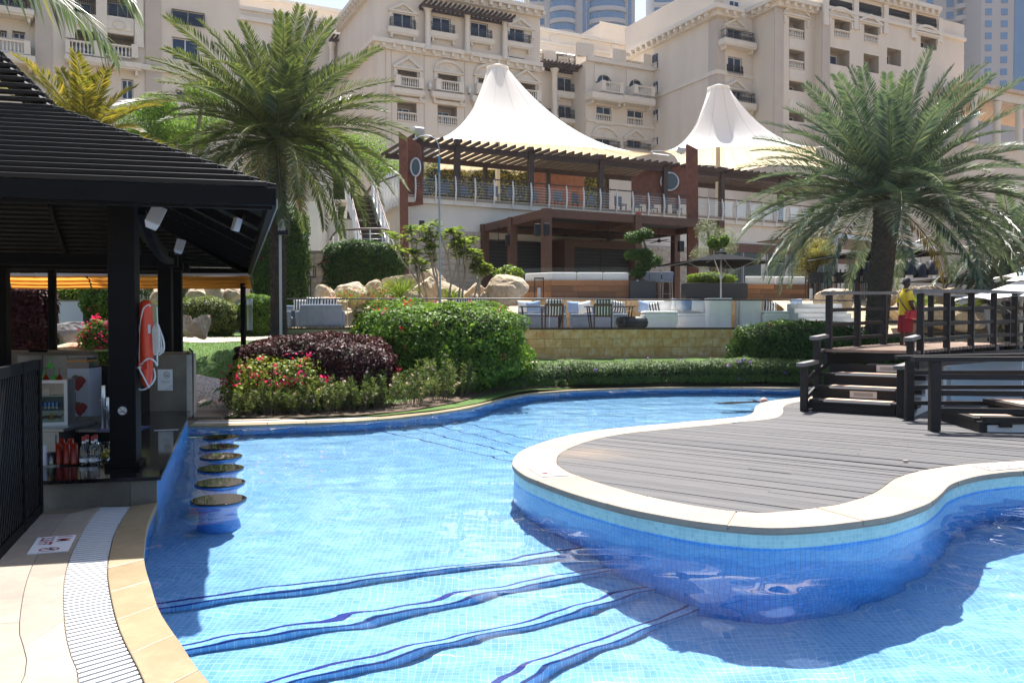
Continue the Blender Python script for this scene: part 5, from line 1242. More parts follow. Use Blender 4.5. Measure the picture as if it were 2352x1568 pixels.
for px, py, Y, lab in ((1233,528,33.75,'black loudspeaker left of the pergola corner post'),(1254,527,33.6,'black loudspeaker on the front of the pergola corner post'),(1166,552,36.8,'black loudspeaker on the second pergola side post'),(1563,566,37.2,'black loudspeaker on the rear right pergola post'),(968,519,37.6,'black loudspeaker on the cream wall left of the frangipani')): black_speaker(tuple(A(px,py,Y)), .3, lab)
def fan(px, py, Y, label):
    c = A(px, py, Y); o = thing('ceiling_fan', label, 'ceiling fan', tuple(c))
    MB().tube([(0,0,0),(0,0,PZ-.3-c.z)], .02, 6).build('rod', M_darkmetal, o); MB().lathe([(.03,-.1),(.1,-.08),(.1,.02),(.03,.05)], 10).build('motor', M_darkmetal, o)
    for k in range(4): MB().box((0,0,0),(.12,.02,.012)).build('blade', M_dkbrown, o) if False else MB().bar((.1*math.cos(k*PI/2+.3),.1*math.sin(k*PI/2+.3),-.03),(.85*math.cos(k*PI/2+.3),.85*math.sin(k*PI/2+.3),-.05),.14,.015).build('blade', M_dkbrown, o)
fan(1120+25,552,37.5,'ceiling fan under the left side of the pergola'); fan(1398,550,36.5,'ceiling fan in the middle of the pergola'); fan(1514,552,38.2,'ceiling fan at the right side of the pergola')
# ---- upper pergola of dark rafters
up = thing('upper_pergola', 'dark rafter pergola over the upper restaurant terrace', 'pergola', tuple(W0), TH)
UPZ = 10.05; ux0, ux1 = sx(942), sx(1990)
MB().bar((ux0,.35,UPZ-.12),(ux1,.35,UPZ-.12), .12, .26).build('front_beam', M_dkbrown, up); MB().bar((ux0,3.6,UPZ-.12),(ux1,3.6,UPZ-.12), .12, .26).build('back_beam', M_dkbrown, up)
x = ux0 + .1
while x < ux1:
    MB().bar((x,-.35,UPZ+.1),(x,4.6,UPZ+.1), .07, .16).build('rafter', M_dkbrown, up); x += .47
for px in (972,1057,1226,1387,1534,1665,1800): MB().bb(sx(px)-.13, sx(px)+.13, .22, .48, UZ, UPZ+.3).build('post', M_dkbrown, up)
for px in (1015,1185,1337,1478,1640): MB().bb(sx(px)-.1, sx(px)+.1, 3.5, 3.7, UZ, UPZ).build('post', M_dkbrown, up)
# upper terrace: planting and things behind the railing
ORD = 'first second third fourth fifth sixth seventh eighth ninth tenth eleventh twelfth thirteenth'.split()
M_dim = plain('dim furniture', (.10,.11,.13), .7)
for k in range(13):
    x = sL + .9 + k*1.25; o = thing('dining_chair', 'grey dining chair behind the upper terrace glass, ' + ORD[k] + ' from the left', 'chair', tuple(W0 + E1*x + E2*(.9 + .3*(k % 3)) + Vector((0,0,UZ))), TH + rnd.uniform(-.5,.5), 'chairs on the upper terrace')
    MB().bb(-.24,.24,-.24,.24,.40,.46).build('seat', M_dim, o); MB().bb(-.24,.24,.2,.25,.46,.92).build('backrest', M_dim, o)
    for a in (-.2,.2):
        for b in (-.2,.2): MB().bb(a-.02,a+.02,b-.02,b+.02,0,.4).build('leg', M_darkmetal, o)
wall_up = MB().bb(sx(1395), sx(1520), 8, 8.3, UZ, UPZ+1).build('brown_screen', M_rust, up)
def porthole(parent, x, y, z, r_, ax=1):
    MB().tube([(x + ax*r_*math.cos(a), y, z + r_*math.sin(a)) for a in [2*PI*k/24 for k in range(25)]], .045, 6).build('porthole_ring', M_steel, parent)
    MB().add([(x + ax*r_*math.cos(2*PI*k/24), y, z + r_*math.sin(2*PI*k/24)) for k in range(24)], [tuple(range(24))]).build('porthole_pane', plain('porthole glass', (.05,.06,.065), .05), parent)
# ---- rust-coloured masts with their panels
def mast(px, y_top, y_bot, Y, w_, label, slant=0):
    z0 = 1.9; c = (hX(px,Y), Y, z0); o = thing('rust_mast', label, 'mast', c); zt_ = A(px,y_top,Y).z - z0
    MB().add([(-w_,-.15,0),(w_,-.15,0),(w_*.6+slant,-.15,zt_),(-w_*1.5+slant,-.15,zt_+.25),(-w_,.15,0),(w_,.15,0),(w_*.6+slant,.15,zt_),(-w_*1.5+slant,.15,zt_+.25)], [(0,1,2,3),(5,4,7,6),(3,2,6,7),(0,3,7,4),(1,5,6,2)]).build('column', M_rust, o)
    return o
m1 = mast(931, 316, 690, 37.3, .17, 'rust-coloured steel mast at the left corner of the restaurant')
q = A(948, 335, 38.6)
MB().add([A(922,312,37.9)-Vector(m1.location), A(945,318,37.9)-Vector(m1.location), A(968,335,37.9)-Vector(m1.location), A(972,470,37.9)-Vector(m1.location), A(938,475,37.9)-Vector(m1.location)], [(4,3,2,1,0)]).build('head_plate', M_rust, m1)
porthole(m1, (A(955,385,37.75)-Vector(m1.location)).x, .38, (A(955,385,37.75)-Vector(m1.location)).z, .4, .55)
m2 = mast(1592, 345, 640, 38.5, .24, 'rust-coloured steel mast carrying the right-hand tent', .0)
sp_ = thing('rust_screen', 'curved rust-coloured screen with round window behind the upper railing', 'screen', tuple(A(1540,470,45)))
MB().add([A(1450,408,45)-A(1540,470,45), A(1500,385,45)-A(1540,470,45), A(1585,380,45)-A(1540,470,45), A(1590,470,45)-A(1540,470,45), A(1450,470,45)-A(1540,470,45)], [(4,3,2,1,0)]).build('panel', M_rust, sp_)
porthole(sp_, (A(1538,417,44.9)-A(1540,470,45)).x, -.1, (A(1538,417,44.9)-A(1540,470,45)).z, .48)
# ---- tents
t = NT('tent membrane'); df = t.n('BsdfDiffuse'); df.inputs[0].default_value = (.88,.87,.84,1); tl = t.n('BsdfTranslucent'); tl.inputs[0].default_value = (.85,.68,.42,1)
mx = t.n('MixShader'); mx.inputs[0].default_value = .27; t.l(df.outputs[0], mx.inputs[1]); t.l(tl.outputs[0], mx.inputs[2]); t.l(mx.outputs[0], t.out.inputs[0]); M_tent = t.m
def tent(label, ring, rr, corners, power=2.15, scal=.07):
    c = Vector((ring.x, ring.y, 0)); o = thing('tent_canopy', label, 'tent', (ring.x, ring.y, 0))
    cs = sorted([(math.atan2(p.y-c.y, p.x-c.x), p) for p in corners]); n = len(cs); E = []
    for i in range(n):
        a, b = cs[i][1], cs[(i+1) % n][1]
        for k in range(20):
            f = k/20; p = a.lerp(b, f); s_ = 4*f*(1-f)*scal
            q = Vector((p.x + (c.x-p.x)*s_, p.y + (c.y-p.y)*s_, p.z + .35*s_/scal*.6)); E.append(q)
    N = len(E); m = MB(); M_ = 16; vs = []
    for j in range(M_+1):
        r_ = j/M_
        for k, e in enumerate(E):
            d = Vector((e.x-c.x, e.y-c.y, 0)); L = d.length; d.normalize(); rad = rr + (L-rr)*r_
            hh = e.z + (ring.z - e.z)*((1-r_)**power*.86 + (1-r_)*.14)
            vs.append(Vector((d.x*rad, d.y*rad, hh)))
    m.add(vs, [(j*N+k, j*N+(k+1) % N, (j+1)*N+(k+1) % N, (j+1)*N+k) for j in range(M_) for k in range(N)], 0, True)
    m.build('membrane', M_tent, o)
    m = MB()
    for k in range(0, N, 5):
        m.tube([vs[j*N+k] - Vector((0,0,.012)) for j in range(M_+1)], .016, 4, cap=False)
    m.build('seam', plain('tent seam', (.7,.64,.52), .8), o)
    MB().lathe([(rr,ring.z-.05),(rr+.05,ring.z),(rr+.05,ring.z+.1),(rr*.3,ring.z+.28),(.02,ring.z+.3)], 20).build('crown_ring', M_tent, o)
    MB().tube([(0,0,UZ),(0,0,ring.z)], .14, 8).build('centre_pole', M_cream, o)
    for p in corners: MB().tube([Vector((p.x-c.x,p.y-c.y,p.z)), Vector((p.x-c.x,p.y-c.y,p.z))*1 + (Vector((p.x-c.x,p.y-c.y,0)).normalized()*.9 - Vector((0,0,.15)))], .03, 5).build('corner_tie', M_steel, o)
    return o
tent('large white peaked tent canopy over the upper terrace, left one', A(1143,160,47), .58, [A(968,318,39.2), A(1499,353,45.5), A(1440,400,57), A(1262,420,58), A(1010,395,56)])
tent('white peaked tent canopy behind the big right palm', A(1650,206,50), .62, [A(1521,347,46.5), A(1880,338,47.5), A(1900,385,57), A(1700,395,60), A(1560,385,57)])
for px, py, Y, lab in ((962,308,38.8,'square white floodlight on top of the left mast'),(1565,352,44,'white floodlight beside the right tent corner')):
    o = thing('floodlight', lab, 'floodlight', tuple(A(px,py,Y)), .5); MB().box((0,0,.15),(.45,.16,.32), Matrix.Rotation(.5,3,'X')).build('housing', M_whitep, o); MB().bar((0,0,-.05),(0,.1,.1),.06,.06).build('bracket', M_darkmetal, o)
# ---- left walls, stair and planting
lb = thing('rubble_tower', 'cream and rubble stone tower wall behind the tall date palm', 'building', (0, 36, 0))
MB().bb(hX(640,36), hX(733,36), 0, 3, 1, A(690,372,36).z).build('wall', M_cream, lb); MB().bb(hX(640,36), hX(733,36), -.03, -.002, A(690,462,36).z, A(690,372,36).z-.02).build('mortar_bed', M_mortar, lb); rubble(lb, hX(640,36), hX(733,36), A(690,462,36).z, A(690,374,36).z, -.03)
l2 = thing('cream_wall', 'plain cream garden wall beside the terrace stair', 'wall', (0, 38, 0)); MB().bb(hX(700,38), hX(842,38), 0, .3, 1, A(770,505,38).z).build('wall_panel', M_cream, l2); MB().bb(hX(698,38), hX(844,38), -.03, .33, A(770,505,38).z+.002, A(770,505,38).z+.06).build('coping', M_pave, l2)
l3 = thing('rubble_wall', 'low rubble stone wall left of the hanging bougainvillea', 'wall', (0, 32, 0)); MB().bb(hX(688,32), hX(800,32), 0, .4, 1, A(720,580,32).z).build('wall_core', M_mortar, l3); rubble(l3, hX(687,32), hX(800,32), A(720,688,32).z, A(720,580,32).z, 0, .3, .24); MB().bb(hX(686,32), hX(801,32), -.05, .42, A(720,580,32).z+.002, A(720,580,32).z+.07).build('coping', M_pave, l3)
st = thing('terrace_stair', 'open stair with white fins climbing to the upper terrace', 'stair', (0,0,0))
b0, b1 = A(864, 590, 34.6), A(826, 452, 40.5); NSTEP = 14
for k in range(NSTEP):
    c = b0.lerp(b1, k/(NSTEP-1)); MB().box(c, (1.15,.34,.05)).build('tread', M_dkbrown, st); MB().box(c + Vector((0,.16,-.12)), (1.12,.02,.17)).build('riser', plain('stair dark', (.03,.025,.02), .6), st)
for sd in (-1, 1):
    o_ = Vector((sd*.62,0,0)); MB().bar(b0+o_-Vector((0,0,.1)), b1+o_-Vector((0,0,.1)), .05, .3).build('stringer', M_white, st); MB().tube([b0+o_+Vector((0,-.1,.95)), b1+o_+Vector((0,0,.95))], .035, 6).build('handrail', M_brown, st)
    for k in range(6):
        c = b0.lerp(b1, k/5) + o_; MB().bar(c-Vector((0,0,.2)), c+Vector((sd*.06,0,.92)), .03, .16).build('fin', M_white, st)
    for q in range(5): MB().tube([b0+o_+Vector((0,0,.15+.15*q)), b1+o_+Vector((0,0,.15+.15*q))], .007, 4).build('cable', M_steel, st)
for k in range(4): MB().grid(lambda u, v: A(772,478,40) + Vector((-.3+.42*k + .28*math.sin(PI*v)*(-1), .2*k, -1.7+2.2*v)) + Vector((.18*u*math.sin(PI*v),0,0)), 2, 10).build('landing_fin', M_white, st)
MB().box(A(818,462,41.2)-Vector((0,0,.1)), (2.4,1.6,.12)).build('landing', M_cream, st)
br = thing('curved_balustrade', 'curved white-finned balustrade at the foot of the terrace stair', 'railing', (0,0,0))
arc_ = [A(px, 0, 1) for px in ()]; cpx = [(758,552,34.2),(775,531,33.4),(810,527,33.0),(850,526,32.9),(885,527,33.2),(905,536,33.8)]
cp_ = resample(catmull([A(x,y,Y) for x,y,Y in cpx]), .1); MB().tube(cp_, .045, 6).build('handrail', M_dkbrown, br)
for k in range(0, len(cp_), max(1, len(cp_)//7)):
    p = cp_[k]; MB().bar(p-Vector((0,0,1.0)), p-Vector((0,0,.03)), .04, .12).build('fin', M_white, br)
for q in range(4): MB().tube([p-Vector((0,0,.2+.2*q)) for p in cp_], .007, 4).build('cable', M_steel, br)
MB().prism([(p.x,p.y) for p in cp_] + [(cp_[-1].x,cp_[-1].y+2.0),(cp_[0].x,cp_[0].y+2.0)], 1.5, cp_[3].z-1.0).build('base_wall', M_cream, br)
bush('bougainvillea_hedge', 'dark hanging bougainvillea hedge below the terrace stair', 'hedge', (hX(832,32.3),32.3,A(832,655,32.3).z-.4), (1.62,.6,2.05), 26000, .085, .06, ML_dark, 5, seed=23, flowers=[(MF_pink, 130, .045)], up=.5)
bush('climbing_hedge', 'tall dark climbing hedge left of the rubble wall', 'hedge', (hX(643,30.5),30.5,A(640,690,30.5).z-.3), (1.05,.7,3.6), 26000, .085, .06, ML_dark, 5, seed=29, flowers=[(MF_pink, 50, .045)], up=.5)
# ---- banquettes, planters, bar
def banquette(pts, z0, z1, label, cz=.3, gz_=.48):
    o = thing('cedar_banquette', label, 'banquette', (0,0,0)); P = [Vector(p) for p in pts]
    for a, b in zip(P, P[1:]):
        d = (b-a).normalized(); nn = Vector((d.y,-d.x,0)); L = (b-a).length; nr = 4; hr = (z1-z0)/nr
        MB().bar(a - nn*.1 + Vector((0,0,(z0+z1)/2)), b - nn*.1 + Vector((0,0,(z0+z1)/2)), .12, z1-z0-.02).build('core', M_dkbrown, o)
        for r_ in range(nr):
            x = 0; ofs = rnd.uniform(.5,1.3)
            while x < L - .05:
                e = min(L, x + ofs); MB().bar(a + d*(x+.003) - nn*.02 + Vector((0,0,z0+hr*(r_+.5))), a + d*(e-.003) - nn*.02 + Vector((0,0,z0+hr*(r_+.5))), .035, hr-.012).build('plank', M_cedar, o, bevel=.003); x = e; ofs = rnd.uniform(.9,1.6)
        k = max(1, round(L/1.15))
        for i in range(k):
            u, v = a.lerp(b, i/k) + d*.015, a.lerp(b, (i+1)/k) - d*.015
            MB().bar(u - nn*.22 + Vector((0,0,z1+cz/2)), v - nn*.22 + Vector((0,0,z1+cz/2)), .16, cz).build('cushion', M_cloth, o, bevel=.03)
            MB().bar(u - nn*.03 + Vector((0,0,z1+gz_/2)), v - nn*.03 + Vector((0,0,z1+gz_/2)), .012, gz_).build('glass_screen', M_glass, o)
    return o
zb_ = A(1350,684,31.4).z; zt2 = A(1350,643,31.4).z
banquette([(hX(1200,32.2),32.2,0),(hX(1266,31.4),31.4,0),(hX(1446,31.5),31.5,0)], zb_-.2, zt2, 'cedar-clad banquette with white cushions and glass screen, left one')
banquette([(hX(1716,31.6),31.6,0),(hX(1853,31.8),31.8,0)], A(1780,687,31.6).z-.2, A(1780,652,31.6).z, 'cedar-clad banquette with white cushions beside the black parasol')
def box_planter(x0, x1, y0, y1, Y, d_, label):
    o = thing('planter', label, 'planter', (hX((x0+x1)/2,Y), Y, A(0,y1,Y).z - .2)); w_ = (hX(x1,Y)-hX(x0,Y))/2; h_ = A(0,y0,Y).z - A(0,y1,Y).z + .2
    m = MB(); m.bb(-w_,w_,0,.04,0,h_); m.bb(-w_,w_,d_-.04,d_,0,h_); m.bb(-w_,-w_+.04,.04,d_-.04,0,h_); m.bb(w_-.04,w_,.04,d_-.04,0,h_); m.build('box', M_char, o, bevel=.006)
    MB().bb(-w_+.04,w_-.04,.04,d_-.04,.0,h_-.06).build('soil', M_soil, o); return o
box_planter(1447,1506,645,686,31.2,.9,'square charcoal planter holding the cloud-pruned tree'); box_planter(1574,1715,650,688,31.3,.8,'long charcoal planter behind the black parasol pole')
# ---- cloud-pruned tree, frangipani, olive, small trees
def branchy(t, segs, m_=M_bark):
    for P, rs in segs: MB().tube(catmull(P, .08), [rs[0] + (rs[1]-rs[0])*i/(len(catmull(P,.08))-1) for i in range(len(catmull(P,.08)))], 6).build('branch', m_, t)
ct = thing('cloud_tree', 'cloud-pruned tree with round leaf pads in a charcoal planter', 'tree', tuple(A(1485,646,31.7))); b_ = A(1485,646,31.7)
branchy(ct, [([(0,0,-.1),(-.45,0,.25),(-.5,0,.1),(-.2,0,.35),(.1,0,.8),(-.1,0,1.5),(-.25,0,2.0)],(.09,.03)), ([(.05,0,.75),(.4,0,1.0)],(.04,.02))])
for k, (px, py, r_) in enumerate(((1458,545,.5),(1480,537,.4),(1458,585,.5),(1482,582,.35),(1497,600,.5),(1478,612,.4),(1465,628,.35))):
    c = A(px,py,31.7)-b_; n = 1800; D = NR.normal(0,1,(n,3)); D /= np.linalg.norm(D,axis=1,keepdims=True); r_ *= .8; C = np.array(c) + D*np.array([r_,r_*.9,r_*.55])*(1-.5*NR.random((n,1))) + NR.normal(0,.035,(n,3))
    link('leaf_pad', quads_mesh('leaf_pad', leaf_quads(C, D+NR.normal(0,.5,(n,3))+np.array([0,0,.3]), NR.uniform(.06,.11,n), NR.uniform(.04,.07,n)), ML_dark), ct)['kind'] = 'stuff'
def tree_thing(name, label, base, stems, leaves, lm, L, W, spread, cat='tree', group=None, up=.4):
    t = thing(name, label, cat, tuple(base), 0, group); branchy(t, stems)
    C = np.array(leaves); n = len(C); N_ = NR.normal(0,.8,(n,3)) + np.array([0,0,up])
    link('crown', quads_mesh('crown', leaf_quads(C, N_, NR.uniform(.7,1.2,n)*L, NR.uniform(.7,1.2,n)*W), lm), t)['kind'] = 'stuff'; return t
# frangipani: forking grey stems with tufts of long leaves
FY_ = 28.3; fb_ = A(1025, 705, FY_); stems = []; lv = []
rg = random.Random(5)
M_grey_bark = mat('grey smooth bark', (.30,.26,.21), .8, .2, 10, .3, 50)
fr_t = thing('frangipani_tree', 'frangipani with forked grey stems among the boulders', 'tree', tuple(fb_))
tips = []
def fork(p, d, L, r_, lev):
    q = p + d*L; m = MB().tube([p, p.lerp(q,.5) + Vector((rg.gauss(0,.03),rg.gauss(0,.03),0)), q], [r_, r_*.9, r_*.8], 6).build('branch', M_grey_bark, fr_t)
    if lev <= 1: tips.append((q, d))
    if lev == 0: return
    for k in range(2 if rg.random() < .75 else 3):
        nd = (d + Vector((rg.gauss(0,.3), rg.gauss(0,.3), rg.uniform(.1,.4)))).normalized(); fork(q, nd, L*rg.uniform(.5,.95), r_*.75, lev-1)
for k, (dx, lean_) in enumerate(((-.85,-.18),(-.55,-.35),(.1,.1),(.35,.2),(.9,.28),(1.2,.1),(-.2,-.1),(.6,.05))): fork(Vector((dx*.9,rg.uniform(-.3,.3),-.2)), Vector((lean_,rg.gauss(0,.1),1)).normalized(), rg.uniform(.7,1.05), .045, 3)
C = []; Fd = []; Nn = []
for q, d in tips:
    for k in range(14):
        a = rg.uniform(0,2*PI); e = rg.uniform(-.2,1.3); v = Vector((math.cos(a),math.sin(a),e)).normalized(); C.append(q + v*.15); Fd.append(v); Nn.append(Vector((-v.x*v.z,-v.y*v.z,1)))
n = len(C); link('crown', quads_mesh('crown', leaf_quads(np.array(C), np.array(Nn), NR.uniform(.22,.34,n), NR.uniform(.08,.11,n), .12, .05, np.array(Fd)), leaf_mat('frangipani leaf', (.09,.145,.03), (.21,.28,.07), .42, .5)), fr_t)['kind'] = 'stuff'
def blob_tree(name, label, px, py, Y, rx, rz, n, lm, L, W, trunk_to, stemr=.09, seed=1, p=2, cat='tree', group=None, lumps=9):
    c = A(px, py, Y); zb_ = trunk_to; t = thing(name, label, cat, (c.x, Y, zb_), 0, group); h_ = c.z - zb_; rg = random.Random(seed); N0 = 0
    sub = [(rg.uniform(-.75,.75)*rx, rg.uniform(-.7,.7)*rx, h_ + rg.uniform(-.75,.8)*rz, rg.uniform(.35,.6)) for _ in range(lumps)]
    for x, y, z, s_ in sub: MB().tube(catmull([(0,0,-.05),(x*.15,y*.15,h_*.55),(x*.8,y*.8,z)], .3), .03 + stemr*.3, 5).build('limb', M_bark, t)
    MB().tube([(0,0,-.1),(rg.uniform(-.1,.1),0,h_*.4),(0,0,h_*.75)], [stemr,stemr*.8,stemr*.5], 7).build('trunk', M_bark, t)
    Cs = []; Ds = []
    for x, y, z, s_ in sub:
        k = n//lumps; D = NR.normal(0,1,(k,3)); D /= np.linalg.norm(D,axis=1,keepdims=True); R_ = (.35 + .65*NR.random((k,1))**.5)
        Cs.append(np.array([x,y,z]) + D*R_*np.array([rx*s_,rx*s_,rz*s_])); Ds.append(D)
    C = np.concatenate(Cs); D = np.concatenate(Ds); k = len(C)
    link('crown', quads_mesh('crown', leaf_quads(C, D + NR.normal(0,.7,(k,3)) + np.array([0,0,.4]), NR.uniform(.7,1.3,k)*L, NR.uniform(.7,1.3,k)*W, .2), lm), t)['kind'] = 'stuff'; return t
ML_olive = leaf_mat('olive leaf', (.10,.13,.09), (.24,.28,.21), .3, .5); ML_acacia = leaf_mat('acacia leaf', (.075,.15,.02), (.16,.27,.04), .5, .5); ML_bright = leaf_mat('bright shrub leaf', (.09,.15,.02), (.22,.30,.05), .45, .5)
ML_seed = leaf_mat('yellowing leaf', (.14,.15,.04), (.30,.27,.08), .45, .5)
blob_tree('olive_tree', 'silvery olive tree behind the black parasol', 1640, 580, 34.5, 1.15, 1.1, 9000, ML_olive, .07, .02, MZ, seed=3)
blob_tree('small_tree', 'small yellowish tree left of the big right palm', 1862, 592, 33.5, .85, 1.0, 9000, ML_seed, .06, .03, MZ, seed=4)
blob_tree('small_tree', 'small round tree in a black pot beside the olive tree', 1655, 555, 33.2, .4, .5, 2500, ML_green, .08, .05, MZ+.5, .04, seed=6, lumps=4)
blob_tree('acacia_tree', 'feathery bright green tree behind the bar roof', 420, 275, 46, 3.0, 1.6, 26000, ML_acacia, .12, .06, 2.5, .2, seed=7, group='trees behind the terraces')
blob_tree('acacia_tree', 'feathery bright green tree between the tall palm and the left tent', 800, 345, 47, 3.6, 2.4, 26000, ML_acacia, .12, .06, 2.5, .2, seed=8, group='trees behind the terraces')
blob_tree('acacia_tree', 'dark green tree behind the terrace stair', 765, 470, 46, 1.8, 2.2, 16000, ML_dark, .12, .06, 2.5, .16, seed=9, group='trees behind the terraces')
blob_tree('acacia_tree', 'leafy tree behind the bar seen above the awning', 300, 560, 44, 4.5, 3.5, 26000, ML_dark, .14, .08, 2.0, .2, seed=10, group='trees behind the terraces')
blob_tree('acacia_tree', 'leafy tree far left behind the bar', 60, 480, 40, 4.0, 4.0, 24000, ML_dark, .14, .08, 2.0, .2, seed=12, group='trees behind the terraces')
for k, (px, py, rx, lab) in enumerate(((1020,412,1.6,'left'),(1130,420,1.8,'centre left'),(1230,425,1.8,'centre'),(1330,415,1.6,'centre right'))): bush('terrace_shrub', 'shrub in the planting behind the upper terrace, ' + lab + ' one', 'shrub', (hX(px,56),56,UZ+.3), (rx*1.2,1,A(px,py-38,56).z-UZ), 5000, .16, .09, ML_seed, 2.4, seed=40+k, group='shrubs behind the upper terrace')
# planting near banquettes and rocks
bush('rock_shrub', 'yellow-green shrub growing behind the largest boulder', 'shrub', (hX(1168,29.8),29.8,A(1168,652,29.8).z), (.55,.35,.68), 900, .16, .07, ML_bright, 2, core=False, thick=.8, stems=5)
bush('planter_shrub', 'feathery shrub at the left of the long charcoal planter', 'shrub', (hX(1632,31.7),31.7,A(1632,655,31.7).z), (.95,.3,.5), 5000, .09, .025, ML_bright, 2.2, thick=.5)
def tuft(px, py, Y, n, L, label, lm=ML_bright):
    c = A(px,py,Y); t = thing('grass_tuft', label, 'grass tuft', tuple(c)); D = NR.normal(0,.55,(n,3)); D[:,2] = NR.uniform(.3,1.2,n); D /= np.linalg.norm(D,axis=1,keepdims=True)
    k = 3; C = []; F = []
    for j in range(k): C.append(D*L*(j+.5)/k + np.array([0,0,-.25*L*((j+.5)/k)**2])); F.append(D + np.array([0,0,-.6*(j/k)]))
    C = np.concatenate(C); F = np.concatenate(F); N_ = np.cross(F, NR.normal(0,1,F.shape)); link('blades', quads_mesh('blades', leaf_quads(C,N_,np.full(len(C),L/k*1.3),np.full(len(C),.018),.02,.02,F), lm), t)['kind'] = 'stuff'
tuft(920,684,28.6,260,.95,'yellow-green arching grass tuft among the boulders'); tuft(1035,690,28.2,120,.6,'small grass tuft beside the frangipani'); tuft(2520,0,1,1,.1,'x') if False else None
bush('flower_sprig', 'red flowering sprigs in front of the boulders at left', 'shrub', (hX(798,28.2),28.2,A(798,705,28.2).z), (.5,.3,.7), 500, .06, .03, ML_bright, 2, core=False, thick=.8, flowers=[(MF_red, 120, .045)], stems=4)
bush('flower_sprig', 'red flowering sprigs in front of the boulders near the grass tuft', 'shrub', (hX(870,28.0),28.0,A(870,705,28).z), (.75,.3,.85), 700, .06, .03, ML_bright, 2, core=False, thick=.8, flowers=[(MF_red, 170, .045)], stems=5)
# ---- garden behind the bar, seen under its roof
bush('purple_hedge', 'clipped purple hedge behind the bar at the far left', 'hedge', (hX(68,19),19,A(68,802,19).z-.3), (.56,.45,1.75), 14000, .1, .04, ML_purple, 5, seed=31, up=.5)
wp = thing('white_planter', 'low white rendered planter wall behind the bar', 'planter', (hX(175,24),24,A(175,746,24).z-.1)); MB().bb(-.6,.6,0,.25,0,.78).build('wall_panel', plain('white render', (.6,.62,.68), .8), wp); MB().bb(-.62,.62,-.02,.27,.781,.82).build('coping', M_pave, wp)
bush('garden_shrub', 'yellow-green shrub growing over the white planter', 'shrub', (hX(190,25.5),25.5,A(190,700,25.5).z-.3), (1.5,.6,1.1), 7000, .11, .05, ML_bright, 2.4, seed=33)
bush('bougainvillea', 'magenta bougainvillea beside the white planter', 'shrub', (hX(236,22.5),22.5,A(236,722,22.5).z-.2), (.55,.5,1.1), 6000, .07, .05, ML_green, 2.2, seed=34, flowers=[(MF_pink, 260, .05)])
bush('bougainvillea', 'bright magenta bougainvillea in front of the grass behind the bar', 'shrub', (hX(238,18.2),18.2,.25), (.5,.4,1.45), 5000, .06, .045, ML_green, 2.2, seed=35, flowers=[(MF_pink, 1100, .05)])
bush('bougainvillea', 'magenta bougainvillea glimpsed beside the rescue float', 'shrub', (hX(332,18.6),18.6,.25), (.3,.3,1.1), 3000, .06, .045, ML_green, 2.2, seed=36, flowers=[(MF_pink, 600, .05)])
bush('violet_shrub', 'grey-green shrub with violet flowers below the rock bank', 'shrub', (hX(470,24.8),24.8,1.15), (1.15,.6,1.25), 12000, .1, .03, ML_lance, 2.4, seed=37, flowers=[(MF_viol, 90, .04)])
bush('violet_shrub', 'green shrub with red blooms beside the path bollard', 'shrub', (hX(592,25),25,1.15), (.6,.5,1.35), 9000, .09, .04, ML_green, 2.4, seed=38, flowers=[(MF_red, 60, .045)])
bush('groundcover', 'low dark groundcover edging the garden path', 'shrub', (hX(240,23.8),23.8,1.05), (1.4,.3,.3), 4000, .08, .04, ML_purple, 2.4, seed=39)
bo = thing('path_bollard', 'short grey bollard light on the garden path', 'bollard', (hX(574,21.5),21.5,A(574,758,21.5).z)); MB().lathe([(.07,0),(.07,.62),(.075,.62),(.075,.82),(.0,.83)], 12).build('body', plain('grey metal', (.42,.42,.42), .5), bo); MB().lathe([(.076,.66),(.076,.76)], 12, cap=False).build('lens', M_whitep, bo)
# ================================================================== terrace furniture
def striped():
    t = NT('black and white stripe'); co = t.coord('Object'); wv = t.n('TexWave', wave_type='BANDS', bands_direction='X', wave_profile='SIN'); wv.inputs['Scale'].default_value = 3.4; t.l(co, wv.inputs[0])
    t.set(t.ramp(wv.outputs[0], [(.48,(.02,.02,.025)),(.52,(.72,.71,.68))]), .9); return t.m
M_stripe = striped()
def cushion(name, label, loc, rot, m_, w_=.5, h_=.42, d_=.14, grp='scatter cushions on the lower terrace'):
    bm = bmesh.new(); bmesh.ops.create_grid(bm, x_segments=8, y_segments=8, size=1); bm2 = MB()
    def f(u, v, s_): x, z = 2*u-1, 2*v-1; k = max(0,(1-x**4)*(1-z**4)); return Vector((x*w_/2*(1-.08*(1-abs(z))*abs(x)), s_*d_/2*k**.5, z*h_/2*(1-.08*(1-abs(x))*abs(z))))
    for s_ in (-1, 1): bm2.grid(lambda u, v: f(u if s_ < 0 else 1-u, v, s_), 8, 8)
    bm.free(); o = bm2.build(name, m_, None, loc, rot); return tag(o, label, 'cushion', grp)
def T(px, py, Y): return A(px, py, Y)
def on(px, Y, z=TZ): return (hX(px,Y), Y, z)
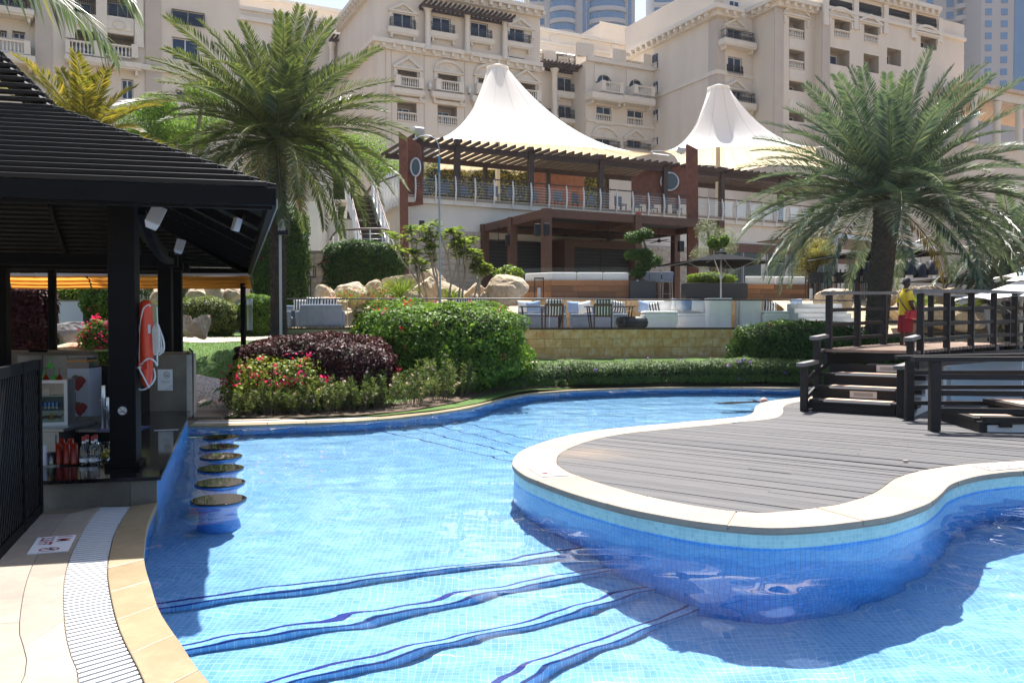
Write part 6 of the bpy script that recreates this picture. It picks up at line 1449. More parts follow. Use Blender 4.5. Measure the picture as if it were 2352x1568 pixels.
# covered blue armchairs on the left
def armchair(px, Y, rz, label, m_=M_denim):
    o = thing('armchair', label, 'armchair', on(px,Y), rz, 'blue canvas armchairs on the left of the terrace')
    MB().bb(-.36,.36,-.36,.36,.05,.42).build('seat', m_, o, bevel=.04); MB().bb(-.38,.38,.26,.42,.1,.85).build('backrest', m_, o, bevel=.05)
    for s_ in (-1, 1): MB().bb(s_*.42-.07,s_*.42+.07,-.36,.36,.08,.62).build('armrest', m_, o, bevel=.04)
    for a in (-.3,.3):
        for b in (-.3,.3): MB().bb(a-.02,a+.02,b-.02,b+.02,0,.06).build('leg', M_darkmetal, o)
    o.scale = (.78,.78,.92); return o
ac = [(655,26.9,PI/2,'blue armchair half hidden by the palm trunk'),(708,26.7,PI+.4,'blue armchair with loose cover next to the palm trunk'),(735,26.6,PI-.2,'blue armchair in the middle of the left terrace group'),(765,26.6,PI+.2,'blue armchair at the right of the left terrace group'),(672,27.8,0,'blue armchair at the back of the left terrace group'),(1085,28.0,.3,'blue armchair behind the central bougainvillea bush')]
for px, Y, rz, lab in ac: armchair(px, Y, rz, lab)
for px, py, Y, rz, lab in ((692,700,27.3,.1,'striped cushion on the back left armchair'),(722,696,26.85,.0,'striped cushion on the middle blue armchair'),(757,698,26.85,.1,'striped cushion on the right blue armchair'),(1062,697,27.8,.5,'striped cushion on the armchair behind the bush'),(1092,696,27.8,.2,'second striped cushion behind the central bush')): cushion('striped_cushion', lab, A(px,py,Y), (R(-12),0,rz), M_stripe, .52, .4)
def table(px, Y, w_, d_, label, h_=.74, m_=None, legm=None):
    o = thing('dining_table', label, 'table', on(px,Y)); MB().bb(-w_/2,w_/2,-d_/2,d_/2,h_-.035,h_).build('tabletop', m_ or M_dkbrown, o, bevel=.006)
    for a in (-1,1):
        for b in (-1,1): MB().bar((a*w_*.38,b*d_*.36,0),(a*w_*.44,b*d_*.42,h_-.035), .035,.035).build('leg', legm or M_darkmetal, o)
M_palewood = mat('pale weathered wood', (.32,.27,.23), .7, .2, 4, .1)
table(690,27.3,1.0,.8,'pale table in the left armchair group',.62,M_palewood); table(815,26.9,1.1,.8,'pale table between left armchairs and the bush',.62,M_palewood); table(868,28.2,1.2,.8,'table in front of the boulders',.68,M_palewood)
table(1245,26.9,1.5,.85,'dark dining table between the striped chairs, left'); table(1400,26.9,1.6,.85,'dark dining table between the striped chairs, right')
def wood_chair(px, Y, rz, label):
    o = thing('wooden_armchair', label, 'chair', on(px,Y), rz, 'slatted wooden armchairs with striped cushions')
    MB().bb(-.29,.29,-.28,.28,.38,.43).build('seat', M_brown, o)
    for a in (-.28,.28):
        MB().bar((a,-.27,0),(a,-.27,.64), .05,.05).build('leg', M_brown, o); MB().bar((a,.27,0),(a,.36,.78), .05,.05).build('leg', M_brown, o); MB().bar((a,-.33,.64),(a,.34,.64), .07,.035).build('armrest', M_brown, o)
    MB().bar((-.29,.37,.76),(.29,.37,.76), .04,.08).build('top_rail', M_brown, o)
    for k in range(4): MB().bar((-.17+.115*k,.28,.43),(-.17+.115*k,.36,.74), .07,.02).build('back_slat', M_brown, o)
    cs = MB().bb(-.25,.25,.12,.25,.46,.98).build('seat_cushion', M_stripe, o, bevel=.05); cs.rotation_euler = (R(-9),0,0)
wood_chair(1268,26.35,PI+.15,'wooden armchair with striped cushion at the left dining table'); wood_chair(1385,26.35,PI-.1,'wooden armchair with striped cushion at the right dining table')
def sofa(px0, px1, Y, label, m_, zs=.42, zb=.8, d_=.8, back=True, nm='sofa'):
    x0, x1 = hX(px0,Y), hX(px1,Y); o = thing(nm, label, 'sofa', ((x0+x1)/2,Y,TZ)); w_ = (x1-x0)/2
    MB().bb(-w_,w_,-d_/2,d_/2,.0,zs).build('seat_base', m_, o, bevel=.05)
    if back: MB().bb(-w_,w_,d_/2-.2,d_/2,zs-.01,zb).build('backrest', m_, o, bevel=.05)
    n = max(1, round(2*w_/1.0))
    for k in range(n): MB().bb(-w_+2*w_*k/n+.01,-w_+2*w_*(k+1)/n-.01,-d_/2+.02,d_/2-.22 if back else d_/2-.02,zs+.001,zs+.09).build('seat_cushion', m_, o, bevel=.04)
    return o
sofa(1190,1300,28.6,'blue-grey sofa behind the left dining table',M_denim); sofa(1310,1440,28.8,'blue-grey sofa behind the right dining table',M_denim)
sofa(1480,1622,28.2,'white dust-covered sofa in the middle of the terrace',M_cloth,.42,.95,.9); sofa(1475,1552,27.0,'white dust-covered ottoman in front of the covered sofa',M_cloth,.48,.9,.9,False,'covered_ottoman')
sofa(1745,1808,27.6,'white dust-covered ottoman right of the tall covered boxes',M_cloth,.5,.9,1.0,False,'covered_ottoman'); sofa(1806,1868,27.4,'white dust-covered ottoman at the right end of the glass railing',M_cloth,.52,.9,1.0,False,'covered_ottoman')
def draped(px0, px1, y0, Y, label):
    x0, x1 = hX(px0,Y), hX(px1,Y); h_ = A(0,y0,Y).z - TZ; o = thing('covered_cabinet', label, 'cabinet', ((x0+x1)/2,Y,TZ)); w_ = (x1-x0)/2
    def f(u, v): a = 2*PI*u; q = max(abs(math.cos(a)),abs(math.sin(a))); s_ = 1 + .05*(1-v)*math.sin(9*a); return Vector((math.cos(a)/q*w_*s_, math.sin(a)/q*.35*s_, h_*v))
    MB().grid(f, 48, 8).build('cover', M_cloth, o); MB().bb(-w_,w_,-.35,.35,h_-.001,h_+.03).build('top', M_cloth, o, bevel=.01)
draped(1622,1675,687,27.6,'tall white-covered cabinet beside the parasol pole'); draped(1694,1742,692,27.7,'second tall white-covered cabinet, narrower, right of the gap')
for px, py, Y, m_, lab, rz in ((1205,704,28.2,M_cloth,'white cushion at the left end of the blue sofa',.2),(1225,705,28.0,M_blue,'pale blue cushion on the left sofa',-.2),(1318,705,28.4,M_blue,'blue cushion between the dining tables',.3),(1342,706,28.4,M_cloth,'white cushion behind the right striped chair',0),(1418,704,28.4,M_stripe,'striped cushion on the right sofa end',.2),(1480,705,28.0,M_blue,'slate blue cushion left of the white sofa',.4),(1500,708,28.0,M_stripe,'striped cushion left of the white sofa',-.2),(1558,700,28.0,M_cloth,'grey-white cushion on the covered sofa',.1),(1580,701,27.9,M_blue,'pale blue cushion on the covered sofa',.5),(1602,702,27.9,M_cloth,'white cushion at the right of the covered sofa',-.2),(1830,700,28.0,M_blue,'pale blue cushion at the right end of the terrace',.3),(1768,705,28.2,M_stripe,'striped cushion behind the white ottoman',.1)): cushion('scatter_cushion', lab, A(px,py,Y), (R(-15),R(rnd.uniform(-12,12)),rz), m_)
for k, (px, Y, r_, lab) in enumerate(((1440,27.0,.36,'dark pouf left of the white ottoman'),(1462,26.8,.4,'larger dark pouf beside the white ottoman'))):
    o = thing('pouf', lab, 'pouf', on(px,Y)); MB().lathe([(r_*.8,0),(r_,.08),(r_*1.05,.2),(r_,.33),(r_*.75,.39),(.02,.4)], 20).build('pouf_body', M_char, o); MB().lathe([(r_*1.055,.19),(r_*1.06,.2),(r_*1.055,.21)], 20, cap=False).build('piping', M_darkmetal, o)
# parasols
def parasol(px, pole_bot, y_edge_, y_top, Y, w_, label, m_, rz=.3, z0=None, sides=4, sq=True):
    z0 = z0 if z0 is not None else TZ; o = thing('parasol', label, 'parasol', (hX(px,Y),Y,z0), rz); ze = A(px,y_edge_,Y).z - z0; zt_ = A(px,y_top,Y).z - z0; n = sides
    MB().tube([(0,0,0),(0,0,zt_+.05)], .03, 8).build('pole', M_steel, o); MB().lathe([(.035,zt_-.02),(.05,zt_+.03),(.03,zt_+.12)], 10).build('finial', M_steel, o)
    cor = [Vector((w_/2*math.cos(2*PI*k/n+PI/n)*(2**.5 if n == 4 else 1), w_/2*math.sin(2*PI*k/n+PI/n)*(2**.5 if n == 4 else 1), ze)) for k in range(n)]
    for k in range(n):
        a, b = cor[k], cor[(k+1) % n]; ap = Vector((0,0,zt_)); vs = []; nn = 8
        for i in range(nn+1):
            for j in range(nn+1):
                f = i/nn; e = a.lerp(b, j/nn); p = ap.lerp(e, f); p.z -= .16*math.sin(PI*f)*(zt_-ze)*.7*0 + .05*4*(j/nn)*(1-j/nn)*f*0; p.z += -.10*f*(1-f)*4*.35 + (.06*4*(j/nn)*(1-j/nn))*f; vs.append(p)
        MB().add(vs, [(i*(nn+1)+j, (i+1)*(nn+1)+j, (i+1)*(nn+1)+j+1, i*(nn+1)+j+1) for i in range(nn) for j in range(nn)], 0, True).build('canopy_panel', m_, o)
        MB().bar((0,0,zt_-.1), a*.985 + Vector((0,0,-.03)), .025,.03).build('rib', M_steel, o); MB().bar((0,0,zt_-.85), a.lerp(Vector((0,0,zt_)), .5) - Vector((0,0,.09)), .02,.02).build('strut', M_steel, o)
    MB().lathe([(.06,zt_-.9),(.06,zt_-.8)], 10).build('runner', M_steel, o); MB().lathe([(.35,0),(.33,.05),(.05,.08),(.05,.3)], 14).build('base', M_char, o)
    MB().lathe([(.28,zt_-.02),(.02,zt_+.08)], n, cap=False, smooth=False).build('vent', m_, o)
M_parblk = mat('black parasol cloth', (.012,.013,.015), .9, .15, 3, .1, 80, spec=.05)
parasol(1655,686,608,580,28.6,3.35,'square black parasol over the covered sofas',M_parblk,.35)
parasol(2030,690,590,562,31.5,4.0,'square black parasol behind the big right palm',M_parblk,.35,MZ)
parasol(2240,700,648,625,30,4.0,'black parasol at the right beside the pale-fronded palm',M_parblk,.3,MZ-.9)
M_parwh = mat('white parasol cloth', (.78,.77,.75), .85, .05, 3, .05)
parasol(2345,790,690,642,17.0,2.55,'white parasol with slanted white post at the right edge',M_parwh,.2,.05,8)
parasol(2362,790,640,615,24.0,1.9,'farther white parasol top at the right edge',M_parwh,.2,.3,8)
# bar counter with blue stools under the pergola
bc = thing('bar_table', 'high bar table with pale top under the pergola', 'table', (hX(1490,33.4),33.4,MZ)); MB().bb(-1.35,.95,-.35,.35,1.05,1.1).build('tabletop', M_pave, bc); MB().bb(-1.3,.9,-.05,.05,0,1.05).build('panel', M_dkbrown, bc)
for k, px in enumerate((1476,1503,1530)):
    o = thing('bar_stool', 'blue upholstered bar stool at the high table, ' + ('nearest the planter','middle one','right-hand one')[k], 'stool', (hX(px,32.7),32.7,MZ), rnd.uniform(-.1,.1), 'blue bar stools')
    MB().bb(-.22,.22,-.2,.2,.72,.8).build('seat', M_denim, o, bevel=.02); MB().bb(-.22,.22,-.22,-.17,.8,1.12).build('backrest', M_denim, o, bevel=.02)
    for a in (-.18,.18):
        for b in (-.16,.16): MB().bar((a*1.15,b*1.15,0),(a,b,.72), .035,.035).build('leg', M_palewood, o)
    MB().bar((-.2,-.18,.25),(.2,-.18,.25), .02,.02).build('footrest', M_palewood, o)
# dining set behind the palm on the middle terrace, dark stools
for k, px in enumerate((1868,1892,1925,1955,1985)):
    o = thing('bar_stool', 'dark high chair behind the right palm, ' + ORD[k] + ' from the left', 'stool', (hX(px,33),33,MZ), rnd.uniform(-.3,.3), 'dark high chairs'); MB().bb(-.22,.22,-.2,.2,.7,.76).build('seat', M_char, o); MB().bb(-.24,.24,-.24,-.2,.76,1.12).build('backrest', M_char, o)
    for a in (-.18,.18):
        for b in (-.16,.16): MB().bar((a*1.1,b*1.1,0),(a,b,.7), .035,.035).build('leg', M_brown, o)
ht = thing('high_table', 'dark high table with white place settings behind the right palm', 'table', (hX(1915,33.5),33.5,MZ)); MB().bb(-1.1,1.1,-.35,.35,1.0,1.05).build('tabletop', M_dkbrown, ht)
for a in (-1,1): MB().bb(a-.05,a+.05,-.05,.05,0,1.0).build('leg', M_brown, ht)
for k in range(5): o = thing('wine_glass', 'glass on the dark high table, ' + ORD[k] + ' from the left', 'glass', (hX(1896+k*11,33.4),33.4,MZ+1.051), 0, 'glasses on the high table'); MB().lathe([(.035,0),(.006,.01),(.006,.09),(.04,.13),(.035,.22)], 10, cap=False).build('goblet', M_whitep, o)
# white steel canopy frame and lamp shades behind the right palm
wf = thing('white_canopy_frame', 'white steel canopy frame behind the big right palm', 'canopy', (0,0,0))
fz = A(1930,560,34).z
cf = [A(1918,590,33.5), A(2036,548,36.0), A(2145,556,39.0)]
for a, b in zip(cf, cf[1:]): MB().bar((a.x,a.y,fz+.3),(b.x,b.y,fz+.3), .12,.16).build('beam', M_white, wf)
for a in (cf[0], cf[1], cf[2]): MB().bb(a.x-.08,a.x+.08,a.y-.08,a.y+.08,MZ,fz+.22).build('post', M_white, wf)
MB().prism([(cf[0].x,cf[0].y),(cf[1].x,cf[1].y),(cf[2].x,cf[2].y),(cf[2].x-2,cf[2].y+3),(cf[0].x-2,cf[0].y+4)], fz+.39, fz+.43).build('roof_sheet', M_brown, wf)
for k in range(7):
    o = thing('pendant_lamp', 'black drum pendant lamp in the restaurant, ' + ORD[k] + ' from the left', 'lamp', A(1985+k*26,600+(k%2)*6,35.5), 0, 'black pendant lamps'); MB().lathe([(.3,-.6),(.22,0),(.05,.03)], 14).build('shade', M_darkmetal, o); MB().tube([(0,0,0),(0,0,.6)], .01, 4).build('cable', M_darkmetal, o)
# boulders and steps on the right
BR = [(1882,1950,662,700,28.0,'boulder left of the big palm trunk'),(2000,2060,655,690,28.6,'boulder behind the lifeguard'),(2060,2120,653,700,28.2,'pale boulder right of the lifeguard'),(2092,2175,654,702,28.6,'largest boulder of the right rock bank'),(2165,2215,660,704,28.2,'pointed boulder in the right rock bank'),(2215,2262,658,702,28.4,'boulder near the white parasol'),(2040,2100,690,722,27.4,'low boulder below the right rock bank'),(2110,2180,698,735,27.2,'flat slab boulder in the right rock bank'),(2180,2250,700,740,27.0,'low boulder at the end of the right rock bank'),(2255,2330,690,735,27.0,'boulder behind the white parasol post')]
for k, (x0,x1,y0,y1,Y,lab) in enumerate(BR): boulder_px(x0,x1,y0,y1,Y,220+k,lab,.3)
structure(MB().grid(lambda u, v: Vector((9.6+11*u, 24.2+6.8*v, .45 + 2.05*sstep(0,1,v) + .1*mnoise.noise(Vector((u*9,v*5,2))))), 40, 20).build('rock_bank_soil', mat('sandy soil', (.42,.33,.22), .95, .25, 3, .5, 40)))
sg = thing('garden_steps', 'wide pale steps climbing behind the bridge', 'steps', (0,0,0)); 
for k in range(12): MB().bb(hX(1880,24.5), hX(2010,24.5), 23.0+.36*k, 23.0+.36*k+.37, .2, .50+.16*k).build('step', plain('pale step', (.6,.6,.6), .8), sg)
for k in range(7): MB().bb(hX(2130,23.5), hX(2262,23.5), 22.8+.36*k, 22.8+.36*k+.37, .1, .22+.13*k).build('step', plain('pale step', (.6,.6,.6), .8), sg)
tuft(2110,705,26.6,120,.6,'small grass tuft in the right rock bank'); tuft(2215,708,26.4,120,.6,'small grass tuft below the pointed boulder')
# lanterns on stands, lamp post, pole with cable
def lantern(px, y0, y1, Y, label, zf):
    z1_, z0_ = A(px,y0,Y).z, A(px,y1,Y).z; o = thing('lantern', label, 'lantern', (hX(px,Y),Y,z0_)); h_ = z1_-z0_; w_ = .16
    for a in (-w_,w_):
        for b in (-w_,w_): MB().bb(a-.012,a+.012,b-.012,b+.012,0,h_).build('frame_bar', M_darkmetal, o)
    MB().bb(-w_-.02,w_+.02,-w_-.02,w_+.02,-.03,.0).build('base', M_darkmetal, o); MB().bb(-w_-.02,w_+.02,-w_-.02,w_+.02,h_,h_+.03).build('lid', M_darkmetal, o); MB().lathe([(.06,.0),(.06,h_*.55)], 10).build('candle', M_whitep, o)
    MB().tube([(0,0,zf-z0_),(0,0,-.03)], .02, 6).build('stand', M_darkmetal, o)
lantern(714,613,635,31.3,'black lantern on a thin stand before the rubble wall',MZ); lantern(1238,640,686,30.6,'tall black lantern in front of the cedar banquette',TZ); lantern(1862,640,690,31,'black lantern beside the right banquette',MZ-.2)
lp = thing('lamp_post', 'slim grey pole with curved arm rising from the central bush', 'lamp post', (hX(1012,22),22,.6)); zt_ = A(1008,360,22).z-.6
MB().tube([(0,0,0),(-.03,0,zt_)], .026, 8).build('pole', plain('galvanised grey', (.34,.37,.41), .5, .3), lp); MB().tube([(-.028,0,zt_*.92),(-.03,0,zt_)], .03, 8).build('blue_sleeve', plain('blue tape', (.05,.25,.5), .5), lp)
MB().tube(catmull([(-.03,0,zt_),(-.035,0,zt_+.25),(-.12,0,zt_+.45),(-.3,0,zt_+.55),(-.55,0,zt_+.53),(-.66,0,zt_+.45)], .05), .016, 6).build('curved_arm', plain('galvanised grey', (.34,.37,.41), .5, .3), lp)
fp = thing('flood_post', 'white post with square floodlight beside the tall palm trunk', 'lamp post', (hX(645,20.3),20.3,1.1)); zt_ = A(645,540,20.3).z-1.1
MB().tube([(0,0,0),(0,0,zt_)], .035, 8).build('pole', plain('white pole', (.5,.52,.52), .5), fp); MB().bb(-.04,.22,-.1,.1,zt_,zt_+.42).build('housing', M_darkmetal, fp); MB().bb(-.02,.16,-.115,-.101,zt_+.1,zt_+.38).build('lamp_glass', plain('flood glass', (.45,.45,.42), .1), fp)
fa = thing('fire_alarm', 'small red alarm on the pergola beam', 'alarm', tuple(A(1466,494,36))); MB().box((0,0,0),(.22,.1,.22)).build('box', plain('alarm red', (.4,.02,.02), .4), fa); MB().box((0,-.06,-.04),(.16,.05,.1)).build('lens', M_whitep, fa)
fa = thing('fire_alarm', 'small red alarm box on the cream wall', 'alarm', tuple(A(1033,500,39))); MB().box((0,0,0),(.22,.1,.22)).build('box', plain('alarm red', (.4,.02,.02), .4), fa); MB().box((0,-.06,-.04),(.16,.05,.1)).build('lens', M_whitep, fa)
# ================================================================== hotel and towers
M_facade = mat('beige hotel render', (.65,.575,.49), .9, .12, .3, .05, 8, stretch=(1,1,.25))
M_facade2 = mat('pale beige render', (.66,.575,.485), .9, .06, .25, .05, 8)
M_quoin = mat('grey stone pilaster', (.47,.41,.36), .85, .08, .5, .08, 8)
M_trim = mat('cream stone trim', (.66,.60,.52), .8, .06, 1, .1, 12)
M_pane = plain('blue hotel glass', (.012,.03,.075), .04); M_frame = plain('pale window frame', (.62,.62,.6), .5); M_iron = plain('black iron', (.008,.01,.016), .5)
M_recess_dark = mat('darkened recess render', (.36,.30,.24), .9, .06, 1, 0)  # recess darkness put into the colour of the openings' reveals and backs
def face_hit(px, py, O, dr, nn):
    d = ray(px, py); o = Vector((0,0,EYE)); t = (Vector(O) - o).dot(nn)/d.dot(nn); p = o + d*t; return (p - Vector(O)).dot(dr), p.z
class Facade:
    """a building front standing at O, running along E1 (rz = TH); local x runs along it, -y is outwards"""
    def __init__(s, name, label, O, rz=TH, parent=None):
        s.O = Vector((O[0], O[1], 0)); s.dr = Vector((math.cos(rz), math.sin(rz), 0)); s.nn = Vector((-math.sin(rz), math.cos(rz), 0)); s.rz = rz
        if parent: s.t = parent; s.off = parent
        else: s.t = thing(name, label, 'building', tuple(s.O), rz)
        s.holes = []
    def h(s, px, py, out=0): return face_hit(px, py, s.O - s.nn*out, s.dr, s.nn)
    def rect(s, x0, y0, x1, y1, out=0):
        a = s.h(x0, (y0+y1)/2, out); b = s.h(x1, (y0+y1)/2, out); xc = (x0+x1)/2
        return a[0], b[0], s.h(xc, y1, out)[1], s.h(xc, y0, out)[1]
    def hole(s, x0, y0, x1, y1, depth=.25, kind='window'):
        r_ = s.rect(x0, y0, x1, y1); s.holes.append((*r_, depth, kind)); return r_
    def wall(s, s0, s1, z0, z1, depth=14, m_=None):
        m_ = m_ or M_facade; m = MB(); ss = sorted({s0, s1} | {q for h in s.holes for q in h[:2] if s0 < q < s1}); zs_ = sorted({z0, z1} | {q for h in s.holes for q in h[2:4] if z0 < q < z1})
        for a, b in zip(ss, ss[1:]):
            for c, d in zip(zs_, zs_[1:]):
                if not any(h[0] < (a+b)/2 < h[1] and h[2] < (c+d)/2 < h[3] for h in s.holes): m.add([(a,0,c),(b,0,c),(b,0,d),(a,0,d)], [(0,1,2,3)])
        m.add([(s0,0,z0),(s1,0,z0),(s1,0,z1),(s0,0,z1),(s0,depth,z0),(s1,depth,z0),(s1,depth,z1),(s0,depth,z1)], [(0,3,7,4),(1,5,6,2),(3,2,6,7),(5,4,7,6)])
        for a, b, c, d, dp, k in s.holes:
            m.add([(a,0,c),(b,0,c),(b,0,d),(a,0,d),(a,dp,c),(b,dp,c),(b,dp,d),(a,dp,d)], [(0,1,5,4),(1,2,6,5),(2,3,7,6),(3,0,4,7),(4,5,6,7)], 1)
        m.build('wall', [m_, M_recess_dark], s.t)
        for a, b, c, d, dp, k in s.holes:
            if k == 'window': s.window(a+.02, b-.02, c+.02, d-.02, dp-.1)
            elif k == 'loggia': s.window(a+(b-a)*.12, a+(b-a)*.8, c+.02, c+(d-c)*.8, dp-.08)
    def window(s, a, b, c, d, y):
        m = MB(); f = .07; mid = (a+b)/2
        m.bb(a,b,y,y+.06,c,c+f); m.bb(a,b,y,y+.06,d-f,d); m.bb(a,a+f,y,y+.06,c+f,d-f); m.bb(b-f,b,y,y+.06,c+f,d-f); m.bb(mid-f*.6,mid+f*.6,y,y+.06,c+f,d-f)
        w_ = m.build('window', M_frame, s.t)
        for x0, x1 in ((a+f,mid-f*.6),(mid+f*.6,b-f)): MB().bb(x0,x1,y+.03,y+.05,c+f,d-f).build('pane', M_pane, w_)
        return w_
    def slab(s, x0, y0, x1, y1, out=.7, br=True):
        a, b, c, d = s.rect(x0, y0, x1, y1, out); o = MB().prism([(a,0),(a,-out),(b,-out),(b,0)][::-1], c, d).build('balcony_slab', M_trim, s.t)
        MB().bb(a+.08,b-.08,-out+.08,0,c-.14,c-.002).build('slab_moulding', M_trim, o)
        if br:
            for x in (a+.35, b-.35): MB().prism([(x-.09,-.0),(x-.09,-out*.75),(x+.09,-out*.75),(x+.09,0)][::-1], c-.5, c-.145).build('bracket', M_trim, o)
        return o, a, b, d
    def iron(s, x0, y0, x1, y1, out=.6):
        a, b, c, d = s.rect(x0, y0, x1, y1, out); m = MB(); n = max(6, int((b-a)/.13))
        for z in (c+.04, d-.03, c+(d-c)*.8): m.bb(a,b,-out,-out+.03,z-.02,z+.02)
        for k in range(n+1):
            x = a + (b-a)*k/n; m.bb(x-.014,x+.014,-out,-out+.03,c,d)
            m.bb(x-.02,x+.02,-out-.05,-out,c+(d-c)*.15,c+(d-c)*.5)
        for x in (a, b):
            for k in range(4): m.bb(x-.014,x+.014,-out+(out-.02)*k/4,-out+(out-.02)*k/4+.03,c,d)
            m.bb(x-.02,x+.02,-out,0,d-.05,d)
        return m.build('iron_railing', M_iron, s.t)
    def balus(s, x0, y0, x1, y1, out=.0, piers=0.0):
        a, b, c, d = s.rect(x0, y0, x1, y1, out); o = MB().bb(a-piers,b+piers,-out-.12,-out+.12,d-.13,d).build('balustrade', M_trim, s.t); MB().bb(a,b,-out-.1,-out+.1,c,c+.1).build('plinth', M_trim, o)
        h_ = d-c-.23; key = round(h_, 1)
        n = max(4, int((b-a)/.23))
        for k in range(n): link('baluster', BALU, o, (a+(b-a)*(k+.5)/n, -out, c+.1), None, (1,1,h_))
        if piers:
            for x in (a-piers, b): MB().bb(x,x+piers,-out-.16,-out+.16,c,d+.06).build('pier', M_trim, o)
            for x in (a-piers, b+piers-.12): MB().bb(x,x+.12,-out+.16,-.002,c,d-.02).build('side_wall', M_trim, o)
        return o
    def pediment(s, x0, y0, x1, y1, arch=False, out=.35):
        a, b, c, d = s.rect(x0, y0, x1, y1, out); n = 14; w_ = b-a; m = MB()
        def prof(q): return (d-c-.3)*(math.sqrt(max(0,1-(2*q-1)**2)) if arch else 1-abs(2*q-1))
        top = [(a+w_*k/n, c+.3+prof(k/n)) for k in range(n+1)]; bot = [(a+w_*k/n, c+.3+max(0,prof(k/n)-.28)) for k in range(n+1)]
        vs = [(x,-out,z) for x,z in top] + [(x,-out,z) for x,z in bot] + [(x,0,z) for x,z in top] + [(x,0,z) for x,z in bot]; N = n+1
        fs = [(N+k,N+k+1,k+1,k) for k in range(n)] + [(k,k+1,2*N+k+1,2*N+k) for k in range(n)] + [(N+k+1,N+k,3*N+k,3*N+k+1) for k in range(n)]
        m.add(vs, fs); m.bb(a,b,-out,0,c+.12,c+.3); m.bb(a+.15,b-.15,-out*.6,0,c-.02,c+.118)
        o = m.build('pediment', M_trim, s.t)
        m = MB(); m.add([(x,-.06,z) for x,z in bot], [tuple(range(N))[::-1]]) ; m.build('tympanum', M_trim, o)
        m = MB(); cx_, cz_ = (a+b)/2, c+.3+(d-c-.3)*.38; m.tube([(cx_+.28*math.cos(q),-.08,cz_+.2*math.sin(q)) for q in [2*PI*k/14 for k in range(15)]], .05, 5); m.build('medallion', M_trim, o)
        for x in (a+.22, b-.22): MB().prism([(x-.13,0),(x-.13,-out*.8),(x+.13,-out*.8),(x+.13,0)][::-1], c-.75, c-.02).build('console', M_trim, o)
        return o
    def column(s, px, y0, y1, out=.9, r_=.28):
        a = s.h(px, (y0+y1)/2, out); z0, z1 = s.h(px, y1, out)[1], s.h(px, y0, out)[1]; H_ = z1-z0
        return MB().lathe([(r_*1.5,0),(r_*1.5,.25),(r_*1.2,.35),(r_,.5),(r_*1.02,H_*.5),(r_*.88,H_-.7),(r_*1.1,H_-.6),(r_*.95,H_-.5),(r_*1.5,H_-.2),(r_*1.6,H_)], 14, (a[0],-out,z0)).build('column', M_trim, s.t)
    def band(s, s0, s1, z0, z1, out=.25, name='string_course', m_=None): return MB().bb(s0,s1,-out,0,z0,z1).build(name, m_ or M_trim, s.t)
    def dentil_cornice(s, s0, s1, z, out=.9, side=0):
        o = MB().bb(s0-out,s1+.0,-out,-.001,z+.5,z+.95).build('cornice', M_trim, s.t); MB().bb(s0-out*.5,s1,-out*.55,-.001,z,z+.499).build('cornice_bed', M_trim, o)
        k = s0 + .3
        while k < s1: MB().bb(k,k+.32,-out*.95,-out*.56,z+.1,z+.48).build('modillion', M_trim, o); k += 1.05
        if side:
            MB().bb(s0-out,s0-.001,.001,side,z+.5,z+.95).build('cornice_return', M_trim, o); MB().bb(s0-out*.5,s0-.001,.001,side,z,z+.499).build('cornice_bed', M_trim, o); k = .5
            while k < side: MB().bb(s0-out*.95,s0-out*.52,k,k+.32,z+.1,z+.48).build('modillion', M_trim, o); k += 1.05
        return o
    def rafters(s, x0, y0, x1, y1, out=2.0, n=20):
        a, z0 = s.h(x0, y0, out*.5); b, z1 = s.h(x1, y1, out*.5); z = (z0+z1)/2
        o = MB().bb(a,b,-out*.75,-out*.6,z-.25,z).build('roof_pergola', M_dkbrown, s.t); MB().bb(a,b,-.35,-.2,z-.25,z).build('beam', M_dkbrown, o)
        for k in range(n): x = a+.1+(b-a-.2)*k/(n-1); MB().bb(x-.07,x+.07,-out-.3,.2,z+.002,z+.25).build('rafter', M_dkbrown, o)
BALU = MB().lathe([(.06,0),(.06,.08),(.045,.12),(.085,.35),(.05,.62),(.04,.85),(.06,.9),(.06,1)], 8).mesh('baluster', M_trim)
def zx2(x, y): return 574.2 + x*.26856, y*.26856
def zx3(x, y): return 1148.4 + x*.26856, y*.26856
def zx4(x, y): return 1720.4 + x*.26856, y*.26856
def zx1(x, y): return x*.26856, y*.26856
def q2(f, *r): a = f(r[0], r[1]); b = f(r[2], r[3]); return (*a, *b)
# ---- middle block
FA = Facade('hotel_middle_block', 'beige hotel block with columns and rooftop pergola behind the left tent', (-5.73, 86))
sA0, sA1 = -8.47, 9.82
for k, (dx, dy) in enumerate(((0,0),(345,35),(690,72),(1010,108))):
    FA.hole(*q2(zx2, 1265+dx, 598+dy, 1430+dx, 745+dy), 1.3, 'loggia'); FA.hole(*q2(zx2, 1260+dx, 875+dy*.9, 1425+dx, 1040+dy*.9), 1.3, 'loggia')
up_w = [(1225,105,1385,235),(1560,152,1715,275),(1887,195,2035,318),(2198,238,2345,355)]; lo_w = [(1222,372,1385,412),(1560,415,1715,455),(1890,452,2035,492),(2215,492,2345,526)]
for r_ in up_w + lo_w: FA.hole(*q2(zx2, *r_), .25)
zc = FA.h(*zx2(1600, 450))[1]; zr = FA.h(*zx2(2000, 70))[1]
FA.wall(sA0, sA1, 0, zr, 16)
FA.dentil_cornice(sA0, sA1, zc - .5, .7, 14); FA.dentil_cornice(sA0+.0, sA1, zr, 1.0, 14)
for k in range(2): MB().bb(sA0, sA1, -.6+.001, -.5, zr+.95, zr+1.0).build('parapet_base', M_trim, FA.t) if k == 0 else None
a = sA0 + 4
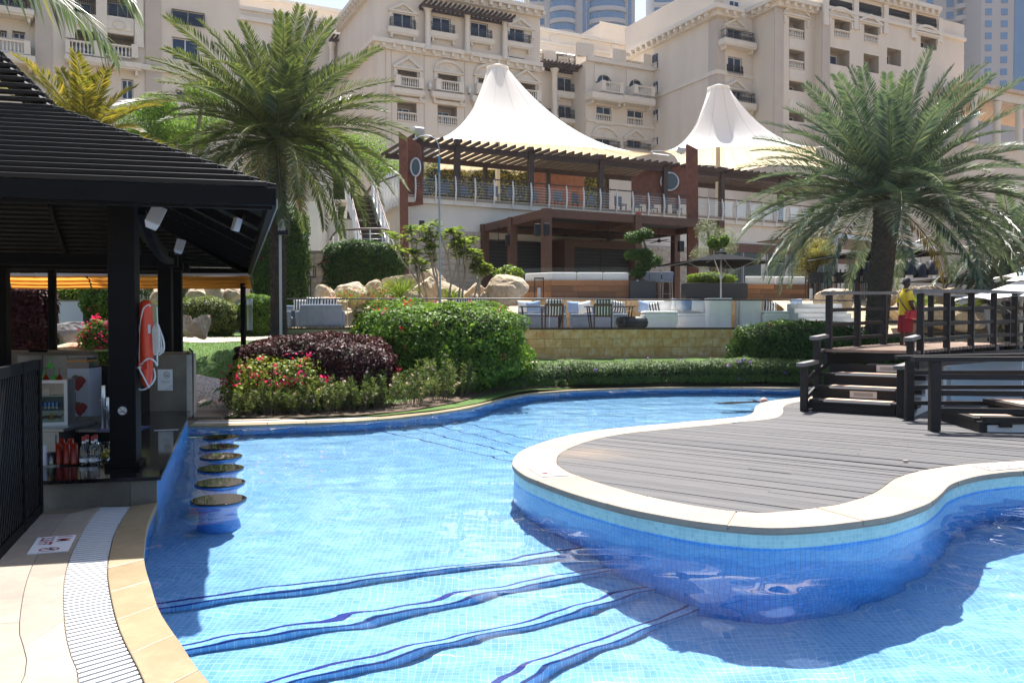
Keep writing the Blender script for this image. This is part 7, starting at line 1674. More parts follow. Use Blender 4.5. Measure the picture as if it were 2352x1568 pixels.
while a < sA1 - 1.9:
    o = MB().bb(a,a+1.7,-.7,-.5,zr+1.9,zr+2.05).build('balustrade', M_trim, FA.t)
    for k in range(6): link('baluster', BALU, o, (a+.15+k*.28,-.6,zr+1.0), None, (1,1,.9))
    MB().bb(a+1.7,a+2.1,-.75,-.4,zr+.96,zr+2.15).build('pier', M_trim, o); a += 2.1
FA.pediment(*q2(zx2,1190,15,1440,118)); FA.pediment(*q2(zx2,2200,150,2440,250))
for (x0,y0,x1,y1), (r0,r1,r2,r3) in zip(((1190,240,1440,285),(1545,275,1775,320),(1878,320,2095,360),(2198,362,2420,400)), ((1208,158,1416,248),(1548,200,1752,290),(1880,248,2070,332),(2200,286,2400,366))): FA.slab(*q2(zx2,x0,y0,x1,y1),.65); FA.iron(*q2(zx2,r0,r1,r2,r3),.6)
for px, y0, y1 in ((1522,62,432),(1860,105,470),(2180,150,515)): X, Y0 = zx2(px,y0); FA.column(X, Y0, zx2(px,y1)[1], .55, .3)
FA.rafters(*zx2(1470,60), *zx2(2230,165), 2.0, 20)
for k, (dx, dy) in enumerate(((0,0),(345,35),(690,72),(1010,108))):
    FA.pediment(*q2(zx2,1228+dx,478+dy,1485+dx,600+dy), arch=(k in (1,2))); FA.slab(*q2(zx2,1215+dx,760+dy,1495+dx,800+dy),.75); FA.balus(*q2(zx2,1288+dx,660+dy,1440+dx,748+dy),.55,.55)
    FA.balus(*q2(zx2,1262+dx,962+dy*.9,1424+dx,1040+dy*.9),.02)
    a, b, c, d = FA.rect(*q2(zx2,1222+dx,842+dy*.95,1488+dx,872+dy*.95)); FA.band(a,b,c,d,.3,'lintel')
    a, b, c, d = FA.rect(*q2(zx2,1262+dx,1052+dy*.9,1428+dx,1130+dy*.9)); FA.band(a,b,c,d,.08,'relief_panel')
    a, b, c, d = FA.rect(*q2(zx2,1270+dx,545+dy,1425+dx,597+dy)); FA.band(a,b,c,d,.1,'fan_panel')
for px, py in ((1530,740),(1868,772)):
    a, z = FA.h(*zx2(px,py)); o = MB().bb(a-.04,a+.04,-.3,0,z-.5,z-.4).build('wall_lantern', M_iron, FA.t); MB().lathe([(.05,0),(.16,.1),(.2,.5),(.04,.75)], 8, (a,-.3,z-.4)).build('lantern_head', M_frame, o)
for x in (1160,1210,1490,1835,2170): a, z = FA.h(*zx2(x,700)); MB().bb(a-.04,a+.04,-.03,-.001,8,zc-.5).build('rain_pipe', M_quoin, FA.t)
# ---- recessed block left of it
FL = Facade('hotel_rear_block', 'low beige hotel block seen between the tall palm and middle block', (-30, 92))
FL.hole(*q2(zx2,760,455,930,520), .25); FL.hole(*q2(zx2,430,640,600,760), .25)
FL.wall(-6, 18, 0, FL.h(*zx2(900,245))[1], 14, M_facade); FL.band(-6,18,FL.h(*zx2(900,330))[1],FL.h(*zx2(900,330))[1]+.5,.4); FL.rafters(*zx2(690,335), *zx2(1050,395), 2, 12); FL.column(*zx2(700,0)[:1], zx2(0,370)[1], zx2(0,560)[1], .6, .3)
FL.band(-6,18,FL.h(*zx2(900,245))[1]+.002,FL.h(*zx2(900,245))[1]+.4,.35,'parapet')
FLb = Facade('hotel_roof_block', 'pale hotel roof block behind the tall palm fronds', (-30, 108)); FLb.wall(-8, 32, 0, FLb.h(*zx2(950,150))[1], 10, M_facade2); FLb.band(-8,32,FLb.h(*zx2(950,150))[1]+.002,FLb.h(*zx2(950,150))[1]+.5,.3,'parapet')
# ---- block between, with the arched windows
oB = Vector((16.6,96.8,0)); FB = Facade('hotel_link_block', 'beige hotel link block with white balconies between the two tents', tuple(oB))
s735 = FB.h(*zx3(735,700))[0]
for r_ in ((822,640,945,740),(1090,680,1210,775),(825,912,952,1045),(1090,945,1222,1075),(822,1150,945,1245),(1090,1180,1210,1265)): FB.hole(*q2(zx3,*r_), .25)
zB = FB.h(*zx3(1000,565))[1]; FB.wall(s735, .0, 0, zB, 10)
FB.band(s735,0,zB+.001,zB+.45,.35,'cornice')
for x0, y0, x1, y1 in ((665,470,800,545),(960,500,1075,565),(1225,530,1290,590)):
    a, b, c, d = FB.rect(*q2(zx3,x0,y0,x1,y1)); MB().bb(a,b,-.1,.4,zB+.452,zB+1.9).build('parapet_pier', M_facade, FB.t)
FB.iron(*q2(zx3,805,490,965,555),.0); FB.iron(*q2(zx3,1075,525,1228,590),.0)
for r_ in ((805,575,970,712),(1078,612,1235,757)):
    a, b, c, d = FB.rect(*q2(zx3,*r_)); n = 12; w_ = b-a; pts_ = [(a,c),(a,d),(b,d),(b,c),(b-w_*.12,c)] + [((a+b)/2 + w_*.38*math.cos(PI*k/n), c + (d-c)*.5*math.sin(PI*k/n)) for k in range(n+1)] + [(a+w_*.12,c)]
    pts_ = pts_[:5] + pts_[6:-2] + pts_[-1:]
    MB().prism(pts_[::-1], 0, .15, tr=lambda p: Vector((p.x,-p.z,p.y))).build('relief_panel', M_trim, FB.t)
for (x0,y0,x1,y1), (r0,r1,r2,r3) in zip(((790,800,1065,850),(1060,830,1330,880)), ((900,705,1020,790),(1175,740,1290,815))): FB.slab(*q2(zx3,x0,y0,x1,y1),1.6); FB.balus(*q2(zx3,r0,r1,r2,r3),1.45,.5)
for r_ in ((825,978,952,1045),(1090,1008,1222,1075)): FB.balus(*q2(zx3,*r_),.02)
for x0,y0,x1,y1 in ((808,885,972,905),(1080,918,1238,938),(808,1050,972,1068),(1080,1080,1238,1098)): a, b, c, d = FB.rect(*q2(zx3,x0,y0,x1,y1)); FB.band(a,b,c,d,.14,'window_trim')
FB.pediment(*q2(zx3,792,1075,1008,1188), arch=True); FB.pediment(*q2(zx3,1065,1100,1268,1200)); FB.iron(*q2(zx3,820,1200,1028,1255),.7); FB.iron(*q2(zx3,1085,1222,1292,1275),.7)
zz = FB.h(*zx3(1000,1072))[1]; FB.band(s735,0,zz,zz+.3,.2)
# recess with column
oR = oB + E2*3.2; FR = Facade('hotel_recess_block', 'recessed hotel bay with column and dark rafters between the tents', tuple(oR))
for r_ in ((492,665,622,790),(500,905,622,1020),(575,1122,680,1230)): FR.hole(*q2(zx3,*r_), .25)
a0_ = FR.h(*zx3(290,800))[0]; a1_ = FR.h(*zx3(760,800))[0]; zR = FR.h(*zx3(550,600))[1]; FR.wall(a0_, a1_, 0, zR, 8)
FR.column(*zx3(467,0)[:1], zx3(0,590)[1], zx3(0,1010)[1], 1.2, .32); FR.rafters(*zx3(330,560), *zx3(740,612), 2.2, 14)
FR.slab(*q2(zx3,488,785,690,830),.8); FR.iron(*q2(zx3,486,715,662,785),.7); FR.slab(*q2(zx3,515,1018,722,1045),.9); FR.iron(*q2(zx3,518,940,720,1020),.8); FR.iron(*q2(zx3,340,925,437,1000),.8); FR.pediment(*q2(zx3,525,1045,730,1140))
FR.band(a0_,a1_,zR+.001,zR+.45,.3,'cornice')
for x0, x1 in ((370,475),(645,735)): a, b, c, d = FR.rect(*q2(zx3,x0,450,x1,530)); MB().bb(a,b,-.1,.4,zR+.452,zR+1.9).build('parapet_pier', M_facade, FR.t)
FR.iron(*q2(zx3,300,455,368,520),.0); FR.iron(*q2(zx3,477,470,645,548),.0)
for px, py in ((590,470),(310,430),(490,455)):
    a, z = FR.h(*zx3(px,py), -2); o = thing('roof_parasol', 'white parasol on the hotel roof terrace, ' + {590:'right',310:'left',490:'middle'}[px] + ' one', 'parasol', tuple(FR.O + FR.dr*a + FR.nn*2 + Vector((0,0,zR+.4))), 0, 'white parasols on the hotel roof'); hh_ = z - zR - .4
    MB().lathe([(1.5,hh_-.5),(.7,hh_-.15),(.02,hh_+.1)], 8, cap=False).build('canopy', M_parwh, o); MB().tube([(0,0,0),(0,0,hh_)], .05, 6).build('pole', M_brown, o)
# set-back upper storey with blind squares
FU = Facade('hotel_upper_storey', 'set-back plain hotel storey with square relief panels', tuple(oB + E2*9))
a0_ = FU.h(*zx3(290,350))[0]; a1_ = FU.h(*zx3(1110,400))[0]; zU = FU.h(*zx3(700,330))[1]; FU.wall(a0_, a1_+3, 0, zU, 8, M_facade2); FU.band(a0_,a1_+3,zU+.001,zU+.4,.3,'parapet'); zz = FU.h(*zx3(700,425))[1]; FU.band(a0_,a1_+3,zz,zz+.3,.15)
for r_ in ((430,310,495,388),(697,345,762,425),(952,385,1015,460)):
    a, b, c, d = FU.rect(*q2(zx3,*r_)); o = FU.band(a,b,c,d,.12,'square_relief'); MB().bb(a+.25,b-.25,-.16,-.121,c+.25,d-.25).build('relief_centre', M_facade2, o)
FU2 = Facade('hotel_roof_house', 'plain beige lift house on the hotel roof below the sky gap', tuple(oB + E2*15)); a0_ = FU2.h(*zx3(850,250))[0]; FU2.wall(a0_, a0_+9, 0, FU2.h(*zx3(900,210))[1], 7, M_facade2); FU2.band(a0_,a0_+9,FU2.h(*zx3(900,210))[1]+.001,FU2.h(*zx3(900,210))[1]+.25,.1,'parapet')
# ---- right block with the tall blank side
oC = Vector((21.5,87,0)); FC = Facade('hotel_right_block', 'beige hotel block with tall blank side wall and bracketed cornice', tuple(oC))
zC = FC.h(*zx3(1850,60))[1]
for r_ in ((1948,238,2062,330),(1950,492,2068,640),(1990,765,2068,850)): FC.hole(*q2(zx3,*r_), .25)
FC.wall(0, 8, 0, zC, 17); FC.dentil_cornice(0, 2.6, zC-1.0, 1.1, 17)
MB().bb(0,8,.6,17,zC+.0,zC+3.2).build('attic', M_facade2, FC.t); a, b, c, d = FC.rect(*q2(zx3,1962,10,2045,110),.1); MB().bb(a-.6,8,.0,.599,zC-.001,zC+6).build('upper_wall', M_facade, FC.t); FC.window(a,b,c,d,-.07)
MB().bb(.02,1.05,-.06,-.001,0,zC-1.05).build('pilaster', M_quoin, FC.t); MB().bb(-.06,-.001,.02,1.3,0,zC-1.05).build('pilaster', M_quoin, FC.t)
zz = FC.h(*zx3(1900,640))[1]; FC.band(-.12,8,zz,zz+.45,.15); MB().bb(-.15,-.001,.0,17,zz,zz+.45).build('string_course', M_trim, FC.t)
FC.iron(*q2(zx3,1960,60,2050,118),.15)
for dy, xr in ((0,(1938,2175)),(525,(1990,2180))):
    FC.pediment(*q2(zx3,1920,150+dy,2132,252+dy)); FC.slab(*q2(zx3,1925,345+dy,2200,390+dy),1.1); FC.iron(*q2(zx3,xr[0],262+dy,xr[1],350+dy),1.0)
FC.iron(*q2(zx3,1948,560,2078,645),.15)
# windows on the blank side near its far end
sw = [(1305,462,1360,600),(1308,700,1360,800),(1308,940,1360,1045),(1308,1178,1360,1250)]
for x0, y0, x1, y1 in sw:
    t0, zb_ = face_hit(*zx3(x0,(y0+y1)/2), oC, E2, E1); t1, _ = face_hit(*zx3(x1,(y0+y1)/2), oC, E2, E1); z0_ = face_hit(*zx3((x0+x1)/2,y1), oC, E2, E1)[1]; z1_ = face_hit(*zx3((x0+x1)/2,y0), oC, E2, E1)[1]
    lo, hi = min(t0,t1), max(t0,t1); wn_ = MB().bb(-.1,-.001,lo,hi,z0_,z1_).build('window', M_frame, FC.t); mid = (lo+hi)/2
    for a, b in ((lo+.07,mid-.04),(mid+.04,hi-.07)): MB().bb(-.12,-.101,a,b,z0_+.07,z1_-.07).build('pane', M_pane, wn_)
    bal = MB().bb(-.35,-.25,lo-.1,hi+.1,z0_-.1,z0_).build('window_balustrade', M_trim, FC.t)
    for k in range(7): link('baluster', BALU, bal, (-.3, lo+.1+(hi-lo-.2)*k/6, z0_), None, (.8,.8,.75))
# ---- front right wing
oD = Vector((27.5,85.8,0)); FD = Facade('hotel_right_wing', 'hotel wing with pedimented loggias behind the big right palm', tuple(oD))
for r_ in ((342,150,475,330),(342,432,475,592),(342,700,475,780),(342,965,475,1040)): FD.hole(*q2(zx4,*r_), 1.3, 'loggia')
zD = FD.h(*zx4(200,-30))[1]; FD.wall(0, 6, 0, zD, 14, M_facade)
FG = Facade('hotel_end_wing', 'hotel end wing with roof terrace railings behind the big right palm', (32.75, 87.05))
for r_ in ((730,165,862,330),(985,210,1105,372),(1468,308,1605,420),(690,420,860,560),(980,470,1110,620),(1180,420,1300,560)): FG.hole(*q2(zx4,*r_), 1.3, 'loggia')
for r_ in ((682,5,880,72),(935,38,1130,122),(1182,88,1372,150),(1420,140,1602,220)): FG.hole(*q2(zx4,*r_), 1.5, 'loggia')
sE = FG.h(*zx4(1840,400))[0]; zG = FG.h(*zx4(1200,55))[1]; FG.wall(0, sE, 0, zG, 14, M_facade); FG.dentil_cornice(FG.h(*zx4(880,0))[0], FG.h(*zx4(1600,0))[0], zG, .8); a, z = FG.h(*zx4(1200,190)); FG.band(0,sE,z-.25,z+.1,.3)
FD.dentil_cornice(0, FD.h(*zx4(560,0))[0], zD-1.0, 1.0, 4)
for F_, x0, x1 in ((FD,215,292),(FG,622,688)): a, b, c, d = F_.rect(*q2(zx4,x0,200,x1,300)); MB().bb(a,b,-.12,-.001,0,zD-1.1).build('pilaster', M_quoin, F_.t)
for r_, ar in (((305,58,528,150),True),((690,60,905,165),True),((945,118,1150,210),False),((1432,215,1640,308),True)): (FD if r_[0] < 600 else FG).pediment(*q2(zx4,*r_), arch=ar)
for r_ in ((342,252,462,330),(342,520,462,592),(730,262,862,330),(985,300,1105,372)): (FD if r_[0] < 600 else FG).balus(*q2(zx4,*r_),.02)
for r_ in ((342,335,472,425),(342,600,472,690),(342,860,472,958)): a, b, c, d = FD.rect(*q2(zx4,*r_)); FD.band(a,b,c,d,.07,'relief_panel')
for r_ in ((682,10,880,72),(935,45,1130,122),(1182,92,1372,150),(1420,150,1602,220)): FG.iron(*q2(zx4,*r_),.0)
for k, x in enumerate((650,905,1160,1395,1625)): a, z = FG.h(*zx4(x, 40+k*40)); MB().bb(a-.35,a+.35,-.25,-.001,z-2.2,min(z+2.2,zG)).build('pier', M_trim, FG.t)
# far pavilion roof at the right edge and low wing
FE = Facade('hotel_far_pavilion', 'cream pavilion with columns under a tiled roof at far right', (62, 98)); zE = FE.h(2300, 218)[1]
FE.wall(-13, 30, 0, zE-6, 8, M_facade2); FE.band(-13,30,zE-1,zE,.8,'eaves'); MB().prism([(-14,-1.2),(31,-1.2),(31,9),(-14,9)], zE+.002, zE+.4).build('roof', mat('pale tiled roof', (.52,.40,.31), .8, .15, 2), FE.t)
for k in range(10): MB().lathe([(.5,0),(.4,.4),(.35,4),(.5,4.9)], 12, (-12+k*4,-.5,zE-6)).build('column', M_trim, FE.t)
# ---- left wing
FW = Facade('hotel_left_wing', 'hotel wing with stacked loggias and balustrades at the upper left', (hX(300,63), 63))
for r_ in ((568,-60,822,108),(895,-60,1148,150),(600,262,820,470),(890,298,1145,492),(1470,95,1750,220),(1500,780,1715,880),(1040,680,1140,850),(140,660,250,740),(1470,330,1700,520)): FW.hole(*q2(zx1,*r_), 1.4 if r_[0] < 1000 else .3, 'loggia' if r_[0] < 1000 and r_[1] < 600 else 'window')
w0_ = FW.h(*zx1(300,300))[0]; w1_ = FW.h(*zx1(2050,300))[0]; FW.wall(w0_, w1_, 0, 33, 14, M_facade)
FW.balus(*q2(zx1,602,355,802,468),.35); FW.balus(*q2(zx1,898,385,1124,490),.35)
for x0, x1, y0, y1 in ((802,894,360,492),(1124,1182,388,502),(560,600,345,460)): a, b, c, d = FW.rect(*q2(zx1,x0,y0,x1,y1),.35); MB().bb(a,b,-.55,-.15,c,d).build('pier', M_trim, FW.t)
FW.slab(*q2(zx1,555,500,1212,545),.8)
FW.iron(*q2(zx1,570,-20,820,108),.1); FW.iron(*q2(zx1,896,25,1146,150),.1); FW.iron(*q2(zx1,1470,110,1750,215),.3)
for r_ in ((570,118,822,262),(893,150,1147,296)):
    a, b, c, d = FW.rect(*q2(zx1,*r_)); o = FW.band(a,b,c,d,.12,'relief_panel'); MB().bb(a+.2,b-.2,-.18,-.121,c+.3,d-.3).build('panel_field', M_trim, o); cx_, cz_ = (a+b)/2, (c+d)/2; MB().tube([(cx_+.42*math.cos(q),-.2,cz_+.3*math.sin(q)) for q in [2*PI*k/18 for k in range(19)]], .05, 5).build('oval_moulding', M_trim, o)
for x in (822,858,1150,560): a, z = FW.h(*zx1(x,200)); MB().bb(a,a+.62 if x != 822 else a+.75,-.22,-.121,FW.h(*zx1(800,360))[1],33).build('pilaster', M_trim, FW.t) if x != 858 else None
a, b, c, d = FW.rect(*q2(zx1,1242,200,1380,300)); MB().bb(a,b,-.12,-.001,0,33).build('pilaster', M_quoin, FW.t); zz = FW.h(*zx1(1200,565))[1]; FW.band(FW.h(*zx1(1190,565))[0],w1_,zz-.3,zz+.1,.25)
a, b, c, d = FW.rect(*q2(zx1,300,200,440,300)); MB().bb(a,b,-.12,-.001,0,33).build('pilaster', M_quoin, FW.t)
# curved corner tower of the left wing
FT = Facade('hotel_corner_bay', 'curved hotel corner bay with balustrade at the top left edge', (hX(20,60), 60))
for r_ in ((-120,-90,260,45),(0,262,60,320),(105,270,215,330),(-90,262,-20,320)): FT.hole(*q2(zx1,*r_), .5 if r_[1] > 0 else 1.4, 'window' if r_[1] > 0 else 'loggia')
a1_ = FT.h(*zx1(300,300))[0]; FT.wall(-8, a1_, 0, 32, 10, M_facade); FT.balus(*q2(zx1,-260,328,205,440),1.2,.4); FT.slab(*q2(zx1,-280,445,300,500),1.5); FT.slab(*q2(zx1,-280,45,290,90),1.2); FT.iron(*q2(zx1,-200,-30,220,45),1.0)
FT.hole
# ================================================================== distant towers
M_tower_hazed = mat('hazed tower cladding', (.38,.385,.41), .8, .05, .05, 0); M_twglass = plain('tower glass', (.10,.2,.36), .12); M_twwhite = plain('tower white', (.6,.6,.6), .7); M_twtan_hazed = mat('hazed tan tower render', (.37,.36,.37), .8, .06, .05, 0)  # distance haze is put into the body colours: paler, greyer and bluer
def tower(label, px0, px1, ytop, Y, body, floors_h=3.5, kind='balcony', rz=0.0):
    x0, x1 = hX(px0,Y), hX(px1,Y); w_ = (x1-x0)/2; o = thing('tower', label, 'tower', ((x0+x1)/2,Y,0), rz); H_ = A(px0,ytop,Y).z
    MB().bb(-w_,w_,0,w_*2,0,H_).build('body', body, o); zlow = A(px0,240,Y).z; z = zlow - (zlow % floors_h)
    while z < H_ - floors_h:
        if kind == 'balcony':
            for c in (-.62,.38):
                n = 12; r_ = w_*(.30 if c < 0 else .42); d_ = 3.2
                P = [(c*w_ + r_*math.cos(PI+PI*k/n), -d_*math.sin(PI*k/n)) for k in range(n+1)]
                MB().prism(P, z, z+1.25).build('balcony', M_twwhite if False else body, o); P2 = [(c*w_ + r_*.93*math.cos(PI+PI*k/n), -d_*.8*math.sin(PI*k/n)) for k in range(n+1)]
                MB().prism(P2, z+1.251, z+floors_h-.02).build('window_band', M_twglass, o)
            for c in (-.14,-.04,.88): MB().bb(c*w_-.5,c*w_+.5,-.15,-.001,z+.1,z+floors_h-.1).build('window', M_twglass, o)
        elif kind == 'grid':
            for k in range(5):
                x = -w_*.82 + k*w_*.41
                MB().bb(x-.9,x+.9,-.15,-.001,z+.8,z+2.6).build('window', M_twglass, o) if k != 2 else MB().bb(x-1.6,x+1.6,-.2,-.001,z,z+floors_h-.02).build('window_strip', M_twglass, o)
        elif kind == 'band':
            MB().bb(-w_*.95,w_*.2,-.2,-.001,z+1.2,z+3.0).build('window', M_twglass, o); MB().bb(w_*.35,w_*.9,-.2,-.001,z+1.2,z+3.0).build('window', M_twglass, o)
            MB().bb(-w_*1.02,w_*1.02,-.5,-.001,z+.2,z+.6).build('sill_band', M_twwhite, o)
        elif kind == 'round':
            for c in (-.6,.1): MB().bb(c*w_-1,c*w_+1,-.2,-.001,z+.8,z+2.8).build('window', M_twglass, o)
            n = 10; MB().prism([(.62*w_ + w_*.36*math.cos(PI+PI*k/n), -2.2*math.sin(PI*k/n)) for k in range(n+1)], z, z+1.3).build('balcony', body, o); MB().bb(.36*w_,.88*w_,-.2,-.001,z+1.31,z+3.2).build('window', M_twglass, o)
        z += floors_h
    return o
tower('pale residential tower with curved balconies in the centre background', 1253, 1456, -140, 250, M_tower_hazed, 3.5, 'balcony')
tower('white slatted tower edge left of the curved balcony tower', 1212, 1250, -120, 260, M_twwhite, 3.6, 'band')
tower('white tower peeking above the hotel right of the sky gap', 1497, 1600, -120, 270, M_twwhite, 3.6, 'band')
tower('tan tower with round balconies at the upper right', 2100, 2232, -140, 240, M_twtan_hazed, 3.4, 'round')
tower('tan tower with blue window strips at the right edge', 2245, 2420, -140, 230, M_twtan_hazed, 3.3, 'grid')
tower('grey glass tower strip between the two right towers', 2226, 2252, -140, 260, M_tower_hazed, 3.5, 'band')
# ================================================================== bridge, stairs, people, stools
M_bwood = mat('dark bridge timber', (.022,.019,.018), .6, .3, 3, .15, 40, .004, stretch=(1,1,5), spec=.3)
M_tread = mat('pinkish anti-slip tread', (.50,.33,.24), .85, .12, 20, .3, 120)
M_grayrail = mat('weathered rail top', (.16,.155,.15), .7, .2, 5, .1)
M_wht = mat('white painted plinth', (.62,.62,.62), .8, .06, 2, .05)
BD = .98                                                   # bridge deck level
# main stair: foot on the island at these pixels
fL, fR = G(1846,944,IZ), G(2068,958,IZ)
su = (fR - fL); su.z = 0; SW = su.length; su.normalize(); sv = Vector((-su.y, su.x, 0))
SR = math.atan2(su.y, su.x)
ms = thing('bridge_stair', 'dark timber stair with four treads up to the footbridge', 'stair', tuple(fL), SR)
rise = (BD - IZ)/4; run = .34
for k in range(4):
    y0 = .12 + run*k; z1 = rise*(k+1)
    MB().bb(.1,SW-.1,y0,y0+.04,z1-rise+.0,z1-.06).build('riser', M_bwood, ms)
    if k < 3:
        MB().bb(.06,SW-.06,y0-.05,y0+run,z1-.06,z1).build('tread', M_bwood, ms, bevel=.006); MB().bb(.3,SW-.16,y0-.03,y0+run*.75,z1+.001,z1+.012).build('grip_mat', M_tread, ms)
        MB().bb(.3,SW-.16,y0-.055,y0-.048,z1-.03,z1-.004).build('nosing', M_steel, ms)
for x in (.0,SW): MB().bb(x-.03,x+.03,.1,run*4,.02,.14).build('string', M_bwood, ms)
for x, z in ((.78,rise*3.5),(.52,rise*1.5)):
    y0 = .12 + run*(3 if z > rise*2 else 1); o = MB().bb(x+.1,x+.52,y0-.016,y0-.002,z-.075,z+.045).build('step_light', plain('steel plate', (.55,.52,.48), .4, .4), ms); MB().bb(x+.16,x+.46,y0-.02,y0-.0165,z-.045,z+.012).build('lamp_lens', plain('lamp lens', (.35,.33,.29), .2), o)
# stepped side panels (white plinth with dark nosing blocks) on the right
MB().prism([(.0,.0),(1.55,.0),(1.55,.62),(1.2,.62),(1.2,.44),(.86,.44),(.86,.26),(.52,.26),(.52,.1),(.2,.1)], 0, .1, tr=lambda p: Vector((SW+.06+p.z, .25+p.x, p.y))).build('side_plinth', M_wht, ms)
for k in range(3): MB().bb(SW+.0,SW+.2,.1+run*(k+.35),.1+run*(k+1.2),rise*(k+.6),rise*(k+1)-.01).build('side_block', M_bwood, ms)
def rpost(parent, x, y, z0, z1, w_=.11): return MB().bb(x-w_/2,x+w_/2,y-w_/2,y+w_/2,z0,z1).build('post', M_bwood, parent, bevel=.008)
for x in (.0, SW):
    hts = [(.02,0,.76),(.72,rise*2,rise*2+.80)]
    for y, z0, z1 in hts: rpost(ms, x, y, max(0,z0-.35) if z0 else 0, z1)
    MB().bar((x,-.22,.78),(x,.62,.80), .13,.06).build('rail_cap', M_grayrail, ms); MB().bar((x,.5,rise*2+.80),(x,1.42,rise*2+.84), .13,.06).build('rail_cap', M_grayrail, ms)
    for q in (.22,.5): MB().bar((x,.07,q-.02),(x,.7,q+.14), .04,.07).build('rail', M_bwood, ms)
    for q in (.3,.56): MB().bar((x,.77,rise*2+q-.06),(x,1.4,rise*2+q+.02), .04,.07).build('rail', M_bwood, ms)
# bridge deck runs back from the stair head
bd_o = fL + sv*(run*3+.12); BL_ = 9.2
bgd = thing('footbridge', 'dark timber footbridge with post-and-rail sides crossing the pool', 'bridge', tuple(bd_o), SR)
bdir = (A(2300,800,24) - bd_o); bdir.z = 0
BDZ = BD
dv = Vector((.30, .954, 0)).normalized()
k = 0; y = .0
while y < BL_:
    arch = .10*math.sin(PI*min(1,(y+1)/10)); MB().box((SW/2 + dv.x*y/dv.y*.0 + .28*y, y+.066, BDZ-.03+arch), (SW+.12,.128,.05)).build('deck_plank', mat('pinkish bridge plank', (.34,.24,.18), .8, .2, 6, .2, 60, rnd_obj=.3), bgd); y += .134
sk_ = .28
for x in (.0, SW):
    MB().bar((x+.02,0,BDZ-.16),(x+sk_*BL_+.02,BL_,BDZ-.08), .08,.2).build('girder', M_bwood, bgd)
    ys_ = [.15 + .92*i for i in range(10)]
    for i, y in enumerate(ys_):
        a = .10*math.sin(PI*min(1,(y+1)/10)); rpost(bgd, x+sk_*y, y, BDZ-.3+a, BDZ+.95+a, .105)
        if i:
            yp = ys_[i-1]; ap = .10*math.sin(PI*min(1,(yp+1)/10))
            for q in (.16,.42,.68): MB().bar((x+sk_*yp,yp+.054,BDZ+q+ap),(x+sk_*y,y-.054,BDZ+q+a), .04,.065).build('rail', M_bwood, bgd)
            MB().bar((x+sk_*yp,yp-.07 if i > 1 else yp-.28,BDZ+.98+ap),(x+sk_*y,y-.072,BDZ+.98+a), .14,.055).build('rail_cap', M_grayrail, bgd)
for y in (1.2, 4.5, 7.6): MB().bb(sk_*y+.1,SW+sk_*y-.1,y,y+.35,-1.4-.0,BDZ-.27).build('pier', M_wht, bgd)
# second stair at the right: runs to the right, seen from its side
gz2 = G(2140,990,IZ); s2 = thing('side_stair', 'dark timber stair with white plinth at the right edge of the island', 'stair', tuple(gz2), R(-7)); g0 = Vector((0,0,0))
hgt = .0
for k in range(4):
    x0 = .62 + k*.62; z1 = .16*(k+1)+.02
    if k < 3: MB().bb(x0-.03,x0+.72,.1,1.35,z1-.06,z1).build('tread', M_bwood, s2, bevel=.005); MB().bb(x0+.05,x0+.55,.3,1.2,z1+.001,z1+.012).build('grip_mat', M_tread, s2)
    MB().bb(x0+.66,x0+.69,.12,1.33,z1-.001,z1+.12).build('riser', M_bwood, s2)
MB().prism([(.72,0),(4.2,0),(4.2,.62),(2.7,.62),(2.7,.45),(2.05,.45),(2.05,.28),(1.35,.28),(1.35,.12),(.72,.09)], 0, .12, tr=lambda p: Vector((p.x,.02+p.z,p.y))).build('side_plinth', M_wht, s2)
for a, b, z in ((.66,1.34,.13),(1.35,2.04,.29),(2.05,2.7,.46)): MB().bb(a,b,-.02,.1,z-.01,z+.07).build('nosing_beam', M_bwood, s2); MB().bb(a+.2,a+.36,-.02,.09,z-.06,z-.011).build('bearer', M_bwood, s2); MB().bb(b-.0,b+.05,-.02,.1,z+.0,z+.2).build('upstand', M_bwood, s2)
MB().bb(.6,.68,-.02,1.38,0,.14).build('first_riser', M_bwood, s2)
rpost(s2,.05,.05,0,.95,.13); rpost(s2,.15,1.3,0,.92,.11); rpost(s2,2.2,.0,.18,1.5,.16); rpost(s2,2.6,1.35,.4,1.5,.13); rpost(s2,3.6,.0,.5,1.6,.16); rpost(s2,4.2,.0,.5,1.6,.16)
MB().bar((-.24,.05,.98),(3.9,.05,1.0), .16,.06).build('rail_cap', M_bwood, s2); MB().bar((-.05,1.3,.95),(3.0,1.3,1.02), .16,.05).build('rail_cap', M_bwood, s2); MB().bar((1.5,.0,1.52),(4.5,.0,1.56), .18,.07).build('rail_cap', M_bwood, s2)
for z in (.28,.52,.74): MB().bar((.12,.05,z),(2.14,.0,z), .04,.075).build('rail', M_bwood, s2); MB().bar((.2,1.3,z-.02),(2.55,1.35,z), .04,.06).build('rail', M_bwood, s2)
for z in (.75,1.05,1.3): MB().bar((2.28,.0,z),(4.4,.0,z), .04,.07).build('rail', M_bwood, s2)
# under the bridge: white abutment
ab = thing('bridge_abutment', 'white plinth under the footbridge beside the side stair', 'abutment', (0,0,0)); p = A(2200,905,17.6); MB().bb(p.x-.55,p.x+.95,17.6,18.5,-1,A(0,840,17.6).z).build('plinth', M_wht, ab); MB().bb(p.x-1.0,p.x-.56,17.7,18.3,-1,A(0,840,17.6).z-.1).build('dark_end', M_bwood, ab)
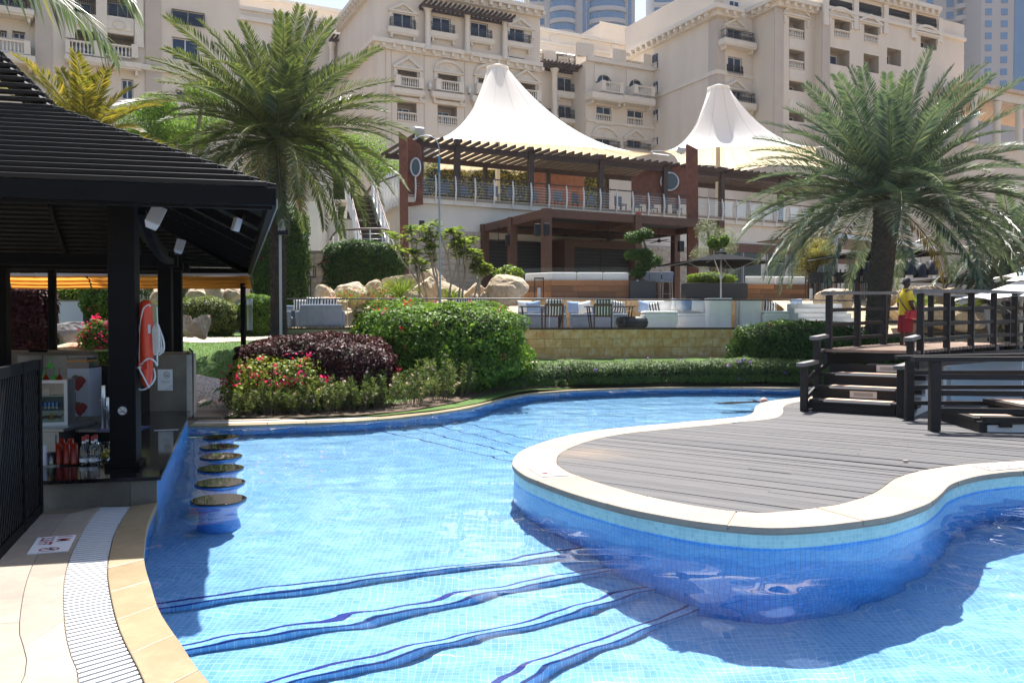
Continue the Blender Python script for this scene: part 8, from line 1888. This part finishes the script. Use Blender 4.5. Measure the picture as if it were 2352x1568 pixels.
# ---------------------------------------------------------------- submerged bar stools with round tops
M_top = plain('polished dark stool top', (.018,.016,.012), .03, 0, .6)
sp = [(502,1146),(505,1107),(507,1074),(507.5,1047),(504,1025),(507,1003)]
names = ('nearest the camera','second nearest the camera','third from the camera','fourth from the camera','fifth from the camera','farthest from the camera')
M_stile = tile_mat('stool mosaic', (.05,.25,.68), (.09,.34,.78), (.2,.3,.6), .05)
for k, (px, py) in enumerate(sp):
    c = G(px, py, .015); o = thing('pool_stool', 'round dark stool top just above the water by the bar, ' + names[k], 'stool', (c.x,c.y,-1.0), 0, 'submerged bar stools'); r_ = .25
    s_ = MB().lathe([(.02,1.018),(r_-.012,1.018),(r_,1.013),(r_,1.004),(r_-.01,1.0)][::-1], 40, cap=False).build('seat_top', M_top, o); MB().add([((r_-.011)*math.cos(2*PI*q/40),(r_-.011)*math.sin(2*PI*q/40),1.0185) for q in range(40)], [tuple(range(40))]).build('seat_face', M_top, o)
    m = MB().lathe([(.17,0),(.17,.62),(.2,.8),(r_-.004,.92),(r_-.004,.999)], 28); b = m.build('pedestal', M_stile, o); set_uv(b.data, lambda i, co: (math.atan2(co.y,co.x)*.24, co.z)); b.cycles.is_caustics_receiver = True
# ---------------------------------------------------------------- people
M_skin = mat('dark skin', (.055,.028,.018), .55, .1, 10, 0); M_shirt = mat('yellow polo shirt', (.55,.40,.02), .85, .08, 6, .3, 30, .01); M_short = mat('red shorts', (.22,.012,.02), .8, .1, 6, .3, 30, .01); M_hair = plain('black hair', (.008,.007,.007), .7)
def skin_mesh(name, verts, edges, radii, m_, parent, root=0, sub=2):
    me = bpy.data.meshes.new(name); me.from_pydata([tuple(v) for v in verts], edges, []); o = link(name, me, parent)
    me.materials.append(m_); md = o.modifiers.new('skin', 'SKIN'); md.use_smooth_shade = True
    for i, sv_ in enumerate(me.skin_vertices[0].data): r_ = radii[i]; sv_.radius = r_ if isinstance(r_, tuple) else (r_, r_); sv_.use_root = (i == root)
    sb = o.modifiers.new('sub', 'SUBSURF'); sb.levels = sub; sb.render_levels = sub; return o
PYG = 0
pf_ = bd_o + su*(SW*.62) + sv*2.1 + su*.28*2.1; 
lg_c = A(2078, 806, pf_.y); LGY = pf_.y
zfeet = BDZ + .075
scale_p = (A(2080,638,LGY).z - zfeet)/1.75
lgd = thing('person', 'person in yellow shirt and red shorts with shoulder bag standing on the footbridge', 'person', (hX(2080,LGY), LGY, zfeet), R(97)); lgd.scale = (scale_p,)*3
# local: facing -y, x to the person's left; standing, weight on both legs, head turned a little
V = [(0,0,.95),(0,.0,1.08),(0,-.01,1.25),(0,.0,1.42),(0,.01,1.50),(0,.0,1.56),
     (.10,0,.90),(.11,.0,.50),(.11,.03,.10),(.11,-.10,.04),(-.10,0,.90),(-.12,.03,.50),(-.13,.06,.10),(-.13,-.07,.04),
     (.17,.01,1.40),(.24,.03,1.13),(.20,-.12,.92),(.18,-.17,.86),(-.17,.01,1.40),(-.25,.03,1.13),(-.20,-.14,.93),(-.17,-.19,.88)]
Ed = [(0,1),(1,2),(2,3),(3,4),(4,5),(0,6),(6,7),(7,8),(8,9),(0,10),(10,11),(11,12),(12,13),(3,14),(14,15),(15,16),(16,17),(3,18),(18,19),(19,20),(20,21)]
Rd = [(.14,.10),(.135,.095),(.15,.11),(.12,.085),.055,.052,.085,.055,.04,.035,.085,.055,.04,.035,.06,.045,.032,.026,.06,.045,.032,.026]
bod = skin_mesh('body', V, Ed, Rd, M_skin, lgd)
# head with face
bm = bmesh.new(); bmesh.ops.create_uvsphere(bm, u_segments=20, v_segments=16, radius=1)
for v in bm.verts:
    x, y, z = v.co; f = 1 - .18*max(0,-z)**1.5; v.co = Vector((x*.076*f, y*.095*f - .012*max(0,-z), z*.118))
    if y < -.6 and abs(x) < .25 and -.35 < z < .12: v.co.y -= .018*(1-abs(x)/.25)*(.6 if z > -.1 else 1)
me = bpy.data.meshes.new('head'); bm.to_mesh(me); bm.free(); me.materials.append(M_skin)
for p in me.polygons: p.use_smooth = True
hd_ = link('head', me, lgd, (0,-.015,1.635), (0,0,R(15)))
for s_ in (-1,1): MB().lathe([(.002,-.007),(.008,-.004),(.008,.004),(.002,.007)], 8, (s_*.03,-.088,.01)).build('eye', plain('eye white', (.6,.58,.55), .3), hd_); MB().lathe([(.004,-.03),(.012,-.015),(.014,.01),(.004,.03)], 8, (s_*.078,.01,-.005)).build('ear', M_skin, hd_)
MB().bar((-.024,-.088,-.055),(.024,-.088,-.055), .008,.008).build('mouth', plain('lips', (.09,.03,.025), .5), hd_)
MB().grid(lambda u, v: Vector((math.cos(2*PI*u)*math.cos(PI/2*v*.98)*.084, math.sin(2*PI*u)*math.cos(PI/2*v*.98)*.102 + .012, .015 + math.sin(PI/2*v)*.118 - .035*max(0,math.sin(2*PI*u))*(1-v)*1.6 + .03*max(0,-math.sin(2*PI*u))*(1-v))), 24, 8).build('hair', M_hair, hd_)
def tor(name, rings, m_, par):
    n = 20; vs = []; fs = []
    for z, cx_, cy_, rx, ry in rings:
        for k in range(n): a = 2*PI*k/n; vs.append((cx_ + rx*math.cos(a)*(1+.03*math.sin(5*a+z*30)), cy_ + ry*math.sin(a), z))
    for i in range(len(rings)-1):
        for k in range(n): fs.append((i*n+k, i*n+(k+1)%n, (i+1)*n+(k+1)%n, (i+1)*n+k))
    return MB().add(vs, fs, 0, True).build(name, m_, par)
sh_ = tor('shirt', [(.90,0,0,.19,.15),(1.0,0,0,.18,.14),(1.12,0,0,.17,.13),(1.28,0,-.01,.185,.14),(1.38,0,0,.19,.125),(1.44,0,0,.14,.09),(1.49,0,.01,.075,.07),(1.505,0,.01,.07,.066)], M_shirt, lgd)
def limb_sleeve(name, a, b, r0, r1, m_):
    a, b = Vector(a), Vector(b); return MB().tube([a, a.lerp(b,.3), a.lerp(b,.7), b], [r0*.9, r0, (r0+r1)/2, r1], 12, cap=False).build(name, m_, lgd)
for s_ in (-1,1):
    limb_sleeve('sleeve', (s_*.13,.005,1.42), (s_*.225,.025,1.20), .075, .078, M_shirt); limb_sleeve('shorts_leg', (s_*.085,0,.93), (s_*.115,.01,.50), .115, .105, M_short)
    MB().grid(lambda u, v: Vector((s_*.12 + .048*math.cos(2*PI*u)*math.sin(PI*v), (.03 if s_ < 0 else .0) - .02 + .13*math.cos(PI*v)*-1*.95, .035 + .035*math.sin(2*PI*u)*math.sin(PI*v))), 12, 8).build('shoe', M_darkmetal, lgd)
tor('waistband', [(.86,0,0,.17,.135),(.95,0,0,.165,.13)], M_short, lgd)
def hand(base, d, side, curl=.6):
    base, d = Vector(base), Vector(d).normalized(); sd = d.cross(Vector((0,0,1))).normalized()*side; up_ = sd.cross(d)
    m = MB().tube([base, base+d*.04, base+d*.085], [.024,.034,.03], 10).build('hand', M_skin, lgd)
    for k, L in enumerate((.065,.078,.073,.056)):
        o_ = base + d*.08 + sd*(.027-.018*k); P = [o_, o_+d*L*.45, o_+d*L*.8 - up_*side*L*.25*curl, o_+d*L*.95 - up_*side*L*.6*curl]; MB().tube(P, [.0085,.0082,.0075,.006], 6).build('finger', M_skin, m)
    o_ = base + d*.03 + sd*.03; MB().tube([o_, o_+d*.03+sd*.02, o_+d*.055+sd*.018], [.01,.009,.007], 6).build('thumb', M_skin, m)
hand((.18,-.17,.86), (-.25,-.6,-.7), 1); hand((-.17,-.19,.88), (.25,-.6,-.7), -1)
# red rescue bag with strap
bag = thing('shoulder_bag', 'shiny red shoulder bag hanging at the hip of the person on the bridge', 'bag', tuple(Vector((hX(2080,LGY), LGY, zfeet))), R(97)); bag.scale = (-scale_p,scale_p,scale_p)
MB().bb(.10,.34,-.2,.12,.80,1.0).build('bag_body', plain('glossy red vinyl', (.36,.012,.03), .22), bag, bevel=.05); MB().bb(.335,.35,-.18,.1,.9,1.0).build('flap', plain('glossy red vinyl', (.36,.012,.03), .22), bag, bevel=.006)
MB().tube(catmull([(.2,-.1,1.0),(.1,-.17,1.15),(-.1,-.155,1.35),(-.16,-.02,1.47),(-.1,.14,1.36),(.12,.16,1.15),(.2,.1,1.0)], .03), .014, 6).build('strap', M_darkmetal, bag); MB().tube([(.2,-.14,.82),(.16,-.18,.6),(.1,-.15,.42)], .01, 5).build('lanyard', M_darkmetal, bag)
# swimmer
swc = G(1742,921,0.0); sw_ = thing('person', 'swimmer in the far pool with only head and shoulders above the water', 'person', (swc.x,swc.y,-.17), R(100)); sw_.scale = (.8,)*3; M_sk2 = mat('tanned skin', (.45,.2,.13), .5, .1, 8, 0)
V = [(0,0,0),(0,.25,-.02),(0,.5,-.05),(.17,-.02,.03),(.45,-.12,.02),(.72,-.05,.0),(-.17,-.02,.03),(-.45,-.12,.02),(-.72,-.05,.0),(0,-.1,.06),(.1,.75,-.1),(-.1,.75,-.1),(.12,1.2,-.15),(-.12,1.2,-.15)]
skin_mesh('body', V, [(0,1),(1,2),(0,3),(3,4),(4,5),(0,6),(6,7),(7,8),(0,9),(2,10),(2,11),(10,12),(11,13)], [.13,.13,.13,.08,.05,.035,.08,.05,.035,.06,.09,.09,.06,.06], M_sk2, sw_)
bm = bmesh.new(); bmesh.ops.create_uvsphere(bm, u_segments=16, v_segments=12, radius=.11); me = bpy.data.meshes.new('head'); bm.to_mesh(me); bm.free(); me.materials.append(M_sk2)
for p in me.polygons: p.use_smooth = True
h2 = link('head', me, sw_, (0,-.16,.17), None, (.8,.95,1.08)); MB().grid(lambda u, v: Vector((math.cos(2*PI*u)*math.cos(PI/2*v)*.115, math.sin(2*PI*u)*math.cos(PI/2*v)*.115+.01, .02+math.sin(PI/2*v)*.105)), 16, 6).build('hair', plain('pale cap', (.55,.3,.25), .6), h2)
# white slanted post, purple towels and chairs seen past the bridge
tw2 = thing('towel_lounger', 'lounger with lilac towels beyond the footbridge', 'lounger', (hX(2262,21.5),21.5,.2)); MB().bb(-.35,.45,-.3,.9,.28,.36).build('mattress', mat('lilac towel', (.3,.24,.4), .9, .1, 6, .3, 40), tw2, bevel=.03)
MB().add([(-.35,.5,.36),(.45,.5,.36),(.45,1.0,.8),(-.35,1.0,.8),(-.35,.56,.34),(.45,.56,.34),(.45,1.06,.76),(-.35,1.06,.76)], [(0,1,2,3),(5,4,7,6),(0,3,7,4),(1,5,6,2),(3,2,6,7)]).build('backrest', mat('lilac towel', (.3,.24,.4), .9, .1, 6, .3, 40), tw2)
for a in (-.3,.4):
    for b in (-.25,.85): MB().bb(a-.025,a+.025,b-.025,b+.025,-.2,.28).build('leg', M_white, tw2)
sp2 = thing('slanted_post', 'slanted white parasol post beyond the footbridge', 'post', tuple(A(2290,770,18))); d_ = A(2268,702,18) - A(2290,770,18); MB().bar((0,0,-.5),tuple(d_*1.0), .14,.1).build('post_shaft', M_white, sp2); MB().box((0,0,-.52),(.4,.4,.06)).build('base', M_white, sp2)
bush('bougainvillea', 'pink bougainvillea at the right edge beyond the side stair', 'shrub', (hX(2330,19.5),19.5,.1), (.75,.5,1.15), 7000, .07, .05, ML_green, 2.4, seed=61, flowers=[(MF_pink, 200, .045)])
# small litter on the deck
lt = thing('leaf_scrap', 'small tan scrap lying on the island deck', 'litter', tuple(G(2080,1061,IZ+.002))); MB().box((0,0,.012),(.05,.035,.02)).build('scrap', M_palewood, lt, bevel=.006)
# ================================================================== thin daylight haze
t = NT('haze'); pv = t.n('VolumePrincipled'); pv.inputs['Color'].default_value = (.9,.94,1,1); pv.inputs['Density'].default_value = .00016; pv.inputs['Anisotropy'].default_value = .3
t.t.nodes.remove(t.b); t.l(pv.outputs[0], t.out.inputs['Volume'])
hz = MB().bb(-260, 320, -40, 420, -3, 128).build('haze', t.m); hz['kind'] = 'stuff'; hz['label'] = 'pale daylight haze filling the air'
